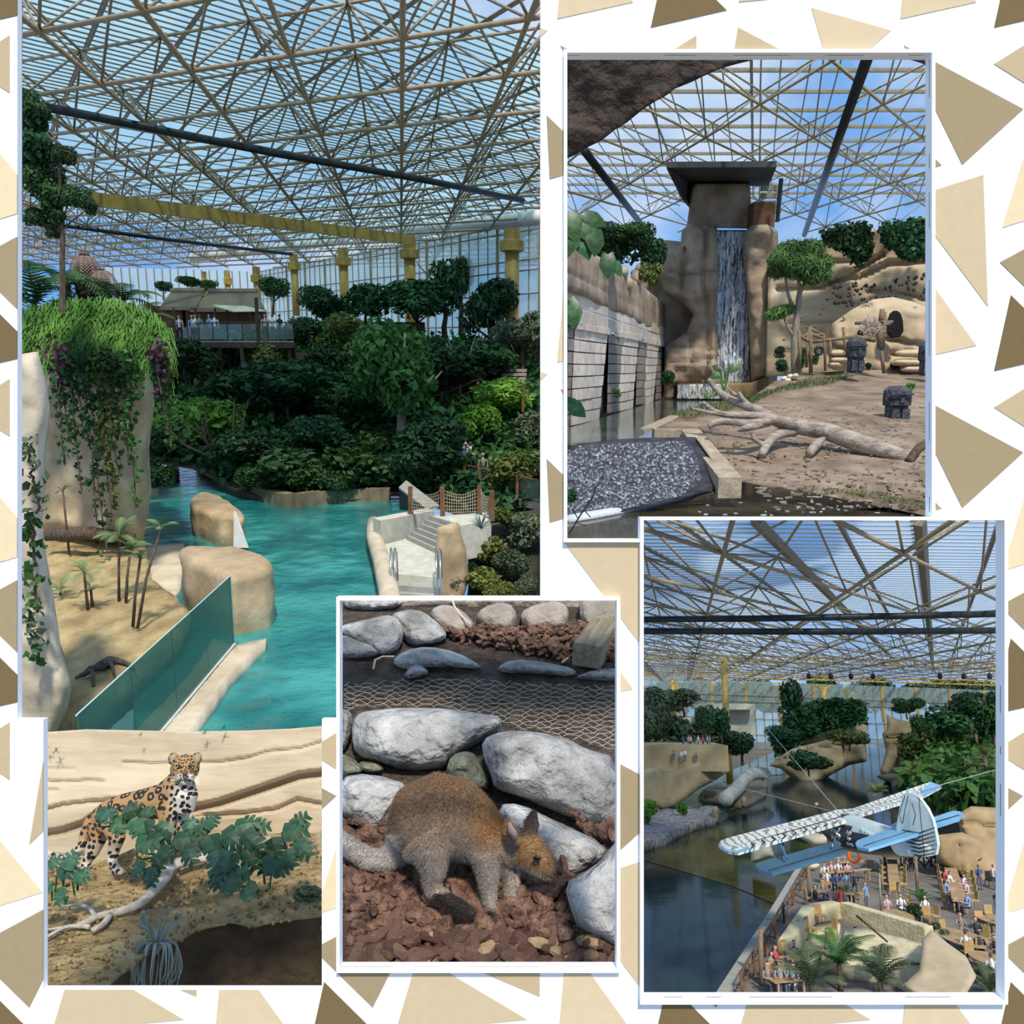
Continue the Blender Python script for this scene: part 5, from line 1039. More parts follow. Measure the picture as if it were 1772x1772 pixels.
def chip_M(c): return Matrix.Translation(D.g(c[0], c[1], ZD) + Vector((0, 0, .01 + .07 * c[3]))) @ Euler((rg.uniform(-.7, .7), rg.uniform(-.7, .7), rg.uniform(0, 6.28))).to_matrix().to_4x4() @ Matrix.Scale(c[2] * 1.15, 4)
vis = [c for c in chips if not (700 < c[0] < 900 and c[1] < 1500)][:300]; vs = set(id(c) for c in vis)
for n, c in enumerate(vis):
    o = link('bark_chip', CH[9 if n % 14 == 3 else n % 9]); o.matrix_world = D.M @ chip_M(c)
    setp(o, 'pale split wood chip among the dark bark mulch' if n % 14 == 3 else 'dark brown bark chip in the mulch under the wallaby', 'bark chip', 'bark chips under the wallaby')
for c in [c for c in chips if id(c) not in vs] + chips2:
    me = CH[rg.randrange(9)]; Mx = chip_M(c); rest.add([Mx @ v.co for v in me.vertices], [tuple(p.vertices) for p in me.polygons])
setp(rest.build('bark_mulch', mat('bark_mulch', (.06, .03, .022), (.29, .165, .115), scale=16, bump=.6, bscale=50, detail=8, c3=(.19, .105, .07)), None, D.M), 'further bark mulch around the rocks', 'mulch', kind='stuff')
grass(D, [(850, 1090), (1010, 1085), (1010, 1110), (880, 1105)], lambda x, y: D.g(x, y, ZD).y, 500, .12, mat('straw', (.42, .33, .18), (.6, .5, .3)), 'straw', 'dry straw below the back row of rocks', 'straw', 8, .3)
for n, pts in enumerate([[(783, 1056), (788, 1075), (800, 1092), (816, 1106)], [(649, 1157), (652, 1142), (665, 1136), (685, 1136)], [(972, 1146), (980, 1140), (988, 1134)]]):
    q = [D.g(x, y, ZD) + Vector((0, -.05, .13 if n == 0 else .03)) for x, y in pts]; single(MB().tube([p - q[0] for p in q], .006, 5), 'straw_stalk', mat('stalk', (.6, .5, .35), (.7, .6, .45)), D, q[0], ('long pale stalk over the rounded grey boulder', 'curved pale stalk left of the pointed rock', 'short pale stalk on the mulch')[n], 'stalk')
# wallaby
def wallaby_mat():
    m = bpy.data.materials.new('wallaby_fur'); m.use_nodes = True; t = m.node_tree; N = t.nodes; L = t.links; p = N['Principled BSDF']; p.inputs['Roughness'].default_value = .9; p.inputs['Specular IOR Level'].default_value = .1
    vc = N.new('ShaderNodeAttribute'); vc.attribute_name = 'fur'; tc = N.new('ShaderNodeTexCoord'); nz = N.new('ShaderNodeTexNoise'); nz.inputs['Scale'].default_value = 130; nz.inputs['Detail'].default_value = 4; L.new(tc.outputs['Object'], nz.inputs['Vector'])
    mr = N.new('ShaderNodeMapRange'); mr.inputs['From Min'].default_value = .3; mr.inputs['From Max'].default_value = .7; mr.inputs['To Min'].default_value = .55; mr.inputs['To Max'].default_value = 1.4; L.new(nz.outputs['Fac'], mr.inputs['Value'])
    mx = N.new('ShaderNodeVectorMath'); mx.operation = 'SCALE'; L.new(vc.outputs['Color'], mx.inputs[0]); L.new(mr.outputs[0], mx.inputs['Scale']); L.new(mx.outputs[0], p.inputs['Base Color'])
    bp = N.new('ShaderNodeBump'); bp.inputs['Strength'].default_value = .7; bp.inputs['Distance'].default_value = .006; L.new(nz.outputs['Fac'], bp.inputs['Height']); L.new(bp.outputs[0], p.inputs['Normal']); return m
WD = D.g(790, 1560, ZD).y - .02; wo = D.at(790, 1560, WD); k_ = (WD ** 2 + wo.z ** 2) ** .5 / F
def Wp(x, y, dd=0): return D.at(x, y, WD + dd + (1560 - y) * .0009) - wo
b = MB(); U = k_
b.tube([Wp(712, 1440, .03), Wp(728, 1420), Wp(755, 1412), Wp(790, 1418), Wp(822, 1438), Wp(848, 1456), Wp(872, 1466)], [42 * U, 58 * U, 66 * U, 62 * U, 50 * U, 38 * U, 28 * U], 18)
b.tube([Wp(862, 1462), Wp(890, 1470, -.02), Wp(912, 1474, -.04)], [30 * U, 25 * U, 22 * U], 14)
b.ball(Wp(915, 1470, -.05), (25 * U, 22 * U, 26 * U), 16, 10); b.tube([Wp(922, 1480, -.06), Wp(945, 1498, -.09), Wp(962, 1510, -.11)], [21 * U, 16.5 * U, 11.5 * U], 12)
for (bx, by, tx, ty, dd, w) in ((896, 1460, 880, 1418, -.10, 14), (920, 1450, 925, 1402, -.02, 14)): b.tube([Wp(bx, by, dd), Wp((bx + tx) / 2 - 3, (by + ty) / 2, dd), Wp(tx, ty, dd)], [4 * U, w * .42 * U, 2.5 * U], 14, flat=2.3)
b.tube([Wp(735, 1455, -.09), Wp(750, 1480, -.11), Wp(752, 1508, -.11), Wp(746, 1535, -.1)], [40 * U, 28 * U, 18 * U, 11 * U], 14); b.tube([Wp(746, 1537, -.1), Wp(770, 1552, -.13), Wp(800, 1570, -.16), Wp(822, 1583, -.18)], [11 * U, 9 * U, 9 * U, 6 * U], 10)
b.tube([Wp(770, 1480, .12), Wp(790, 1500, .14), Wp(800, 1518, .14), Wp(835, 1524, .1)], [26 * U, 18 * U, 12 * U, 9 * U], 12)
b.tube([Wp(842, 1475, -.08), Wp(846, 1515, -.09), Wp(848, 1545, -.09), Wp(852, 1578, -.1)], [24 * U, 16 * U, 11 * U, 8 * U], 12); b.tube([Wp(868, 1485, .0), Wp(888, 1520, -.02), Wp(884, 1552, -.05), Wp(880, 1578, -.08)], [20 * U, 12 * U, 9 * U, 8 * U], 12)
for (x, y, dd) in ((852, 1580, -.1), (880, 1580, -.08)):
    for j in range(4): b.tube([Wp(x, y, dd), Wp(x + 3 + j * 3, y + 10, dd - .03 + j * .012), Wp(x + 4 + j * 4, y + 18, dd - .03 + j * .012)], [5 * U, 3 * U, 1.5 * U], 6)
b.tube([Wp(705, 1448, .04), Wp(688, 1475, .05), Wp(665, 1488, .05), Wp(640, 1486, .05), Wp(612, 1470, .05), Wp(585, 1452, .05), Wp(560, 1440, .05)], [32 * U, 22 * U, 17 * U, 15 * U, 13.5 * U, 12.5 * U, 12 * U], 14)
wm = remesh(b, 'wallaby', .009, wallaby_mat(), 4); ca = wm.attributes.new('fur', 'FLOAT_COLOR', 'POINT'); cols = []
def lerp3(a, c, t): t = max(0, min(1, t)); return tuple(a[i] + (c[i] - a[i]) * t for i in range(3))
for v in wm.vertices:
    x, y = D.px(v.co + wo); br, gy, ru, lt, dk = (.235, .145, .085), (.30, .25, .205), (.36, .18, .065), (.55, .49, .42), (.05, .04, .036)
    c = lerp3(br, gy, (y - 1400) / 90); c = lerp3(c, ru, 1 - math.hypot((x - 855) / 60, (y - 1430) / 60)); c = lerp3(c, (.40, .34, .28), (y - 1495) / 60 if x < 900 else 0)
    if x < 700: c = lerp3(c, lt, (705 - x) / 30 * (y > 1440))
    if x > 895:
        c = lerp3((.30, .175, .08), lt, (y - 1490 - (x - 900) * .38) / 14)
        if x > 948: c = lerp3(c, (.11, .08, .06), (x - 948) / 16)
        if y < 1446: c = (.17, .115, .085)
    if (y > 1545 and x < 830 and x > 750) or y > 1572: c = dk
    cols += [*c, 1]
ca.data.foreach_set('color', cols)
wal = thing('wallaby', 'red-brown wallaby bending down over the bark chips', 'wallaby', D, wo); link('body', wm, wal)
e = MB().ball(Wp(929, 1485, -.125), (6.5 * U, 4 * U, 4.2 * U), 12, 8).build('eye', M_BLK, wal, smooth=True)
MB().tube([Wp(921, 1484, -.135), Wp(929, 1480, -.142), Wp(937, 1486, -.138)], 1.2 * U, 5).build('eyelid', M_NOSE, wal); MB().ball(Wp(969, 1510, -.135), (5 * U, 4.5 * U, 4.5 * U), 10, 6).build('nose', M_BLK, wal, smooth=True); MB().tube([Wp(966, 1518, -.12), Wp(950, 1516, -.125), Wp(938, 1510, -.12)], 1 * U, 5).build('mouth', M_NOSE, wal)
MB().tube([Wp(893, 1455, -.128), Wp(885, 1438, -.132), Wp(881, 1424, -.128)], [1.2 * U, 3.4 * U, 1.2 * U], 10, flat=2.3).build('inner_ear', mat('ear_grey', (.20, .15, .12), (.30, .24, .20)), wal, smooth=True)
# short fur hair on the wallaby
def fur(me, n, L, seed, thick):
    rg = np.random.default_rng(seed); me.calc_loop_triangles(); T = np.array([t.vertices[:] for t in me.loop_triangles]); V = np.array([v.co[:] for v in me.vertices]); Nn = np.array([v.normal[:] for v in me.vertices])
    a = V[T[:, 1]] - V[T[:, 0]]; c = V[T[:, 2]] - V[T[:, 0]]; ar = np.linalg.norm(np.cross(a, c), axis=1); k = rg.choice(len(T), n, p=ar / ar.sum()); r1 = np.sqrt(rg.random(n)); r2 = rg.random(n)
    w0, w1, w2 = 1 - r1, r1 * (1 - r2), r1 * r2; P0 = V[T[k, 0]] * w0[:, None] + V[T[k, 1]] * w1[:, None] + V[T[k, 2]] * w2[:, None]; nm = Nn[T[k, 0]]
    d = nm * .45 + np.array([-.5, 0, -.55]) + rg.normal(size=(n, 3)) * .22; d -= nm * np.minimum(0, (d * nm).sum(1) - .25)[:, None]; d /= np.linalg.norm(d, axis=1)[:, None]
    sd = np.cross(d, rg.normal(size=(n, 3))); sd /= np.linalg.norm(sd, axis=1)[:, None]; l = L * (.6 + .7 * rg.random(n))[:, None]
    Q = np.stack([P0 - sd * thick, P0 + sd * thick, P0 + d * l], 1).reshape(-1, 3); return Q, T[k, 0]
Q, vi = fur(wm, 90000, .016, 5, .0007); fme = np_mesh('fur', Q, np.arange(len(Q)).reshape(-1, 3), wm.materials[0]); fc = fme.attributes.new('fur', 'FLOAT_COLOR', 'POINT'); cc = np.array(cols, dtype=np.float32).reshape(-1, 4)[vi]; fc.data.foreach_set('color', np.repeat(cc, 3, axis=0).ravel())
setp(link('fur', fme, wal), kind='stuff')
# ================================================================ PLACE C: the waterfall hall
C = Panel(642, (981, 96, 1608, 932))
ZC = -1.9
roofC = thing('ceiling', None, None, C, (0, 0, 0), kind='structure'); roofC['label'] = 'clear glass roof on a yellowish space frame above the waterfall'
M_STEELC = mat('steel_cream', (.27, .23, .13), (.38, .32, .19), scale=4, rough=.5)
G_C = glassmat('roof_glass_clear', (.93, .97, 1.0), .05, (.9, .95, 1.0), .03)
def clipC(): return None
C.rect = (981, 96, 1608, 470)
spaceframe(C, (1315, 181), (1408, 238), (1221, 238), 14.0, 16.6, 92, .075, M_STEELC, M_STEELC, roofC, range(-16, 16), range(-16, 16), ymin=30)
dC = dirto(C, 1308, 642); xC = Vector((1, 0, 0)); exC = [(Vector((0, -1, 0)), -92), (Vector((0, 1, 0)), 28)]
pc = C.g(1300, 100, 17.4)
for k in range(-22, 23):
    s = C.clip_seg(pc + xC * k * 1.7 - dC * 100, pc + xC * k * 1.7 + dC * 200, exC)
    if s: MB().tube(s, .045 if k % 4 else .09, 4).build('glazing_bar', M_STEELD, roofC)
for k in range(0, 16):
    c = pc + dC * (k * 4.1 - 2); s = C.clip_seg(c - xC * 80, c + xC * 80, exC)
    if s: MB().box((s[0] + s[1]) / 2, ((s[1] - s[0]).length, .18, .22)).build('purlin', M_STEELC, roofC)
    q = C.clip_poly([c - xC * 80, c + xC * 80, c + xC * 80 + dC * 4.05, c - xC * 80 + dC * 4.05], exC)
    if q: MB().prism(q, (0, 0, .03)).build('pane', G_C, roofC)
C.rect = (981, 96, 1608, 932)
for (pts, wd) in (([(1012, 262), (1135, 421)], 'black tube running back under the roof on the left'), ([(1502, 97), (1392, 406)], 'black tube running back under the roof on the right')):
    tubeline(C, pts, .26, 'heating_tube', M_BLACK, wd, 'pipe', z=13.4)
M_ROCKC = mat('fall_rock', (.23, .165, .11), (.50, .39, .28), scale=.55, bump=.9, bscale=1.6, detail=9, c3=(.37, .28, .19))
M_ROCKT = mat('cliff_tan', (.40, .29, .165), (.63, .50, .33), scale=.35, bump=.6, bscale=1.4, detail=9, c3=(.52, .40, .25), stretch=(.5, 1, 1.5))
M_ROCKV = mat('wet_rock', (.055, .04, .022), (.28, .19, .08), scale=.6, bump=.9, bscale=1.8, detail=9, stretch=(1.6, 1, .35), c3=(.15, .105, .05))
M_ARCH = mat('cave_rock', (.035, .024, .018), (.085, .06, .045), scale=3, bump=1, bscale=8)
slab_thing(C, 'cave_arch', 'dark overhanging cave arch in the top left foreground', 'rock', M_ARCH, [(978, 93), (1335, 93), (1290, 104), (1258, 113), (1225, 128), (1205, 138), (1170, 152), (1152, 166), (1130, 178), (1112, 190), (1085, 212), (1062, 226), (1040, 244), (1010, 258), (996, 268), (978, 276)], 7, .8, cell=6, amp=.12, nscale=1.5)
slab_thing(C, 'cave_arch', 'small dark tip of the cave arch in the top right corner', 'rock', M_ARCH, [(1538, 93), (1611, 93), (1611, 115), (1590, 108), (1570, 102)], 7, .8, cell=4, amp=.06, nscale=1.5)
# tower with the big roof
tw = thing('lift_tower', 'brown rendered tower with a wide dark roof above the waterfall', 'building', C, C.at(1250, 400, 60)); to = C.at(1250, 400, 60)
rebase(slab(C, [(1200, 318), (1298, 318), (1300, 360), (1308, 396), (1188, 394), (1194, 350)], 60, 6, cell=7, amp=.25, nscale=.3, nstretch=(2, 1, .3)), to).build('shaft', M_ROCKC, tw, smooth=True)
M_RDK = mat('roof_dark', (.02, .022, .024), (.05, .05, .052), scale=.5)
q = [C.at(x, y, d) - to for x, y, d in ((1153, 290, 53), (1344, 289, 53), (1330, 322, 63), (1196, 322, 63))]; MB().prism(q, (0, .1, .35)).build('roof', M_RDK, tw)
q = [C.at(x, y, d) - to for x, y, d in ((1153, 291, 53), (1196, 322, 63), (1193, 360, 63), (1180, 345, 58))]; MB().prism(q, (.3, .3, 0)).build('side_screen', M_RDK, tw)
MB().box(C.at(1317, 375, 59) - to, (1.4, 1.4, 1.6)).build('balcony', M_WOODR, tw); MB().tube([C.at(1352, 309, 57) - to, C.at(1345, 384, 57) - to], .14, 6).build('drainpipe', M_BLACK, tw)
for k in range(4): MB().box(C.at(1334, 326 + k * 13, 60) - to, (1.3, .3, .3)).build('louvre', M_STEELC, tw)
# cliffs
FG = [([(1222, 400), (1218, 480), (1226, 560), (1222, 660)], 6, .6), ([(1185, 430), (1180, 500)], 5, .5), ([(1160, 470), (1190, 478), (1235, 470)], 5, .4), ([(1160, 600), (1235, 604)], 3, .3), ([(1160, 625), (1235, 622)], 3, .3), ([(1195, 590), (1196, 640)], 3, .3), ([(1170, 640), (1172, 690)], 3, .2)]
slab_thing(C, 'waterfall_cliff', 'blocky brown cliff left of the waterfall', 'cliff', M_ROCKC, [(1135, 430), (1150, 415), (1178, 418), (1180, 398), (1196, 385), (1242, 394), (1242, 668), (1172, 670), (1165, 700), (1148, 694), (1150, 600), (1188, 575), (1200, 545), (1178, 520), (1150, 505), (1138, 470)], lambda x, y: 59 + (1242 - x) * .01, 5, cell=5, amp=1.1, nscale=.28, bulge=.6, bw=10, grooves=FG)
slab_thing(C, 'wet_rock', 'dark wet rock face behind the falling water', 'cliff', M_ROCKV, [(1225, 398), (1305, 398), (1308, 668), (1222, 668)], 60.2, 3, cell=5, amp=.7, nscale=.3, nstretch=(2, 1, .5))
slab_thing(C, 'waterfall_cliff', 'rounded brown cliff right of the waterfall', 'cliff', M_ROCKC, [(1288, 402), (1300, 390), (1330, 388), (1346, 400), (1348, 440), (1338, 480), (1332, 540), (1334, 600), (1330, 648), (1300, 668), (1296, 560), (1290, 480)], 58.6, 5, cell=5, amp=1.0, nscale=.3, bulge=.8, bw=12, seed=4)
M_FALL = bpy.data.materials.new('falling_water'); M_FALL.use_nodes = True
def fallmat(m, scale, st, base, dens):
    t = m.node_tree; N = t.nodes; L = t.links; p = N['Principled BSDF']; p.inputs['Base Color'].default_value = (*base, 1); p.inputs['Roughness'].default_value = .35
    tc = N.new('ShaderNodeTexCoord'); mp = N.new('ShaderNodeMapping'); mp.inputs['Scale'].default_value = st; L.new(tc.outputs['Object'], mp.inputs[0]); nz = N.new('ShaderNodeTexNoise'); nz.inputs['Scale'].default_value = scale; nz.inputs['Detail'].default_value = 8; nz.inputs['Roughness'].default_value = .75; L.new(mp.outputs[0], nz.inputs['Vector'])
    r = N.new('ShaderNodeMapRange'); r.inputs['From Min'].default_value = dens; r.inputs['From Max'].default_value = dens + .16; L.new(nz.outputs['Fac'], r.inputs['Value']); L.new(r.outputs[0], p.inputs['Alpha'])
fallmat(M_FALL, 2.2, (2.5, 2.5, .25), (.70, .77, .85), .455)
slab_thing(C, 'waterfall', 'tall thin waterfall streaming down the wet rock', 'waterfall', M_FALL, [(1240, 400), (1291, 400), (1293, 520), (1296, 600), (1298, 664), (1228, 664), (1232, 560), (1238, 480)], 59.2, .15, cell=6, amp=.35, nscale=.5)
slab_thing(C, 'cascade_step', 'low dark stone step under the waterfall', 'rock', M_ROCKV, [(1172, 664), (1300, 662), (1330, 650), (1330, 690), (1172, 690)], 58, 2, cell=6, amp=.1, nscale=1)
M_FALL2 = bpy.data.materials.new('cascade_water'); M_FALL2.use_nodes = True; fallmat(M_FALL2, 3, (3, 3, .5), (.75, .8, .85), .46)
slab_thing(C, 'cascade', 'small white cascade below the waterfall', 'waterfall', M_FALL2, [(1172, 666), (1262, 664), (1262, 690), (1172, 690)], 57.6, .1, cell=5, amp=.08, nscale=2)
RG = [([(1345, 500), (1420, 498), (1480, 470), (1530, 440)], 5, .7), ([(1435, 490), (1490, 478), (1540, 455), (1608, 452)], 6, .7), ([(1400, 455), (1500, 450)], 3, .4), ([(1360, 560), (1500, 555)], 3, .3), ([(1500, 505), (1530, 505), (1570, 508), (1608, 522)], 4, .5), ([(1350, 610), (1480, 605)], 3, .2)]
slab_thing(C, 'cliff_wall', 'broad tan cliff wall at the right with sweeping ledges', 'cliff', M_ROCKT, [(1330, 452), (1345, 440), (1410, 440), (1425, 412), (1445, 400), (1520, 398), (1611, 388), (1611, 640), (1325, 652)], lambda x, y: 57 - (x - 1330) * .012, 5, cell=5, amp=.6, nscale=.25, grooves=RG)
rg = random.Random(4); hb_ = MB()
for k in range(90):
    x = rg.uniform(1440, 1605); y = 512 - (x - 1440) * .12 + rg.choice((-14, -8, 0, 10, 16)) + rg.uniform(-4, 4); hb_.ball(C.at(x, y, 56.3 - (x - 1330) * .012 - .5), rg.uniform(.06, .13), 6, 4)
setp(hb_.build('nest_holes', M_ARCH, None, C.M), 'rows of small dark plant tufts dotted on the tan cliff', 'plants', kind='stuff')
slab_thing(C, 'back_rock', 'shaded rock behind the colonnade end and the cascade', 'rock', M_ROCKC, [(1090, 470), (1140, 440), (1345, 440), (1345, 692), (1120, 692), (1120, 560)], 62.5, 2, cell=8, amp=.6, nscale=.3)
# ivy on the cliff crest
def ivy(P, poly, d, n, size, m, label, seed):
    rg = random.Random(seed); xs = [p[0] for p in poly]; ys = [p[1] for p in poly]; bl = []
    while len(bl) < 260:
        x, y = rg.uniform(min(xs), max(xs)), rg.uniform(min(ys), max(ys))
        if inside(poly, x, y): q = P.at(x, y, d); bl.append((*q, .5))
    return setp(link('ivy', leaf_mesh('ivy', m, n, bl, size, seed, up=0, droop=.8, shell=.1, aspect=.7), None, P.M), label, 'ivy', kind='stuff')
ivy(C, [(1425, 402), (1500, 393), (1500, 430), (1490, 455), (1470, 430), (1440, 420)], 53.6, 2600, .34, M_LEAF[0], 'ivy hanging over the middle of the cliff crest', 1); ivy(C, [(1528, 395), (1608, 384), (1608, 440), (1570, 442), (1540, 420)], 52.5, 4000, .34, M_LEAF[0], 'dense dark ivy curtain at the right cliff crest', 2)
# colonnade
M_BLOCK = mat('pale_block', (.54, .45, .36), (.76, .66, .55), scale=1.5, bump=.4, bscale=6, rnd=.14, detail=8); M_BLOCKD = mat('shaded_side_block', (.22, .185, .155), (.32, .275, .235), scale=1.5, bump=.4, bscale=6, rnd=.1)  # pillar sides get a darker copy that paints their shade
def dcol(x): t = (x - 985) / (1146 - 985); z0, z1 = C.g(985, 738, ZC).y, C.g(1146, 689, ZC).y; return 1 / ((1 - t) / z0 + t / z1)
def blocks(quad, rows, cols, m, par, org, th, gap=.05, dd=0):
    c = [C.at(x, y, dcol(x) + dd) for x, y in quad]   # tl tr br bl
    for i in range(rows):
        for j in range(cols):
            f = lambda u, v: (c[0].lerp(c[1], u)).lerp(c[3].lerp(c[2], u), v)
            u0, u1, v0, v1 = j / cols, (j + 1) / cols, i / rows, (i + 1) / rows; gu, gv = gap / cols, gap / rows; pr = R.uniform(0, .05)
            q = [f(u0 + gu, v0 + gv) - org, f(u1 - gu, v0 + gv) - org, f(u1 - gu, v1 - gv) - org, f(u0 + gu, v1 - gv) - org]
            MB().prism([p - Vector((-pr * .5, pr, 0)) for p in q], (th * .35, th, 0)).build('stone_block', m, par)
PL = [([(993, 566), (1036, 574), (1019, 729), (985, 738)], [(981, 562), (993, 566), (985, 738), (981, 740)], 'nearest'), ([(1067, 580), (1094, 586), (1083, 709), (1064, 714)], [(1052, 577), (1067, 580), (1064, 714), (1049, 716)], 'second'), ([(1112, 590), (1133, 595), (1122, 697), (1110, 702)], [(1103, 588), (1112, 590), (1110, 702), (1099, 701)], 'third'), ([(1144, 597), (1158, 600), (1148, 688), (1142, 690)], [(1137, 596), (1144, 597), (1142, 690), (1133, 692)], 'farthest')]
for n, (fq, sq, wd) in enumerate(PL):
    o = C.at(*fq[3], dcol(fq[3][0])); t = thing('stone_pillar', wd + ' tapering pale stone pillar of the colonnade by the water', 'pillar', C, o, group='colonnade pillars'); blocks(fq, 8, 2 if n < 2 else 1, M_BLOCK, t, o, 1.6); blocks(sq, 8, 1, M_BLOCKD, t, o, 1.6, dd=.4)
    cq = [(fq[0][0] - 7, fq[0][1] - 9), (fq[1][0] + 8, fq[1][1] - 8), (fq[1][0] + 2, fq[1][1] + 3), (fq[0][0] - 5, fq[0][1] + 2)]; blocks(cq, 1, 2, M_BLOCK, t, o, 1.9, dd=-.3)
t = thing('stone_lintel', 'long pale stone lintel over the colonnade', 'lintel', C, C.at(994, 540, dcol(994))); o = C.at(994, 540, dcol(994)); blocks([(979, 497), (1160, 571), (1160, 601), (979, 557)], 2, 12, M_BLOCK, t, o, 1.8)
rec = slab_thing(C, 'recess_wall', 'wall deep between the colonnade pillars, coloured dark for its shade', 'wall', mat('recess_shade', (.045, .04, .04), (.09, .085, .083), scale=1), [(981, 560), (1150, 598), (1150, 690), (981, 742)], lambda x, y: dcol(x) + 2.2, .3, cell=10)  # near-black colour paints the shade in the gaps between pillars
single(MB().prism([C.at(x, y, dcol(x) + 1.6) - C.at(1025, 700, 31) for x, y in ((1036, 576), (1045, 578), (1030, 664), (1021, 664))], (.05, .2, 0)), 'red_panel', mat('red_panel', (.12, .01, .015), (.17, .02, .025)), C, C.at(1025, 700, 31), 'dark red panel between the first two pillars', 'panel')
OV = [([(981, 470), (1040, 500), (1100, 530), (1170, 575)], 4, .25), ([(1050, 480), (1100, 510)], 3, .2)]
slab_thing(C, 'rock_overhang', 'brown rock overhang jutting out above the colonnade', 'rock', M_ROCKC, [(978, 408), (996, 414), (1012, 430), (1040, 446), (1060, 466), (1100, 486), (1130, 510), (1160, 535), (1190, 556), (1196, 566), (1172, 582), (1140, 570), (1115, 566), (1085, 546), (1050, 534), (1020, 516), (978, 500)], lambda x, y: dcol(x) - 1.2, 3, cell=5, amp=.5, nscale=.5, bulge=.5, bw=14, grooves=OV)
for n, (x, y, r) in enumerate([(1195, 508, 15), (1078, 470, 11), (1103, 480, 13), (1110, 466, 12), (1085, 490, 12)]): slab_thing(C, 'boulder', ('round whitish boulder beside the waterfall cliff', 'small boulder under the bush, left', 'pale streaked boulder on the overhang', 'tan boulder behind the streaked one', 'low boulder at the overhang rim')[n], 'boulder', M_ROCKC if n else M_BLOCK, smooth_poly([(x - r, y), (x - r * .5, y - r), (x + r * .6, y - r), (x + r, y), (x + r * .6, y + r), (x - r * .6, y + r)], 2), dcol(x) - .8, 1.0, cell=3, amp=.1, nscale=1, bulge=.6, bw=r)
for n, (x, y, w, h, k) in enumerate([(1065, 460, 90, 70, 0), (1100, 450, 80, 70, 0), (1130, 470, 50, 60, 0), (1050, 440, 60, 60, 0), (1125, 500, 40, 50, 2), (1090, 420, 70, 36, 1)]):
    d = 37 - n * .2; shrub(C, C.at(x, y, d), h * d / F, w * d / F, k, ('broad fern-like bush on the overhang', 'dense dark bush behind the overhang', 'dark shrub beside the cliff', 'dark shrub behind the big leaves', 'creeping variegated shrub at the rim', 'bright top of the bush against the roof')[n], v=n + 1)
lt = thing('elephant_ear_plant', 'dark elephant-ear plant at the left edge above the rocks', 'plant', C, C.at(985, 440, 18)); lo_ = C.at(985, 440, 18); M_EE = mat('elephant_ear', (.015, .05, .018), (.06, .15, .04), rnd=.3, rough=.4)
LH = np_mesh('leaf', [(0, 0, 0), (.15, .35, -.05), (.55, .42, -.08), (.9, .22, -.1), (1.15, 0, -.2), (.9, -.22, -.1), (.55, -.42, -.08), (.15, -.35, -.05), (-.18, .22, -.08), (-.18, -.22, -.08), (.5, 0, .04)], [(0, 8, 1), (1, 2, 10), (2, 3, 10), (3, 4, 10), (4, 5, 10), (5, 6, 10), (6, 7, 10), (0, 7, 9), (0, 1, 10), (0, 10, 7)], M_EE)
def bigleaf(P, par, org, x, y, d, s, a, tilt=1.25):
    q = P.at(x, y, d) - org; f = link('leaf', LH, par); f.matrix_local = Matrix.Translation(q) @ Matrix.Rotation(R.uniform(-.3, .3), 4, 'Z') @ Matrix.Rotation(tilt, 4, 'X') @ Matrix.Rotation(math.radians(a), 4, 'Z') @ Matrix.Scale(s * d / F, 4)
for (x, y, s, a) in ((988, 368, 46, -80), (1003, 380, 40, -60), (1012, 372, 36, -20), (990, 395, 46, -100), (1030, 395, 42, -95), (1005, 410, 36, -70), (1052, 440, 36, -90), (1060, 452, 26, -60)): bigleaf(C, lt, lo_, x, y, 18, s, a)
for (x, y, s, a, yb, wd) in ((984, 520, 44, -75, 560, 'green leaf hanging in from the left edge'), (984, 695, 36, -40, 720, 'lower dark leaf hanging in from the left edge')):
    t = thing('overhanging_leaf', wd, 'leaf', C, C.at(982, yb, 9)); bigleaf(C, t, C.at(982, yb, 9), x, y, 9, s, a); MB().tube([C.at(981, yb - 30, 9) - C.at(982, yb, 9), C.at(x, y, 9) - C.at(982, yb, 9)], .02, 5).build('stalk', M_LEAF[1], t)
# water channel, weir, lower pond
M_WC = watermat('channel_water', (.045, .065, .05), (.12, .15, .115), .5, .25, 3, c3=(.075, .10, .08)); M_WD = watermat('pond_water', (.03, .028, .018), (.075, .062, .038), .8, .2, 3)
slab_thing(C, 'channel_water', 'grey-green water of the channel along the colonnade', 'water', M_WC, [(978, 742), (1150, 690), (1172, 689), (1335, 689), (1290, 700), (1215, 712), (1180, 720), (1135, 742), (1100, 758), (1050, 762), (978, 772)], lambda x, y: ZC, .5, cell=10, zmode=True, smooth=False)
slab_thing(C, 'lower_pond', 'dark brown lower pond below the weir', 'water', M_WD, [(978, 850), (1200, 840), (1262, 822), (1300, 815), (1320, 836), (1400, 852), (1611, 885), (1611, 897), (1108, 897), (1108, 936), (978, 936)], lambda x, y: -3.2, .02, cell=12, zmode=True, smooth=False)
dw = lambda x, y: 23.0 - (y - 765) * .030
slab_thing(C, 'weir', 'dark sloping weir face', 'weir', mat('weir_dark', (.02, .02, .026), (.055, .052, .06), scale=3, bump=.3), [(978, 768), (1050, 764), (1100, 758), (1205, 756), (1258, 836), (1225, 850), (1150, 870), (978, 905)], dw, .8, cell=8, amp=.05)
M_FOAM = bpy.data.materials.new('weir_water'); M_FOAM.use_nodes = True; fallmat(M_FOAM, 5, (2.6, 2.6, .8), (.72, .77, .85), .535)
slab_thing(C, 'weir_fall', 'white speckled water running down the weir', 'waterfall', M_FOAM, [(978, 772), (1060, 768), (1190, 762), (1205, 790), (1215, 830), (1180, 858), (1120, 872), (978, 902)], lambda x, y: dw(x, y) - .12, .05, cell=6, amp=.05, nscale=3)
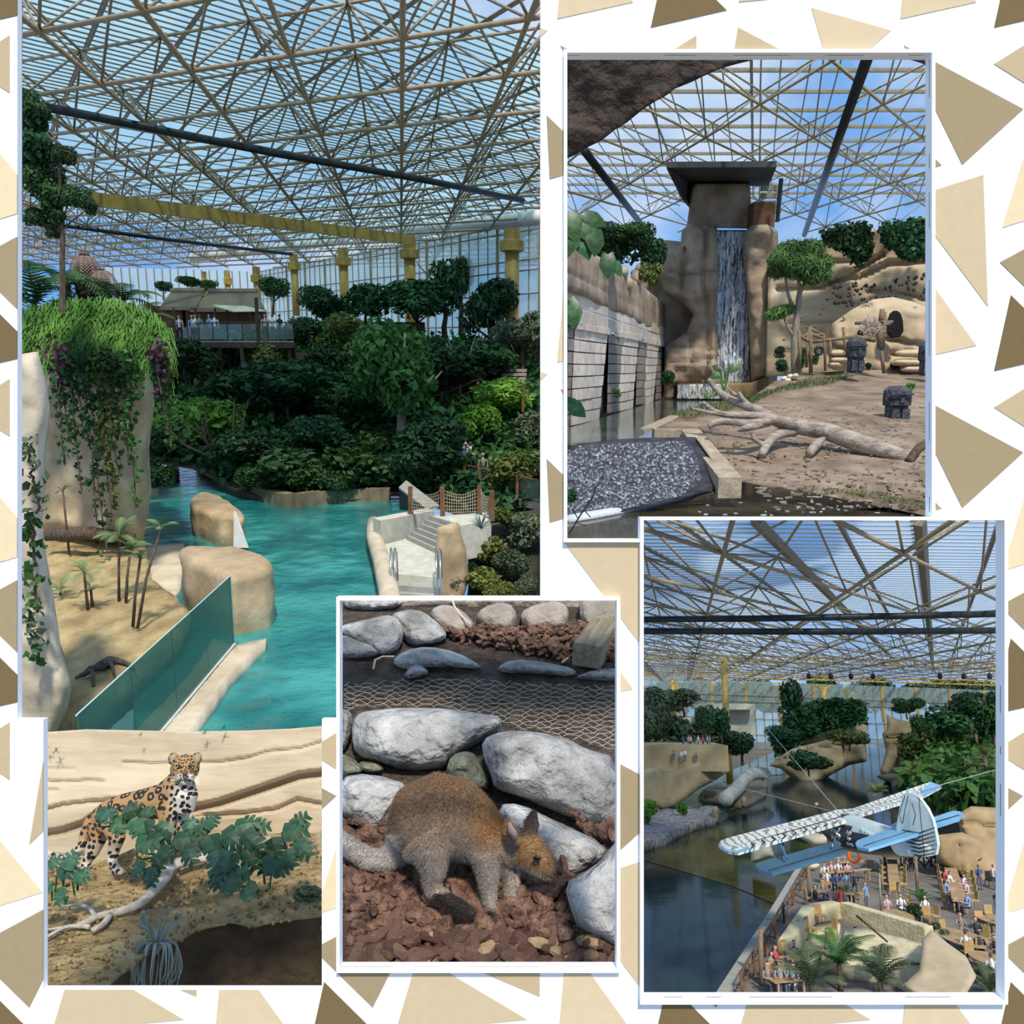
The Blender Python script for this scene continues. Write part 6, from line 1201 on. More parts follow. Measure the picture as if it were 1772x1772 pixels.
q = [C.g(x, y, -3.17) for x, y in ((978, 900), (1020, 893), (1070, 884), (1130, 872), (1180, 862), (1215, 850), (1240, 846))]; single(MB().tube([p - q[0] for p in q], [.22, .24, .22, .17, .12, .07, .03], 10, flat=.4), 'foam_line', mat('foam', (.75, .78, .8), (.92, .94, .96), scale=14, bump=.8), C, q[0], 'white foam line at the foot of the weir', 'foam', smooth=True)
M_KC = mat('channel_kerb', (.27, .215, .145), (.45, .37, .26), scale=3, bump=.5)
def kerb3(pts, r, wd): q = [C.at(*p) for p in pts]; b = MB(); 
def kerb(pts, w, h, wd):
    q = [C.at(x, y, d) for x, y, d in pts]; o = q[0]; b = MB()
    for a, c in zip(q, q[1:]): n = Vector((-(c - a).y, (c - a).x, 0)).normalized() * w; b.prism([a - o, c - o, c - o + n, a - o + n], (0, 0, -h))
    single(b, 'channel_kerb', M_KC, C, o, wd, 'kerb')
kerb([(1135, 741, 28.8), (1180, 719, 37)], .5, .4, 'stone kerb on the far side of the weir corner'); kerb([(1133, 743, 25.5), (1213, 744, 25.5)], .5, .5, 'stone kerb along the top of the weir'); kerb([(1212, 744, 25.4), (1284, 826, 20.3)], -.55, .5, 'slanting stone kerb on the right of the weir')
slab_thing(C, 'weir_apron', 'tan stone apron between weir and kerb', 'ledge', M_KC, [(1204, 758), (1216, 756), (1280, 826), (1262, 838)], lambda x, y: dw(x, y) - .15, .5, cell=5)
# mound
M_MOUND = mat('mound_soil', (.15, .105, .07), (.34, .255, .175), scale=.8, bump=1, bscale=4, detail=10, c3=(.24, .175, .12))
def md(x, y):
    t = [(560, 54), (600, 50), (650, 44), (700, 34), (760, 26), (830, 21.5), (890, 19)]
    for (a, da), (c, dc) in zip(t, t[1:]):
        if y <= c: return da + (dc - da) * max(0, y - a) / (c - a)
    return 19
slab_thing(C, 'earth_mound', 'bare brown earth mound of the enclosure', 'ground', M_MOUND, [(1135, 743), (1180, 718), (1225, 708), (1290, 695), (1340, 660), (1400, 645), (1500, 640), (1611, 640), (1611, 895), (1500, 872), (1400, 852), (1300, 838), (1278, 832), (1213, 745)], md, 1, cell=6, amp=.25, nscale=.6)
b = MB(); rg = random.Random(12)
for k in range(700):
    x, y = rg.uniform(1240, 1608), rg.uniform(700, 880)
    if y > 700 + abs(1400 - x) * .02 and x > 1215 + (y - 745) * .9: p = C.at(x, y, md(x, y) - .15); l = rg.uniform(.04, .22); b.box(p, (l, l * .3, .03), rz=rg.uniform(0, 6), rx=rg.uniform(-.3, .3))
setp(b.build('wood_litter', mat('litter', (.16, .115, .08), (.42, .35, .27), scale=3), None, C.M), 'splinters and wood litter strewn over the mound', 'litter', kind='stuff')
grass(C, [(1290, 690), (1400, 655), (1480, 650), (1440, 665), (1340, 680), (1300, 700)], lambda x, y: md(x, y) - .2, 1500, .35, M_LEAF[1], 'mound_grass', 'thin grass on the far edge of the mound', 'grass', 6, .2)
grass(C, [(1160, 715), (1225, 700), (1300, 690), (1260, 712), (1190, 728)], lambda x, y: md(x, y) - .2, 900, .35, M_LEAF[2], 'bank_grass', 'weedy grass on the bank beside the channel', 'grass', 7, .2)
grass(C, [(1380, 845), (1500, 862), (1608, 885), (1608, 870), (1480, 848)], lambda x, y: md(x, y) - .2, 700, .2, M_LEAF[2], 'shore_grass', 'sparse grass along the pond shore', 'grass', 8, .2)
# fallen tree
ft = thing('fallen_tree', 'large bleached fallen tree trunk lying across the mound', 'tree trunk', C, C.at(1420, 760, 25)); o = C.at(1420, 760, 25); M_FT = mat('driftwood', (.22, .175, .135), (.46, .39, .315), scale=2.5, bump=.7, bscale=8, stretch=(1, 3, 3))
def ftl(pts, rad): MB().tube(curve([C.at(x, y, d) - o for x, y, d in pts], 5), spread([r * 25 / F for r in rad], 5, 0), 10).build('limb', M_FT, ft, smooth=True)
ftl([(1592, 800, 23.6), (1540, 782, 24), (1480, 764, 24.4), (1425, 745, 24.8), (1380, 738, 25), (1345, 728, 25.2), (1315, 712, 25.5), (1290, 702, 26), (1262, 690, 26.5), (1240, 674, 27), (1226, 656, 27)], [9, 13, 16, 15, 14, 11, 9, 8, 7, 6, 4])
ftl([(1385, 738, 25), (1350, 728, 24.6), (1310, 720, 24.4), (1270, 718, 24.4), (1240, 714, 24.4), (1216, 696, 24.4)], [11, 9, 7, 6, 5, 3]); ftl([(1330, 730, 24.6), (1300, 738, 24), (1280, 742, 24)], [8, 7, 5]); ftl([(1330, 730, 24.4), (1290, 732, 24), (1245, 730, 24), (1226, 738, 24)], [7, 6, 6, 5])
ftl([(1245, 715, 24.4), (1225, 713, 24.4), (1197, 707, 24.6)], [5, 4, 2.5]); ftl([(1375, 745, 25), (1345, 752, 24.6), (1328, 768, 24.2), (1318, 788, 23.6)], [10, 9, 8, 6]); ftl([(1300, 706, 26), (1285, 690, 26), (1278, 678, 26)], [5, 4, 3]); ftl([(1285, 690, 26), (1268, 680, 26.2), (1260, 672, 26.2)], [4, 3, 2]); ftl([(1370, 735, 25), (1362, 724, 25)], [4, 2]); ftl([(1427, 750, 24.6), (1416, 745, 24.3)], [8, 7]); ftl([(1425, 755, 24.6), (1412, 770, 24.2), (1400, 785, 23.8)], [6, 8, 7]); ftl([(1322, 770, 24), (1305, 760, 24), (1303, 750, 24)], [5, 4, 3])
MB().tube(curve([C.at(x, y, d) - o for x, y, d in ((1572, 800, 23.5), (1590, 776, 23.6), (1605, 768, 23.6))], 4), .12, 8).build('root', M_BARK, ft, smooth=True)
# acacia tree
at_ = thing('acacia_tree', 'feathery green acacia with forked pale trunk before the cliff', 'tree', C, C.at(1378, 645, 46)); o = C.at(1378, 645, 46)
def atl(pts, rad): MB().tube(curve([C.at(x, y, 46) - o for x, y in pts], 4), spread([r * 46 / F for r in rad], 4, 0), 8).build('trunk', M_BARKP, at_, smooth=True)
atl([(1378, 645), (1376, 600), (1378, 560), (1382, 520), (1385, 495)], [9, 7.5, 6, 5, 4]); atl([(1385, 500), (1378, 470), (1372, 450)], [3.5, 2.5, 1.5]); atl([(1383, 510), (1395, 485), (1402, 460)], [3.5, 2.5, 1.5]); atl([(1377, 540), (1364, 510), (1358, 470)], [3.5, 3, 1.5]); atl([(1377, 585), (1362, 565), (1356, 545)], [3, 2, 1.5]); atl([(1380, 552), (1398, 543)], [2, 1.2])
M_ACA = mat('acacia_leaf', (.05, .13, .03), (.14, .27, .07), rnd=.2, trans=.2, scale=1, rough=.6)
bl = [(*(C.at(x, y, 46 + dz) - o), r * 46 / F, .6) for x, y, r, dz in ((1370, 435, 28, 0), (1400, 432, 26, 0), (1350, 450, 22, -.5), (1420, 455, 22, .3), (1385, 460, 34, -.5), (1345, 470, 16, 0), (1425, 475, 14, 0), (1405, 480, 18, -.5))]; link('foliage', leaf_mesh('foliage', M_ACA, 9000, bl, .55, 3, aspect=.12, droop=.7, shell=.2), at_)
bl = [(*(C.at(x, y, 46) - o), r * 46 / F, .6) for x, y, r in ((1350, 540, 14), (1336, 545, 12), (1366, 535, 10))]; link('foliage', leaf_mesh('foliage', M_ACA, 1500, bl, .5, 4, aspect=.12, droop=.7, shell=.2), at_)
# cave mound, totems, climbing frame
slab_thing(C, 'cave_mound', 'rocky mound with a cave at the right', 'rock', M_ROCKT, [(1440, 560), (1475, 535), (1510, 518), (1545, 514), (1580, 522), (1611, 535), (1611, 655), (1500, 652), (1440, 640), (1430, 600)], lambda x, y: 47, 4, cell=5, amp=.5, nscale=.5, bulge=1, bw=20, grooves=[([(1530, 585), (1611, 600)], 4, .5), ([(1540, 612), (1611, 618)], 4, .5), ([(1440, 600), (1480, 610)], 3, .4)])
slab_thing(C, 'cave_shade_patch', 'black patch for the shade inside the cave opening in the mound', 'cave', mat('cave_shade', (.003, .003, .003), (.008, .007, .006)), smooth_poly([(1534, 586), (1536, 545), (1550, 535), (1562, 545), (1564, 583)], 1), 45.2, .3, cell=4)  # solid black slab stands in for the shade inside the opening
slab_thing(C, 'cave_shade_patch', 'small black patch for the shade of a hollow left of the nest platform', 'cave', MATS['cave_shade'], smooth_poly([(1482, 584), (1484, 572), (1490, 570), (1496, 582)], 1), 45.2, .3, cell=3)  # another black slab, painting the shade of the hollow
for n, (x, y, s, m) in enumerate([(1432, 520, 10, 0), (1425, 536, 6, 0), (1420, 545, 8, 1), (1398, 564, 8, 0), (1410, 568, 7, 1), (1460, 553, 9, 0), (1500, 525, 12, 4), (1525, 528, 10, 4), (1450, 580, 8, 0), (1560, 550, 11, 2), (1590, 548, 10, 3), (1580, 535, 9, 0), (1604, 545, 10, 1), (1356, 590, 8, 0), (1478, 548, 6, 1), (1365, 605, 7, 0)]):
    rosette(C, C.at(x, y, 46.5 if x > 1440 else 53.5), s * 47 / F * 1.3, 12, M_LEAF[m] if m != 1 else M_BRO, 'bromeliad tuft on the rocks, %s from the left' % ('first second third fourth fifth sixth seventh eighth ninth tenth eleventh twelfth thirteenth fourteenth fifteenth sixteenth'.split()[sorted((1432, 1425, 1420, 1398, 1410, 1460, 1500, 1525, 1450, 1560, 1590, 1580, 1604, 1356, 1478, 1365)).index(x)]), 'bromeliad', 'plant', wid=.14, group='bromeliads on the cliff rocks')
for n, (x, y, w, h, k) in enumerate([(1352, 645, 26, 26, 0), (1388, 638, 16, 40, 0), (1412, 632, 16, 20, 1), (1350, 622, 22, 24, 4), (1502, 640, 12, 14, 0), (1548, 640, 16, 14, 0), (1575, 675, 20, 14, 3)]): shrub(C, C.at(x, y, md(x, y)), h * md(x, y) / F, w * md(x, y) / F, k, ('dark shrub left of the acacia foot', 'tall narrow shrub right of the acacia', 'green weed under the climbing frame', 'pale shrub beside the acacia trunk', 'small weed right of the middle totem', 'weed among the flat stones', 'spiky tuft behind the near totem')[n])
M_TOT = mat('totem_stone', (.035, .037, .042), (.10, .105, .115), scale=6, bump=1, bscale=10, detail=6)
def totem(x0, x1, yt, yb, d, label, cut=None):
    o = C.at((x0 + x1) / 2, yb, d); w = (x1 - x0) * d / F; h = (yb - yt) * d / F; t = thing('totem_statue', label, 'statue', C, o); W2 = w / 2
    MB().lathe((0, 0, 0), [(W2 * .78, 0), (W2 * .8, h * .42), (W2 * .98, h * .44), (W2, h * .7), (W2 * .96, h * .86), (W2 * .6, h * .98), (W2 * .1, h)], 20, 1, .75).build('head', M_TOT, t, smooth=False)
    f = -W2 * .75
    MB().box((0, f * 1.0, h * .76), (w * .8, w * .12, h * .05)).build('brow', M_TOT, t)
    for s in (-1, 1): MB().tube([(s * w * .34, f, h * .66), (s * w * .2, f * 1.06, h * .70), (s * w * .07, f * 1.06, h * .66)], w * .03, 6).build('eye_ridge', M_TOT, t); MB().box((s * w * .18, f * .92, h * .2), (w * .26, w * .1, h * .3)).build('carved_panel', M_TOT, t)
    MB().box((0, f * 1.08, h * .6), (w * .13, w * .16, h * .16)).build('nose', M_TOT, t); MB().box((0, f * 1.0, h * .48), (w * .55, w * .12, h * .06)).build('lips', M_TOT, t)
    for z in (.86, .92): MB().lathe((0, 0, 0), [(W2 * .90 * (1.55 - z), h * z), (W2 * 1.0 * (1.6 - z), h * (z + .015)), (W2 * .9 * (1.55 - z), h * (z + .03))], 20, 1, .75).build('headband', M_TOT, t)
totem(1462, 1496, 585, 645, 42, 'tall dark carved stone totem head in the middle of the mound'); totem(1526, 1574, 668, 728, 31, 'nearest dark carved totem head half buried in the earth'); totem(1587, 1617, 592, 650, 42, 'dark totem head cut by the right frame edge')
cf = thing('climbing_frame', 'rustic climbing frame of rough logs', 'climbing frame', C, C.at(1420, 640, 44)); o = C.at(1420, 640, 44); M_LOG = mat('rough_log', (.16, .105, .06), (.32, .235, .15), scale=4, bump=.6, stretch=(3, 3, 1))
for a, c, r in (((1384, 640), (1382, 572), 3.2), ((1403, 646), (1401, 565), 3.5), ((1396, 636), (1397, 575), 2.5), ((1428, 642), (1425, 577), 2.3), ((1438, 636), (1436, 588), 2.3), ((1463, 620), (1459, 566), 2.6), ((1383, 580), (1400, 592), 3), ((1400, 592), (1478, 583), 3), ((1382, 582), (1425, 578), 2.5), ((1400, 576), (1430, 588), 2.5), ((1478, 583), (1515, 589), 4), ((1395, 565), (1425, 580), 2)): MB().tube([C.at(*a, 44) - o, C.at((a[0] + c[0]) / 2 + 1, (a[1] + c[1]) / 2, 44) - o, C.at(*c, 44) - o], r * 44 / F, 8).build('log', M_LOG, cf, smooth=True)
ty = C.at(1417, 607, 43.5); b = MB(); n1, n2 = 20, 8; rr, r2 = 6.2 * 44 / F, 2.4 * 44 / F
b.add([(math.cos(a) * (rr + r2 * math.cos(p)), r2 * math.sin(p), math.sin(a) * (rr + r2 * math.cos(p))) for a in [6.283 * i / n1 for i in range(n1)] for p in [6.283 * j / n2 for j in range(n2)]], [(i * n2 + j, ((i + 1) % n1) * n2 + j, ((i + 1) % n1) * n2 + (j + 1) % n2, i * n2 + (j + 1) % n2) for i in range(n1) for j in range(n2)]); single(b, 'tyre', M_BLACK, C, ty, 'black tyre hanging from the climbing frame', 'tyre', smooth=True)
npf = thing('nest_platform', 'wooden nest platform on a forked post before the cave', 'platform', C, C.at(1530, 646, 43)); o = C.at(1530, 646, 43)
for a, c, r in (((1530, 646), (1524, 600), 3.5), ((1524, 602), (1520, 560), 6), ((1526, 604), (1530, 540), 5), ((1480, 559), (1545, 557), 3), ((1498, 562), (1540, 560), 4), ((1524, 560), (1527, 535), 5)): MB().tube([C.at(*a, 43) - o, C.at(*c, 43) - o], [r * 43 / F, r * .9 * 43 / F], 8).build('log', M_LOG, npf, smooth=True)
rg = random.Random(2); b = MB()
for k in range(80): x, y = rg.gauss(1505, 9), rg.gauss(566, 7); p = C.at(x, y, 42.6) - o; b.tube([p, p + Vector((rg.uniform(-.4, .4), rg.uniform(-.2, .2), rg.uniform(-.3, .3)))], .015, 3)
setp(b.build('twigs', M_LIMB, npf), kind='stuff')
for n, (x, y, w) in enumerate([(1575, 612, 60), (1570, 628, 66), (1585, 640, 60), (1450, 612, 40), (1452, 624, 40), (1445, 632, 30)]):
    slab_thing(C, 'flat_rock', 'flat tan rock slab %s' % ('high beside the cave', 'in the middle right of the cave', 'lowest right of the cave', 'high behind the logs', 'in the middle behind the logs', 'low behind the logs')[n], 'rock', M_ROCKT, smooth_poly([(x - w / 2, y), (x - w / 3, y - 7), (x + w / 3, y - 8), (min(x + w / 2, 1608), y), (min(x + w / 3, 1606), y + 6), (x - w / 3, y + 6)], 1), 44.6 - n * .1, 1, cell=4, amp=.15, nscale=1, bulge=.5, bw=7)
for n, (x, y) in enumerate([(1357, 655), (1367, 651), (1376, 650), (1363, 658)]): slab_thing(C, 'white_stone', ('leftmost', 'middle', 'rightmost', 'front')[n] + ' of the pale stones at the foot of the acacia', 'stone', M_BLOCK, smooth_poly([(x - 7, y + 3), (x - 3, y - 4), (x + 5, y - 4), (x + 7, y + 2), (x, y + 5)], 1), 42.5 - n * .1, .4, cell=2, bulge=.2, bw=4)
tp = thing('leafy_seedling', 'young plant with three big leaves standing by the cascade', 'plant', C, C.at(1253, 680, 27)); o = C.at(1253, 680, 27)
for (x, y, s, a) in ((1247, 640, 15, 150), (1262, 640, 20, 30), (1245, 650, 14, 185), (1222, 686, 13, 90)): bigleaf(C, tp, o, x, y, 27, s, a); MB().tube([Vector((0, 0, 0)), C.at(x, y, 27) - o], .03, 5).build('stalk', M_LEAF[3], tp)
tw2 = thing('bare_twig', 'thin leafless twig rising in the lower left corner', 'twig', C, C.at(984, 925, 8)); o = C.at(984, 925, 8); MB().tube([C.at(x, y, 8) - o for x, y in ((984, 925), (1005, 890), (1025, 860), (1032, 840))], .008, 5).build('stem', M_BLACK, tw2)
for (x, y, ex, ey) in ((1010, 882, 1022, 895), (1000, 897, 990, 880), (1018, 870, 1030, 872), (996, 905, 1015, 910)): MB().tube([C.at(x, y, 8) - o, C.at(ex, ey, 8) - o], .005, 4).build('twig', M_BLACK, tw2)
shrub(C, C.at(990, 872, 8), .16, .12, 0, 'dark leaves at the lower left edge by the weir'); shrub(C, C.at(1155, 668, 50), 1.0, .8, 0, 'dark air plant on the rock left of the cascade'); shrub(C, C.at(1068, 690, 33), .5, .4, 4, 'reddish dry plant on the second pillar')
b = MB(); rg = random.Random(5)
for k in range(120):
    x, y = rg.uniform(1210, 1605), rg.uniform(855, 930)
    if y > 845 + (x - 1300) * .13 and (y < 893 or x < 1100): b.box(C.g(x, y, -3.19), (rg.uniform(.02, .08), rg.uniform(.05, .14), .01), rz=rg.uniform(0, 3))
setp(b.build('floating_petals', MATS['foam'], None, C.M), 'white flecks floating on the lower pond', 'foam', kind='stuff')
# ================================================================ PLACE E: the great hall with the hanging aeroplane
E = Panel(1215, (1112, 900, 1731, 1725))
ZE = -14.5
roofE = thing('ceiling', None, None, E, (0, 0, 0), kind='structure'); roofE['label'] = 'glass roof on ochre space frame over the aeroplane hall'
E.rect = (1112, 900, 1731, 1196)
spaceframe(E, (1465, 1024), (1591, 1063), (1407, 1063), 6.8, 9.0, 285, .11, M_STEEL, M_STEEL, roofE, range(-14, 22), range(-14, 22), ymin=28, maxweb=1800)
exE = [(Vector((0, -1, 0)), -285), (Vector((0, 1, 0)), 28)]; dE = dirto(E, 1620, 1215); xE = Vector((1, .05, 0)).normalized(); pe = E.g(1420, 902, 9.8)
G_E = glassmat('roof_glass_blue', (.86, .94, 1.0), .14, (.85, .93, 1.0), .03)
for k in range(70):
    off = k * 1.4 if k < 45 else 63 + (k - 45) * 6; c = pe + dE * (off - 3); st = 1.36 if k < 45 else 5.8
    s = E.clip_seg(c - xE * 150, c + xE * 150, exE)
    if s: MB().tube(s, .06, 4).build('glazing_bar', mat('white_bar', (.62, .66, .68), (.75, .78, .8), scale=3, rough=.5), roofE)
    q = E.clip_poly([c - xE * 150, c + xE * 150, c + xE * 150 + dE * st, c - xE * 150 + dE * st], exE)
    if q: MB().prism(q, (0, 0, .03)).build('pane', G_E, roofE)
for k in range(-16, 17):
    c = pe + xE * (k * 4.6 + 1); s = E.clip_seg(c - dE * 60, c + dE * 300, exE)
    if s: MB().tube(s, .16 if k not in (-1, 1) else .4, 5).build('rafter', M_STEELD, roofE)
E.rect = (1112, 900, 1731, 1725)
tubeline(E, [(1113, 1072), (1330, 1070), (1560, 1066), (1730, 1062)], .24, 'heating_tube', M_BLACK, 'upper of two dark tubes crossing the hall roof', 'pipe', z=5.9); tubeline(E, [(1113, 1092), (1420, 1093), (1730, 1091)], .27, 'heating_tube', M_BLACK, 'lower of two dark tubes crossing the hall roof', 'pipe', z=5.6)
for (y0, y1, d, wd) in ((1138, 1158, 190, 'near'), (1168, 1186, 255, 'far')):
    a, c = E.at(1113, y0, d), E.at(1730, y1, d); t = thing('roof_girder', wd + ' long yellow roof girder across the hall', 'beam', E, a)
    for z in (0, 1.2): MB().tube([Vector((0, 0, z)), c - a + Vector((0, 0, z))], .22, 6).build('chord', M_YEL, t)
    for k in range(40): p, q = (c - a) * (k / 40), (c - a) * ((k + 1) / 40); MB().tube([p + Vector((0, 0, (k % 2) * 1.2)), q + Vector((0, 0, ((k + 1) % 2) * 1.2))], .12, 4).build('brace', M_YEL, t)
for n, x in enumerate((1399, 1437, 1472, 1510, 1626, 1667, 1712)):
    p = E.at(x, 1165, 188); t = thing('spotlight', 'black roof spotlight, %s from the left under the girder' % SW[n], 'lamp', E, p, group='roof spotlights'); MB().lathe((0, 0, -1.2), [(.35, 0), (.5, .3), (.45, 1.0), (.1, 1.2)], 10).build('housing', M_BLACK, t); MB().tube([(0, 0, 0), (0, 0, .5)], .08, 5).build('bracket', M_BLACK, t)
gE = thing('wall_back', None, None, E, (0, 0, 0), kind='structure'); gE['label'] = 'far glazed wall of the aeroplane hall'; GE2 = glassmat('far_glass', (.80, .88, .86), .22, (.75, .85, .82), .02)
for k in range(43):
    p = E.at(1112 + k * 14.75, 1172 + k * .55, 290); h = 120 / F * 290; MB().tube([p, p - Vector((0, 0, h))], .45 if k % 4 == 0 else .2, 5).build('mullion', M_YEL if k % 4 == 0 else M_STEELD, gE)
    if k < 42: q = E.at(1112 + (k + 1) * 14.75, 1172 + (k + 1) * .55, 290); MB().prism([p, q, q - Vector((0, 0, h)), p - Vector((0, 0, h))], (0, .1, 0)).build('pane', GE2, gE)
for z in (-4.5, -6.5, -12, -17): MB().tube([E.at(1112, 1172, 289.5) + Vector((0, 0, z)), E.at(1731, 1195, 289.5) + Vector((0, 0, z))], .15, 4).build('rail', M_STEELD, gE)
# trees outside, behind the glass
for n in range(14): tree(E, E.at(1125 + n * 45, 1250, 310), 14 + (n * 37 % 5), 16, (0, 1, 4)[n % 3], 'hazy tree outside the far glass wall, %s from the left' % ('first second third fourth fifth sixth seventh eighth ninth tenth eleventh twelfth thirteenth fourteenth'.split()[n]), n, trunk=.1, group='trees outside the hall')
for (x, yt, yb, d, r, wd, brc) in ((1263, 1150, 1360, 150, 1.0, 'tall yellow column standing on the planted island', 1), (1428, 1190, 1240, 270, 1.6, 'far yellow column before the glass wall', 1), (1166, 1180, 1245, 270, 1.2, 'far yellow column at the left behind the terrace', 0)):
    p = E.at(x, yb, d); h = (yb - yt) / F * d; t = thing('column', wd, 'column', E, p); MB().lathe((0, 0, 0), [(r * .55, 0), (r * .55, h)], 14).build('shaft', M_YEL, t, smooth=True)
    if brc:
        for s in (-1, 1): MB().tube([(0, 0, h * .86), (s * h * .26, 0, h * 1.03)], r * .2, 6).build('brace', M_YEL, t)
# water
M_WE = watermat('lagoon_water', (.004, .014, .016), (.016, .034, .036), .12, .35, .5, rough=.08, c3=(.009, .022, .025), ior=1.12); M_WS = watermat('shallow_water', (.03, .032, .010), (.115, .105, .028), .10, .3, .5, rough=.1, ior=1.12); M_WT = watermat('teal_water', (.03, .10, .075), (.09, .20, .15), .2, .3, .6, ior=1.15)
slab_thing(E, 'lagoon_water', 'dark blue-green water of the large lagoon', 'water', M_WE, [(1109, 1400), (1240, 1345), (1340, 1300), (1500, 1285), (1545, 1300), (1560, 1380), (1640, 1420), (1480, 1480), (1420, 1520), (1270, 1728), (1109, 1728)], lambda x, y: ZE, 1, cell=20, zmode=True, smooth=False)
slab_thing(E, 'shallow_water', 'olive shallow shelf of the lagoon', 'water', M_WS, [(1109, 1462), (1150, 1450), (1220, 1425), (1330, 1440), (1430, 1470), (1410, 1520), (1375, 1578), (1260, 1530), (1109, 1487)], lambda x, y: ZE + .05, .06, cell=14, zmode=True, smooth=False)
slab_thing(E, 'teal_channel', 'teal water channel beside the ochre wall', 'water', M_WT, [(1165, 1402), (1178, 1378), (1220, 1358), (1262, 1335), (1320, 1312), (1375, 1318), (1375, 1338), (1335, 1342), (1240, 1362), (1212, 1378), (1215, 1396)], lambda x, y: ZE + .06, .05, cell=10, zmode=True, smooth=False)
slab_thing(E, 'teal_channel', 'small teal basin between island and jetty', 'water', M_WT, [(1205, 1402), (1280, 1388), (1282, 1395), (1245, 1408)], lambda x, y: ZE + .07, .05, cell=6, zmode=True, smooth=False)
M_OCH = mat('ochre_rock', (.30, .205, .10), (.54, .41, .235), scale=.12, bump=.8, bscale=.6, detail=9, c3=(.42, .31, .165)); M_OCHS = mat('pale_stone', (.52, .46, .32), (.68, .62, .46), scale=.3, bump=.2)
def rockE(name, label, poly, d, thick=6, amp=1.2, m=None, cat='rock', bulge=1.5, bw=10, gr=(), ns=.12, cell=5): return slab_thing(E, name, label, cat, m or M_OCH, poly, d, thick, cell=cell, amp=amp, nscale=ns, bulge=bulge, bw=bw, grooves=gr)
rockE('ochre_wall', 'long ochre rock wall at the left edge of the lagoon', [(1109, 1335), (1122, 1330), (1142, 1330), (1150, 1340), (1190, 1325), (1215, 1316), (1236, 1305), (1258, 1298), (1262, 1335), (1235, 1352), (1210, 1365), (1170, 1395), (1148, 1403), (1109, 1385)], lambda x, y: 118 - (x - 1112) * -.1, bulge=.8)
rockE('planted_island', 'low soil island around the yellow column', [(1208, 1376), (1225, 1360), (1260, 1350), (1310, 1342), (1326, 1350), (1325, 1372), (1285, 1392), (1250, 1384)], lambda x, y: -13.9, .8, .15, M_DARK, 'ground') if False else slab_thing(E, 'planted_island', 'low soil island around the yellow column', 'ground', M_KERB, [(1208, 1378), (1225, 1360), (1260, 1350), (1318, 1342), (1328, 1352), (1325, 1372), (1285, 1392), (1240, 1386)], lambda x, y: -13.9, .8, cell=6, zmode=True, amp=.3, nscale=.2)
ql = [E.at(x, y, d) for x, y, d in ((1256, 1382, 122), (1272, 1368, 130), (1285, 1352, 138), (1300, 1340, 144), (1320, 1338, 146), (1328, 1346, 146))]; single(MB().tube(curve([p - ql[0] for p in ql], 5), 1.0, 10), 'pale_log', mat('pale_log', (.36, .33, .27), (.62, .58, .5), scale=.8, bump=.8, bscale=3), E, ql[0], 'thick pale log arching over the planted island', 'log', smooth=True)
slab_thing(E, 'stone_jetty', 'gravelly stone jetty in the left foreground of the lagoon', 'ground', mat('gravel_pink', (.14, .10, .085), (.46, .40, .36), scale=1.6, bump=1, bscale=4, detail=10), [(1109, 1412), (1140, 1402), (1232, 1392), (1244, 1400), (1238, 1416), (1190, 1428), (1150, 1448), (1109, 1462)], lambda x, y: -13.6, 1, cell=5, zmode=True, amp=.35, nscale=.35)
rockE('rock_stub', 'stubby rock post at the end of the jetty', [(1231, 1398), (1240, 1394), (1245, 1402), (1243, 1424), (1234, 1426)], 112, 2, .3, cell=3); rockE('rock_stub', 'stubby rock post at the tip of the island', [(1282, 1380), (1290, 1377), (1293, 1385), (1291, 1398), (1283, 1398)], 122, 2, .3, cell=3)
rockE('cave_rock', 'tan cave rock with arches in the middle of the lagoon', [(1330, 1325), (1345, 1312), (1370, 1296), (1420, 1283), (1460, 1270), (1498, 1262), (1500, 1318), (1470, 1324), (1440, 1340), (1415, 1355), (1390, 1362), (1372, 1348), (1350, 1330)], lambda x, y: 176 - (x - 1330) * .05, 10, 2, gr=[([(1345, 1318), (1400, 1296), (1498, 1280)], 3, 1.5), ([(1460, 1290), (1462, 1322)], 3, 1.2)])
rockE('rock_ridge', 'upper rock ridge behind the cave rock', [(1366, 1282), (1395, 1258), (1425, 1244), (1470, 1240), (1498, 1246), (1500, 1266), (1440, 1280), (1390, 1292)], 196, 8, 2)
rockE('rock_spire', 'tall pointed sandstone spire right of the lagoon channel', [(1534, 1236), (1552, 1244), (1580, 1250), (1604, 1256), (1606, 1278), (1598, 1290), (1604, 1315), (1596, 1350), (1560, 1352), (1528, 1348), (1523, 1335), (1533, 1300), (1526, 1268), (1535, 1262)], 165, 10, 2.4, gr=[([(1536, 1275), (1605, 1280)], 4, 2), ([(1550, 1285), (1556, 1345)], 4, 1.5)])
rockE('rock_shelf', 'flat rock shelf at the foot of the spire', [(1512, 1342), (1545, 1338), (1590, 1345), (1580, 1358), (1535, 1354)], 150, 4, .6); rockE('sand_cliff', 'sunlit sand-coloured cliff between spire and bamboo', [(1604, 1290), (1640, 1285), (1640, 1335), (1600, 1335)], 170, 5, 1)
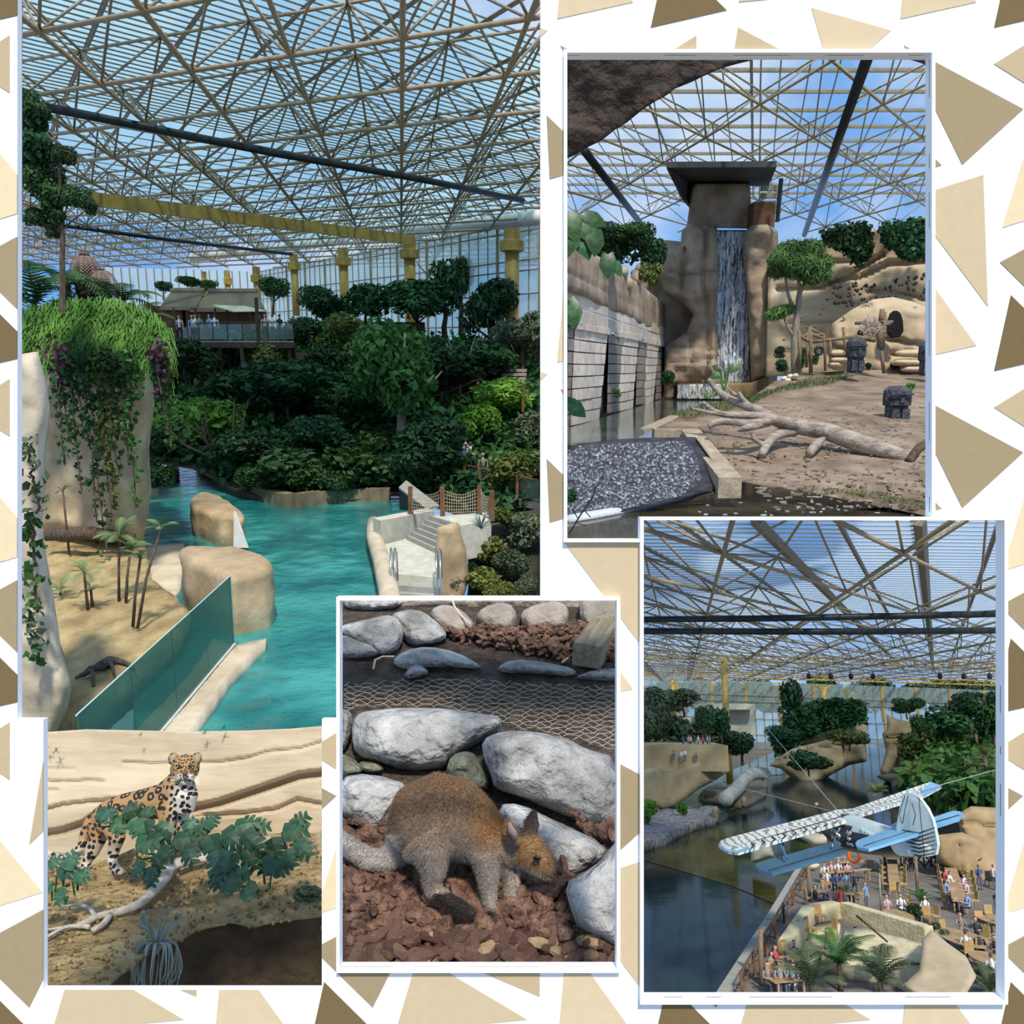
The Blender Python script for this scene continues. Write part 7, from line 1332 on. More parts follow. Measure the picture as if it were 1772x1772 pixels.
rockE('cave_arch', 'rock arch with dark mouth at the right edge', [(1670, 1292), (1700, 1284), (1731, 1286), (1731, 1340), (1675, 1330)], 150, 6, 1.2); rockE('boulder', 'big layered boulder behind the tail of the aeroplane', [(1655, 1410), (1680, 1395), (1735, 1398), (1735, 1480), (1690, 1470), (1665, 1450)], 76, 5, .8, gr=[([(1660, 1425), (1731, 1430)], 3, .5)], ns=.3); rockE('boulder', 'tan rock face below the layered boulder', [(1620, 1445), (1665, 1440), (1731, 1470), (1735, 1535), (1690, 1540), (1650, 1510), (1620, 1490)], 72, 4, .8, ns=.3, gr=[([(1660, 1460), (1664, 1505)], 3, .5)])
slab_thing(E, 'cave_shade_patch', 'black patch for the shade of the rock niche behind the standing people', 'cave', MATS['cave_shade'], smooth_poly([(1688, 1520), (1690, 1490), (1702, 1482), (1716, 1495), (1722, 1520)], 1), 70.5, .3, cell=3)  # black shape on the rock paints the shade within the niche
for n, (poly, d) in enumerate([([(1300, 1468), (1318, 1460), (1335, 1466), (1340, 1482), (1318, 1490), (1300, 1494)], 78), ([(1375, 1445), (1400, 1440), (1440, 1444), (1436, 1462), (1408, 1464)], 80), ([(1382, 1495), (1400, 1490), (1420, 1496), (1410, 1508), (1390, 1506)], 74), ([(1508, 1470), (1560, 1462), (1600, 1470), (1590, 1484), (1530, 1484)], 72)]): rockE('boulder', ('pale split boulder under the lower wing', 'pale boulder behind the wing strut', 'small pale boulder by the railing', 'low pale rocks below the fuselage')[n], poly, d, 3, .4, M_OCHS, ns=.4, cell=3, bulge=.8)
# back terraces and crowd
def boxE(name, label, cat, x0, x1, y0, y1, d, dep, m): a, c = E.at(x0, y0, d), E.at(x1, y1, d); return single(MB().box((0, dep / 2, (a.z - c.z) / 2), (c.x - a.x, dep, a.z - c.z)), name, m, E, Vector(((a.x + c.x) / 2, d, c.z)), label, cat)
boxE('stone_building', 'pale stone block building behind the column', 'building', 1250, 1307, 1222, 1272, 180, 14, M_OCHS); boxE('stone_canopy', 'projecting pale stone canopy of the block building', 'canopy', 1225, 1308, 1218, 1228, 176, 16, M_OCHS); boxE('terrace_wall', 'pale terrace wall left of the block building', 'wall', 1112, 1238, 1242, 1278, 190, 5, M_OCHS); boxE('brick_house', 'small brick-red house on the upper terrace', 'building', 1136, 1162, 1216, 1236, 215, 6, M_WOODR)
boxE('rock_bank', 'dusty ground bank where the crowd stands', 'ground', 1112, 1262, 1290, 1335, 128, 30, M_OCH)
rg = random.Random(31); CC = ['n', 'b', 'w', 'r', 'bl', 'k', 'g', 'w', 'n', 'p', 'y', 'b', 'w', 'r', 'bl', 'k']
for n in range(16):
    x = 1184 + (n % 8) * 6.5 + rg.uniform(-2, 2); y = 1284 + (n // 8) * 9; person(E, E.at(x, y, 150 - (n // 8) * 18), rg.uniform(-3, 3), PCOL[CC[n]], ('stand', 'walk', 'bent')[n % 3], 'person in %s in the %s row of the distant crowd, %s from the left' % (dict(n='navy', b='black', w='white', r='red', bl='light blue', k='brown', g='grey', p='pink', y='yellow')[CC[n]], ('back', 'front')[n // 8], SW[n % 8]), 'distant crowd on the bank')
for n in range(4): person(E, E.at((1186, 1166, 1205, 1180)[n], (1318, 1316, 1318, 1320)[n], 127), 0, PCOL['wrkw'[n]], 'stand', ('person in white', 'person in red', 'person in brown', 'second person in white')[n] + ' near the rim of the ochre wall', 'people at the wall rim')
slab_thing(E, 'hall_ground', 'earth ground of the hall behind the lagoon', 'ground', M_KERB, [(1109, 1284), (1735, 1284), (1735, 1520), (1560, 1480), (1500, 1360), (1109, 1430)], lambda x, y: -14.7, .5, cell=20, zmode=True)
def ed(x, y): return 165 - (y - 1280) * .62
slab_thing(E, 'planted_slope', 'planted green slope at the right side of the lagoon', 'ground', M_SOIL, [(1560, 1290), (1640, 1270), (1735, 1262), (1735, 1420), (1660, 1415), (1600, 1400), (1545, 1372), (1540, 1350), (1600, 1345)], ed, 3, cell=10, amp=1, nscale=.1)
leaf_field(E, [(1600, 1285), (1640, 1272), (1735, 1265), (1735, 1415), (1660, 1410), (1600, 1395), (1560, 1372), (1610, 1340)], lambda x, y: ed(x, y) - 2, 6000, 1.9, M_LEAF[1], 'undergrowth', 'dense undergrowth on the right slope of the aeroplane hall', 'undergrowth', 11, 2.5)
leaf_field(E, [(1340, 1290), (1370, 1262), (1400, 1240), (1490, 1236), (1495, 1252), (1430, 1262), (1380, 1288), (1350, 1312)], lambda x, y: 190, 3000, 2.2, M_LEAF[0], 'undergrowth', 'dark bushes covering the rock ridge', 'undergrowth', 12, 3)
leaf_field(E, [(1112, 1262), (1230, 1268), (1255, 1290), (1230, 1300), (1112, 1320)], lambda x, y: 150, 1500, 1.6, M_LEAF[4], 'undergrowth', 'grey scrub before the terrace wall at the left', 'undergrowth', 13, 2)
# vegetation of the hall
VE = [(1130, 1325, 90, 70, 4, 'bare-looking grey tree at the left above the ochre wall'), (1170, 1320, 60, 60, 4, 'grey-green tree before the crowd'), (1140, 1250, 50, 70, 4, 'tree on the upper left terrace, left one'), (1185, 1245, 45, 60, 4, 'tree on the upper left terrace, right one'), (1222, 1285, 50, 40, 0, 'dark tree beside the terrace wall'), (1250, 1290, 50, 30, 0, 'cactus-like dark tree left of the column'), (1285, 1325, 50, 60, 0, 'dark shrubby tree right of the column'), (1375, 1265, 70, 40, 0, 'slim tall tree on the ridge'), (1395, 1270, 40, 80, 0, 'dense trees on the left end of the ridge'), (1440, 1255, 36, 70, 0, 'dense green trees on the ridge centre'), (1350, 1300, 40, 60, 0, 'dark bush left of the cave rock'), (1400, 1345, 36, 70, 0, 'green bush on the front rock islet'), (1470, 1300, 30, 60, 2, 'scrub on top of the cave rock'), (1580, 1330, 50, 60, 2, 'scrub growing on the spire'), (1570, 1245, 30, 50, 0, 'dark bush behind the spire top'),
      (1640, 1300, 60, 90, 0, 'green trees right of the spire'), (1690, 1290, 70, 80, 0, 'dark tree mass at the right side'), (1725, 1300, 70, 60, 1, 'green tree at the right edge'), (1655, 1330, 60, 60, 3, 'bright bamboo-like bush right of the sand cliff'), (1700, 1390, 60, 70, 0, 'dark bushes behind the boulder'), (1600, 1290, 40, 40, 1, 'small green tree beside the spire'), (1720, 1255, 50, 60, 0, 'far dark tree at the right edge')]
for n, (x, y, h, w, k, wd) in enumerate(VE): d = 195 if y < 1272 else 140 if y < 1335 else 110; tree(E, E.at(x, y, d), h * d / F * 1.35, w * d / F * 1.1, k, wd, n, trunk=.12, group='trees of the aeroplane hall')
for n, (x, y, h, s) in enumerate([(1517, 1372, 0, 26), (1585, 1345, 0, 24), (1640, 1380, 6, 34), (1690, 1370, 40, 26), (1710, 1360, 50, 24), (1660, 1395, 0, 34), (1620, 1360, 4, 30), (1722, 1400, 60, 26), (1580, 1335, 4, 20)]):
    d = 100; palm(E, E.at(x, y, d), h * d / F, s * d / F, 14, ('fan palm in front of the dark water', 'fan palm at the foot of the spire', 'bushy palm above the wing tip', 'slim palm at the right, left one', 'slim palm at the right, middle one', 'low spreading palm behind the tail', 'palm beside the sand cliff', 'slim palm at the right frame edge', 'small palm on the spire shelf')[n], M_LEAF[2], droop=.45, key='e', trunk_r=.25, rise=.5)
for n, (x, y, w) in enumerate([(1125, 1400, 30), (1180, 1397, 22), (1115, 1412, 26)]): q = E.g(x, y + 16, -13.6); shrub(E, q, w * 1.1 * q.y / F, w * q.y / F, 3, ('large round green bush on the jetty', 'small round green bush on the jetty', 'green bush cut by the left edge')[n])
# ---------------------------------------------------------------- aeroplane
M_WING = bpy.data.materials.new('feather_print'); M_WING.use_nodes = True
t_ = M_WING.node_tree; N_ = t_.nodes; L_ = t_.links; p_ = N_['Principled BSDF']; p_.inputs['Roughness'].default_value = .45; tc_ = N_.new('ShaderNodeTexCoord'); w_ = N_.new('ShaderNodeTexWave'); w_.inputs['Scale'].default_value = .8; w_.inputs['Distortion'].default_value = 9; w_.inputs['Detail'].default_value = 3; w_.inputs['Detail Scale'].default_value = 1.2; L_.new(tc_.outputs['Object'], w_.inputs['Vector']); r_ = N_.new('ShaderNodeValToRGB'); r_.color_ramp.elements[0].position = .12; r_.color_ramp.elements[0].color = (.30, .27, .22, 1); r_.color_ramp.elements[1].position = .42; r_.color_ramp.elements[1].color = (.74, .78, .74, 1); L_.new(w_.outputs['Fac'], r_.inputs['Fac']); L_.new(r_.outputs['Color'], p_.inputs['Base Color'])
M_PB = mat('plane_blue', (.16, .40, .62), (.24, .50, .72), scale=.8, rough=.4); M_PBD = mat('plane_blue_deep', (.05, .13, .22), (.07, .17, .28), scale=.8, rough=.4); M_PW = mat('plane_pale', (.55, .68, .66), (.68, .78, .75), scale=.8, rough=.4); M_PK = mat('plane_black', (.012, .014, .018), (.03, .034, .04), rough=.4); M_LINE = mat('panel_line', (.02, .022, .025), (.03, .03, .034))
ap = thing('aeroplane', 'feather-painted biplane hanging over the terrace by cables', 'aeroplane', E, E.at(1500, 1470, 46)); ao = E.at(1500, 1470, 46)
def PA(x, y, d): return E.at(x, y, d) - ao
def plate(pts, th, name, m, par=None):
    q = [PA(*p) for p in pts]; n = (q[1] - q[0]).cross(q[2] - q[0]).normalized(); n = n if n.z > 0 else -n; return MB().prism(q, -n * th).build(name, m, par or ap)
fus = [(1434, 1428, 50, 10), (1440, 1430, 49.3, 20), (1455, 1436, 48.2, 26), (1475, 1442, 47, 29), (1500, 1448, 45.4, 27.5), (1530, 1454, 43.6, 24), (1560, 1460, 42, 19), (1590, 1465, 40.6, 13), (1614, 1469, 39.6, 6)]
cen = [PA(x, y, d) for x, y, d, r in fus]; rad = [r * d / F for x, y, d, r in fus]
b = MB(); b.tube(cen, rad, 20)
n20 = 20
for fi, f in enumerate(b.f):
    if len(f) == 4:
        seg = f[0] // n20; zc = sum(b.v[i][2] for i in f) / 4 - (cen[seg].z + cen[seg + 1].z) / 2
        b.mi[fi] = 1 if seg < 3 else (1 if (zc < (.5, .3, .1, -.1)[min(3, seg - 3)] and seg < 6) else 0)
fus_o = b.build('fuselage', [M_PW, M_PK], ap, smooth=True)
from mathutils.bvhtree import BVHTree
FB = BVHTree.FromPolygons([Vector(v) for v in b.v], b.f)
def on_skin(px, py, lift=.02):
    h, n, _, _ = FB.ray_cast(-ao, E.ray(px, py).normalized())
    if h and n.dot(E.ray(px, py)) > 0: n = -n
    return (h + n * lift, n) if h else (PA(px, py, 45), Vector((0, -1, 0)))
uw = plate([(1243, 1461, 44), (1248, 1454, 44.6), (1262, 1449, 45), (1443, 1403, 48.6), (1466, 1419, 46.4), (1278, 1474, 42.4), (1256, 1471, 43)], .16, 'upper_wing', M_WING)
plate([(1243, 1462, 43.95), (1248, 1466, 43.4), (1256, 1471, 42.95), (1278, 1474, 42.35), (1300, 1467.5, 42.8), (1262, 1462, 43.6)], .05, 'wing_tip', M_PB, uw)
uw2 = plate([(1470, 1401, 49), (1600, 1356, 55.5), (1612, 1353, 56), (1629, 1360, 55.2), (1598, 1377, 53), (1557, 1389, 50.2), (1486, 1410, 47)], .16, 'upper_wing', M_WING); plate([(1606, 1354, 55.8), (1612, 1353, 56), (1630, 1360, 55.15), (1598, 1377.5, 52.9), (1592, 1374, 53.2)], .03, 'wing_tip', M_PB, uw2)
plate([(1441, 1402, 48.8), (1472, 1399, 49.2), (1488, 1410, 46.9), (1466, 1420, 46.2)], .3, 'wing_centre', M_WING)
lw = plate([(1307, 1498, 43.4), (1312, 1493, 43.8), (1443, 1456, 46.8), (1467, 1473, 44.6), (1336, 1511, 41.8), (1318, 1508, 42.4)], .14, 'lower_wing', M_PBD)
MB().tube([PA(1330, 1506, 42), PA(1462, 1467, 45)], .02, 4).build('aileron_line', M_LINE, lw)
plate([(1508, 1444, 47.5), (1560, 1418, 50), (1585, 1416, 49.6), (1540, 1444, 46.5)], .14, 'lower_wing', M_PBD)
s1 = plate([(1480, 1459, 40.8), (1484, 1454, 41.2), (1552, 1429, 42.6), (1597, 1440, 40), (1503, 1469, 38.8), (1484, 1466, 39.8)], .12, 'stabiliser', M_PB); MB().tube([PA(1494, 1464, 39.6), PA(1580, 1436, 40.9)], .02, 4).build('elevator_line', M_LINE, s1)
s2 = plate([(1606, 1417, 43), (1648, 1403, 45), (1662, 1404, 45), (1667, 1409, 44.4), (1660, 1417, 43.6), (1612, 1432, 41.4)], .12, 'stabiliser', M_PB); MB().tube([PA(1612, 1424, 42), PA(1660, 1410, 44.2)], .02, 4).build('elevator_line', M_LINE, s2)
fin = [(1551, 1432, 41.6), (1556, 1400, 41.6), (1561, 1376, 41.4), (1568, 1371, 41.2), (1580, 1374, 40.8), (1590, 1380, 40.4), (1604, 1398, 39.9), (1614, 1420, 39.5), (1620, 1448, 39.3), (1622, 1462, 39.2), (1619, 1479, 39.3), (1602, 1483, 39.7), (1575, 1482, 40.6), (1553, 1478, 41.6)]
q = [PA(*p) for p in fin]; fo = MB().prism(q, (.14, .05, 0)).build('tail_fin', M_PW, ap)
for pts in ([(1590, 1380, 40.2), (1594, 1425, 39.9), (1600, 1482, 39.5)], [(1566, 1376, 41.1), (1556, 1410, 41.3), (1560, 1425, 41.1)], [(1572, 1376, 40.8), (1566, 1400, 41), (1562, 1425, 41)], [(1578, 1390, 40.6), (1584, 1410, 40.3), (1580, 1428, 40.4)]): MB().tube([PA(x, y, d - .12) for x, y, d in pts], .018, 4).build('feather_line', M_LINE, fo)
for k in range(7): MB().tube([PA(1560 + k * 3, 1436 + k * 7, 41.1 - k * .08), PA(1590, 1442 + k * 6.6, 40.0), PA(1618, 1432 + k * 7.4, 39.05)], [.02, .03, .015], 4).build('feather_line', M_LINE, fo)
for k in range(9): MB().tube([PA(1300 + k * 18, 1458 - k * 5.1, 43.6 + k * .42), PA(1306 + k * 18, 1462 - k * 5.1, 43 + k * .42), PA(1300 + k * 18, 1467 - k * 5.4, 42.4 + k * .42)], .03, 4).build('feather_line', M_LINE, uw)
MB().tube([PA(1262, 1467, 43.3), PA(1360, 1440, 45), PA(1458, 1412, 47)], .02, 4).build('aileron_line', M_LINE, uw)
for (a, c) in (((1352, 1446, 45.2), (1358, 1480, 44)), ((1346, 1452, 44.4), (1362, 1486, 43.4))): MB().tube([PA(*a), PA(*c)], .06, 6).build('wing_strut', M_PBD, ap)
MB().tube([PA(1434, 1428, 50.2), PA(1429, 1427, 51)], [.28, .1], 10).build('spinner', M_PK, ap)
for (a, c) in (((1430, 1427, 50.9), (1413, 1392, 51.5)), ((1430, 1427, 50.9), (1434, 1456, 50.6)), ((1430, 1427, 50.9), (1420, 1440, 51))):
    bl_ = MB().tube([PA(*a), PA((a[0] + c[0]) / 2, (a[1] + c[1]) / 2, (a[2] + c[2]) / 2), PA(*c)], [.06, .13, .06], 6).build('propeller_blade', M_PK, ap); MB().ball(PA(*c), .12, 8, 5).build('blade_tip', M_YEL, bl_)
MB().ball(PA(1427, 1436, 49.6), (.35, .3, .22), 10, 6).build('cowl_light', M_YEL, ap)
for k in range(12): x = 1442 + (k % 4) * 4; y = 1432 + (k // 4) * 10 + k % 3 * 3; MB().tube([on_skin(x, y)[0], on_skin(x - 2, y + 7)[0]], [.10, .02], 5).build('painted_feather', M_PW, fus_o)
for k in range(4): q0, q1 = on_skin(1492 + k * 6, 1434 + k * 3)[0], on_skin(1497 + k * 6, 1441 + k * 3)[0]; MB().tube([q0, q1], .07, 4).build('side_window', M_PW, fus_o)
def text_obj(body, px, py, d, size, par, m, rz, name='lettering', shear=0):
    cu = bpy.data.curves.new(name, 'FONT'); cu.body = body; cu.size = size; cu.extrude = .012; cu.align_x = 'CENTER'; cu.shear = shear
    o = bpy.data.objects.new('tmp_text', cu); COL.objects.link(o); dg = bpy.context.evaluated_depsgraph_get(); me = bpy.data.meshes.new_from_object(o.evaluated_get(dg)); bpy.data.objects.remove(o); me.materials.clear(); me.materials.append(m)
    p, n = on_skin(px, py, .05); ax = (cen[5] - cen[3]).normalized(); n = (n - ax * n.dot(ax)).normalized(); up = n.cross(ax); o = link(name, me, par); o.matrix_local = Matrix.Translation(p) @ Matrix((ax, up, n)).transposed().to_4x4(); return o
M_TXT = mat('lettering_white', (.85, .86, .85), (.9, .9, .9)); ra = math.atan2((cen[5] - cen[3]).y, (cen[5] - cen[3]).x)
text_obj('Eagle', 1470, 1444, 0, .27, fus_o, M_TXT, ra, shear=.3); text_obj('Eye', 1471, 1453, 0, .27, fus_o, M_TXT, ra, shear=.3); text_obj('SP-FGR', 1474, 1463, 0, .24, fus_o, M_TXT, ra)
for n, (a, c) in enumerate([((1324, 1256, 90), (1447, 1400, 48)), ((1150, 1330, 90), (1440, 1404, 49)), ((1460, 1404, 48), (1731, 1330, 60))]):
    p, q = E.at(*a), E.at(*c); single(MB().tube([Vector((0, 0, 0)), q - p], .025, 5), 'steel_cable', M_BAR, E, p, ('steep steel cable holding the aeroplane from the upper left', 'long slack steel cable from the left wall to the aeroplane', 'steel cable running right from the aeroplane')[n], 'cable')
ly = E.at(1478, 1481, 60); b = MB(); n1, n2, rr, r2 = 24, 8, .36, .11
b.add([(math.cos(a) * (rr + r2 * math.cos(p)), r2 * math.sin(p), math.sin(a) * (rr + r2 * math.cos(p))) for a in [6.283 * i / n1 for i in range(n1)] for p in [6.283 * j / n2 for j in range(n2)]], [(i * n2 + j, ((i + 1) % n1) * n2 + j, ((i + 1) % n1) * n2 + (j + 1) % n2, i * n2 + (j + 1) % n2) for i in range(n1) for j in range(n2)]); lb_ = single(b, 'lifebuoy', mat('lifebuoy_orange', (.62, .12, .02), (.7, .16, .03)), E, ly, 'orange lifebuoy hanging under the aeroplane', 'lifebuoy', smooth=True)
# ---------------------------------------------------------------- terrace
ZD2 = -13.2
M_DECK = mat('deck_boards', (.13, .115, .10), (.24, .215, .185), scale=.4, bump=.2); M_PAVE = mat('stone_paving', (.58, .50, .29), (.78, .70, .46), scale=1.6, bump=.8, bscale=5, detail=8); M_TAN = mat('tan_plaster', (.42, .33, .2), (.56, .46, .31), scale=.5, bump=.3)
dpoly = [(1268, 1728), (1310, 1656), (1345, 1598), (1398, 1502), (1425, 1478), (1500, 1470), (1620, 1480), (1735, 1512), (1735, 1728)]
dk = thing('floor', None, None, E, (0, 0, 0), kind='structure'); dk['label'] = 'grey timber terrace beside the lagoon'
q = [E.g(x, y, ZD2 - .12) for x, y in dpoly]; MB().prism(q, (0, 0, -1.4)).build('deck_body', M_WOODD, dk)
for k in range(120):
    y0 = 38 + k * .4; c = E.clip_poly([(-60, y0, ZD2), (90, y0, ZD2), (90, y0 + .36, ZD2), (-60, y0 + .36, ZD2)])
    c = [Vector(v) for v in c] if c else None
    if not c: continue
    pl = [E.px(v) for v in c]; xs_ = []
    for yy in (y0 + .18,):
        hit = []
        for i in range(len(q)):
            a, d_ = q[i], q[(i + 1) % len(q)]
            if (a.y - yy) * (d_.y - yy) < 0: t = (yy - a.y) / (d_.y - a.y); hit.append(a.x + (d_.x - a.x) * t)
        xs_ = sorted(hit)
    if len(xs_) >= 2: MB().box(((xs_[0] + xs_[-1]) / 2, y0 + .18, ZD2 - .06), (xs_[-1] - xs_[0], .37, .12)).build('plank', M_DECK, dk)
# edge kerb and railing
eq = [E.g(x, y, ZD2) for x, y in ((1262, 1728), (1305, 1656), (1340, 1598), (1395, 1500), (1424, 1474))]; t = thing('terrace_kerb', 'grey stone kerb along the waterside of the terrace', 'kerb', E, eq[0])
for a, c in zip(eq, eq[1:]):
    n = max(1, int((c - a).length / 6)); sd = Vector((-(c - a).y, (c - a).x, 0)).normalized() * .55
    for k in range(n): u, w = a.lerp(c, k / n) - eq[0], a.lerp(c, (k + .97) / n) - eq[0]; MB().prism([u, w, w + sd, u + sd], (0, 0, .25)).build('kerb_stone', M_CONCG, t)
rl = thing('timber_railing', 'rustic brown timber railing with crossed braces at the waterside', 'railing', E, eq[0]); pr = None
for a, c in zip(eq, eq[1:]):
    n = max(2, int((c - a).length / 5))
    for k in range(n + 1):
        u = a.lerp(c, k / n) - eq[0] + Vector((.6, 0, 0)); MB().tube([u, u + Vector((0, 0, 1.15))], .07, 6).build('post', M_WOODR, rl)
        if pr is not None and k > 0:
            MB().tube([pr + Vector((0, 0, 1.1)), u + Vector((0, 0, 1.1))], .05, 5).build('rail', M_WOODR, rl); MB().tube([pr + Vector((0, 0, .1)), u + Vector((0, 0, 1.05))], .035, 5).build('brace', M_WOODR, rl); MB().tube([pr + Vector((0, 0, 1.05)), u + Vector((0, 0, .1))], .035, 5).build('brace', M_WOODR, rl)
        pr = u
for n, (x, y0, y1, wd) in enumerate([(1401, 1560, 1500, 'tall mooring pole at the far end of the railing'), (1318, 1705, 1622, 'tall round pole near the bottom tables'), (1525, 1582, 1520, 'slim pale pole beside the long middle table'), (1588, 1545, 1482, 'thick timber post before the back fence'), (1611, 1500, 1478, 'second timber post under the tail')]):
    p = E.g(x, y0, ZD2); single(MB().tube([(0, 0, 0), (.1, 0, (y0 - y1) / F * p.y)], .12 if n != 2 else .07, 8), 'pole', M_LOG if n != 2 else M_BARKP, E, p, wd, 'pole', smooth=True)
bf = thing('back_fence', 'dark criss-cross timber fence at the back of the terrace', 'fence', E, E.g(1560, 1500, ZD2)); o = E.g(1560, 1500, ZD2); fpx = [(1560, 1502), (1580, 1500), (1600, 1502), (1620, 1506), (1640, 1512), (1660, 1518)]
for (x, y), (x2, y2) in zip(fpx, fpx[1:]):
    u, w = E.g(x, y, ZD2) - o, E.g(x2, y2, ZD2) - o
    for a, c in ((u, u + Vector((0, 0, 1.2))), (u + Vector((0, 0, 1.15)), w + Vector((0, 0, 1.15))), (u + Vector((0, 0, .1)), w + Vector((0, 0, 1.1))), (u + Vector((0, 0, 1.1)), w + Vector((0, 0, .1)))): MB().tube([a, c], .06, 5).build('rail', M_WOODD, bf)
# stone seating enclosure
def rib(pts, z0, z1, th, name, label, cat, m):
    qq = [E.g(x, y, z0) for x, y in pts]; o = qq[0]; t = thing(name, label, cat, E, o)
    for a, c in zip(qq, qq[1:]): n = Vector((-(c - a).y, (c - a).x, 0)).normalized() * th; MB().prism([a - o, c - o, c - o + n, a - o + n], (0, 0, z1 - z0)).build('wall_segment', m, t)
rib([(1370, 1668), (1412, 1597), (1455, 1590), (1486, 1600), (1602, 1636)], ZD2, ZD2 + .95, .7, 'stone_wall', 'pale stone wall around the seating nook', 'wall', M_PAVE)
slab_thing(E, 'nook_floor', 'sunlit stone floor of the seating nook', 'ground', M_PAVE, [(1374, 1668), (1414, 1600), (1455, 1594), (1452, 1625), (1425, 1650), (1400, 1672)], lambda x, y: ZD2 + .06, .1, cell=6, zmode=True)
slab_thing(E, 'stone_roof', 'large sloping pale stone-paved roof in the foreground', 'roof', M_PAVE, [(1420, 1650), (1463, 1609), (1490, 1604), (1600, 1632), (1593, 1662), (1610, 1690), (1570, 1700), (1530, 1678), (1470, 1672)], lambda x, y: ZD2 + .5 + (1690 - y) * .006, .8, cell=6, zmode=True, amp=.05, nscale=1)
rockE('tan_rock', 'smooth tan rock mass at the lower right of the terrace', [(1596, 1625), (1612, 1608), (1640, 1632), (1672, 1655), (1690, 1690), (1668, 1728), (1600, 1728), (1560, 1706), (1590, 1680)], lambda x, y: 45 - (y - 1610) * .05, 3, .3, M_TAN, ns=.4, bulge=.4)
single(MB().prism([E.at(x, y, 45.5) - E.at(1470, 1652, 45.5) for x, y in ((1463, 1610), (1484, 1652), (1452, 1645))], (0, .3, 0)), 'gable_stone', M_CONCG, E, E.at(1470, 1652, 45.5), 'grey triangular gable stone at the end of the stone roof', 'stone')
# furniture
M_WT = mat('table_wood', (.34, .22, .11), (.48, .33, .18), scale=2); M_CHW = mat('chair_wood', (.40, .26, .10), (.54, .37, .16), scale=2, rnd=.2)
CHM = {}
def chair_meshes():
    if CHM: return CHM
    CHM['seat'] = MB().box((0, 0, .45), (.44, .44, .05)).mesh('seat', M_CHW); CHM['backrest'] = MB().box((0, .21, .72), (.42, .04, .45), rx=-.12).mesh('backrest', M_CHW); CHM['leg'] = MB().tube([(0, 0, 0), (0, 0, .44)], .022, 6).mesh('leg', M_CHW); return CHM
def chair(x, y, rz, label, group): 
    c = chair_meshes(); t = thing('wooden_chair', label, 'chair', E, E.g(x, y, ZD2), rz, group, sc=1.15); link('seat', c['seat'], t); link('backrest', c['backrest'], t)
    for a in (-.19, .19):
        for d in (-.19, .19): link('leg', c['leg'], t, loc=(a, d, 0))
def table(x0, y0, x1, y1, wpx, label):
    a, c = E.g(x0, y0, ZD2), E.g(x1, y1, ZD2); m = (a + c) / 2; d = (c - a); t = thing('long_table', label, 'table', E, Vector((m.x, m.y, ZD2)), math.atan2(d.y, d.x)); w = wpx * m.y / F
    MB().box((0, 0, .75), (d.length, w, .06)).build('table_top', M_WT, t)
    for sx in (-1, 1):
        for sy in (-1, 1): MB().box((sx * (d.length / 2 - .2), sy * (w / 2 - .08), .37), (.09, .09, .72)).build('leg', M_WT, t)
def rtable(x, y, wpx, label, cloth=None):
    p = E.g(x, y, ZD2); r = wpx / 2 * p.y / F; t = thing('round_table', label, 'table', E, p, sc=(1, 1.9, 1)); MB().lathe((0, 0, 0), [(r, .72), (r, .77)], 24).build('table_top', M_WT, t); MB().lathe((0, 0, 0), [(.25, 0), (.06, .1), (.06, .72)], 10).build('pedestal', M_WT, t)
table(1549, 1545, 1545, 1505, 16, 'long empty wooden table in the middle of the terrace'); table(1664, 1582, 1644, 1512, 20, 'long wooden table with guests at the right of the terrace')
table(1420, 1530, 1505, 1522, 12, 'table in the back left group, front one'); table(1450, 1510, 1510, 1506, 12, 'table in the back left group, back one'); table(1405, 1562, 1480, 1568, 15, 'table next to the stone wall with many guests'); table(1348, 1692, 1384, 1682, 30, 'table with a man in blue by the railing'); table(1335, 1728, 1392, 1722, 26, 'bottom table cut by the lower frame edge')
rtable(1557, 1606, 40, 'round wooden table behind the stone roof'); rtable(1668, 1648, 66, 'large oval wooden table at the lower right'); rtable(1716, 1688, 50, 'round wooden table at the right edge'); rtable(1716, 1615, 30, 'small square-looking table at the right edge')
for k in range(4):
    for s in (-1, 1): chair(1547 + s * 15, 1512 + k * 10, -s * 1.57, 'wooden chair on the %s of the empty long table, %s from the back' % (('left', 'right')[s > 0], SW[k]), 'chairs at the empty long table')
chair(1544, 1553, 3.14, 'wooden chair at the front end of the empty long table', 'chairs at the empty long table')
for k in range(5): chair(1676 + k * 2.5, 1520 + k * 13, -1.57, 'wooden chair on the right of the guest table, %s from the back' % SW[k], 'chairs at the guest table'); chair(1630 + k * 3, 1522 + k * 13, 1.57, 'wooden chair on the left of the guest table, %s from the back' % SW[k], 'chairs at the guest table')
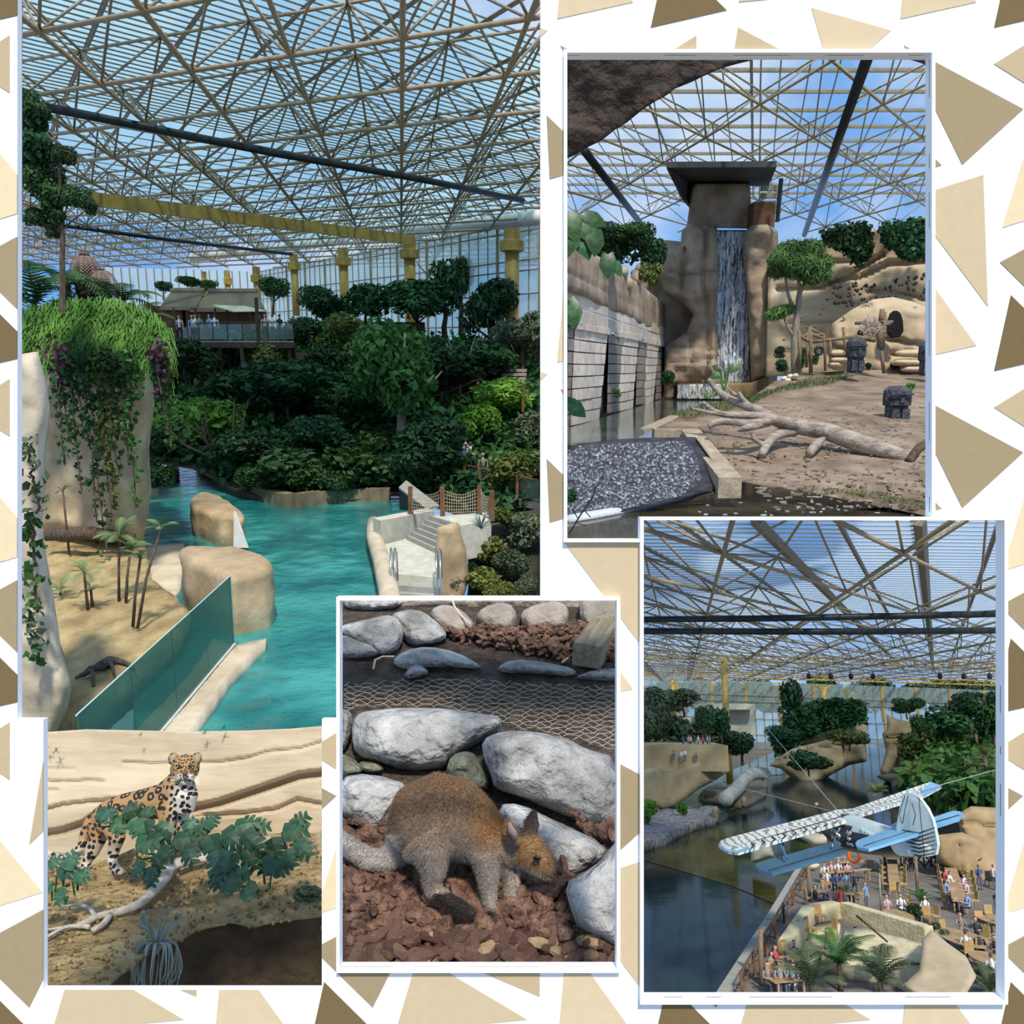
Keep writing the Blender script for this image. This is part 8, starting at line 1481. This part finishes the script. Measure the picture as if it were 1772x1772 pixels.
for n, (x, y, rz, wd) in enumerate([(1401, 1568, 1.57, 'chair alone at the railing end'), (1490, 1560, -1.2, 'chair beside the person in turquoise'), (1580, 1578, .6, 'chair behind the round table'), (1604, 1602, -.6, 'chair right of the round table'), (1618, 1600, -1.3, 'orange-lit chair near the planting'), (1700, 1612, 0, 'chair left of the small table'), (1728, 1618, 3, 'chair at the right frame edge'), (1716, 1600, 0, 'chair behind the small table'), (1688, 1660, -2.6, 'chair in front of the oval table, right'), (1676, 1665, 3.1, 'chair in front of the oval table, left'), (1704, 1640, -1.2, 'chair at the right end of the oval table'), (1640, 1628, .5, 'chair behind the oval table'), (1360, 1668, .3, 'chair by the railing above the blue man'), (1338, 1710, .1, 'chair behind the bottom table, left'), (1360, 1706, .1, 'chair behind the bottom table, right'), (1392, 1625, 1.3, 'orange chair in the corner of the nook'), (1420, 1600, .2, 'stacked orange chair against the nook wall'), (1405, 1622, .9, 'wooden armchair in the nook'), (1440, 1625, -1.2, 'single wooden chair turned in the nook'), (1436, 1648, 3, 'orange chair at the front of the nook'), (1430, 1552, 3.1, 'chair in front of the stone wall table, left'), (1455, 1556, 3.1, 'chair in front of the stone wall table, right')]): chair(x, y, rz, 'wooden ' + wd, 'single chairs on the terrace')
SE = [(1428, 1528, 'w', 0, 'seated guest in white at the back left, first'), (1440, 1524, 'p', 0, 'seated guest in pink at the back left'), (1452, 1522, 'w', 0, 'seated guest in white at the back left, second'), (1468, 1524, 'p', .2, 'seated guest in a rose blouse at the end of the back group'), (1433, 1541, 'w', 3.1, 'guest in white seen from behind at the back left'), (1449, 1545, 'n', 3.1, 'guest in navy seen from behind at the back left'), (1466, 1546, 'bl', 3.1, 'guest in light blue seen from behind'), (1480, 1545, 'b', 2.8, 'guest in black near the turquoise bag'), (1452, 1503, 'w', 0, 'guest in white at the farthest table'), (1462, 1506, 'k', 0, 'guest in brown at the farthest table'), (1412, 1572, 'b', 1.2, 'dark-clothed guest at the railing side'), (1438, 1572, 'p', 3.1, 'guest in a lilac top before the stone wall'), (1456, 1575, 'r', 3.1, 'guest in striped red trousers before the stone wall'), (1470, 1562, 'g', 0, 'guest in grey behind the stone wall table'), (1425, 1560, 'k', 0, 'guest in brown behind the stone wall table'),
      (1537, 1590, 'p', .4, 'guest in dusky pink left of the round table'), (1561, 1588, 'w', 0, 'guest in white behind the round table'), (1604, 1592, 'w', -1, 'guest in a white jacket right of the round table'), (1638, 1540, 'r', 1.5, 'guest in bright pink at the guest table'), (1646, 1545, 'w', 1.5, 'guest in white at the left of the guest table'), (1640, 1560, 'bl', 1.5, 'guest in light blue at the left of the guest table'), (1644, 1578, 'b', 1.5, 'guest in dark trousers at the left front of the guest table'), (1672, 1550, 'w', -1.5, 'guest in white at the right of the guest table'), (1676, 1562, 'p', -1.5, 'guest in pink at the right of the guest table'), (1678, 1585, 'bl', -1.5, 'guest in a long pale blue dress at the guest table'), (1665, 1625, 'k', 0, 'long-haired guest behind the oval table'), (1692, 1634, 'b', -.6, 'guest in black leaning on the oval table'), (1675, 1660, 'w', 3, 'guest in white before the oval table'), (1698, 1662, 'b', 2.6, 'guest in black trousers before the oval table'), (1725, 1670, 'b', 0, 'guest in black at the right edge table'), (1720, 1705, 'w', 3, 'guest in white at the lower right edge'),
      (1376, 1680, 'n', .3, 'man in a navy shirt at the railing table'), (1343, 1690, 'r', 1.2, 'guest in red at the railing table'), (1336, 1702, 'g', 1.5, 'grey-haired guest by the round pole'), (1362, 1702, 'n', 3, 'guest in dark blue with a dark cap'), (1330, 1722, 'k', .3, 'guest in brown at the bottom table'), (1352, 1722, 'w', 0, 'guest in a white top at the bottom table'), (1375, 1724, 'w', -.5, 'guest in white at the right of the bottom table')]
for (x, y, c, rz, wd) in SE: person(E, E.g(x, y, ZD2), rz, PCOL[c], 'sit', wd, 'guests on the terrace', 1.12)
for (x, y, c, rz, wd) in ((1500, 1575, 'bl', .5, 'standing person in turquoise beside the chair'), (1697, 1540, 'n', 3, 'standing person in navy with a green bag at the niche'), (1700, 1510, 'w', 0, 'standing person in white inside the niche'), (1722, 1540, 'p', 2, 'standing person in a pale dress near the wheelchair'), (1729, 1590, 'b', -1, 'person in black at the right frame edge'), (1577, 1508, 'b', 0, 'standing person in black at the back fence')): person(E, E.g(x, y, ZD2), rz, PCOL[c], 'stand', wd, 'standing people on the terrace')
wc = thing('wheelchair', 'wheelchair beside the rock niche', 'wheelchair', E, E.g(1716, 1536, ZD2))
for s in (-.3, .3):
    b = MB(); b.tube([(s, math.cos(a) * .3, .3 + math.sin(a) * .3) for a in [6.283 * i / 16 for i in range(17)]], .025, 5); b.build('wheel', M_BLACK, wc)
MB().box((0, 0, .5), (.5, .5, .06)).build('seat', M_BLACK, wc); MB().box((0, .25, .8), (.5, .05, .6)).build('backrest', M_BLACK, wc)
# terrace plants
for n, (x, y, fl, h, m, wd) in enumerate([(1455, 1715, 2.1, 1.2, 1, 'large upright palm at the bottom centre'), (1405, 1728, 1.9, .6, 4, 'grey-leaved palm at the bottom left of the stone roof'), (1525, 1722, 2.0, .6, 4, 'grey-leaved palm at the bottom right of the centre palm'), (1597, 1580, 1.0, .6, 1, 'small bright fan palm between the tables'), (1532, 1500, 1.3, 1.0, 0, 'dark palm below the fuselage'), (1715, 1728, 1.2, .3, 4, 'spiky plant in the lower right corner')]):
    palm(E, E.g(x, y, ZD2), h, fl, 15, wd, M_LEAF[m], droop=.6, key='t%d' % m, trunk_r=.12, rise=.8)
for n, (x, y, w, h, k) in enumerate([(1618, 1622, 22, 26, 4), (1632, 1632, 24, 22, 4), (1700, 1700, 40, 30, 4), (1585, 1590, 24, 26, 0), (1725, 1715, 26, 30, 2), (1480, 1612, 8, 8, 0)]): q = E.g(x, y, ZD2 + .3); shrub(E, q, h * q.y / F, w * q.y / F, k, ('dry grey shrub on the tan rock, left', 'dry grey shrub on the tan rock, right', 'pale shrub at the lower right', 'dark shrub by the round table', 'olive shrub in the right bottom corner', 'tiny plant on the stone roof')[n])
for (a, c, wd) in (((1482, 1584), (1536, 1630), 'dark diagonal bar lying on the stone roof'), ((1524, 1671), (1606, 1667), 'wooden bar lying along the front of the stone roof')):
    p, q = E.at(*a, 47), E.at(*c, 46); single(MB().tube([Vector((0, 0, 0)), q - p], .05, 6), 'metal_bar', M_WOODD, E, p, wd, 'bar')
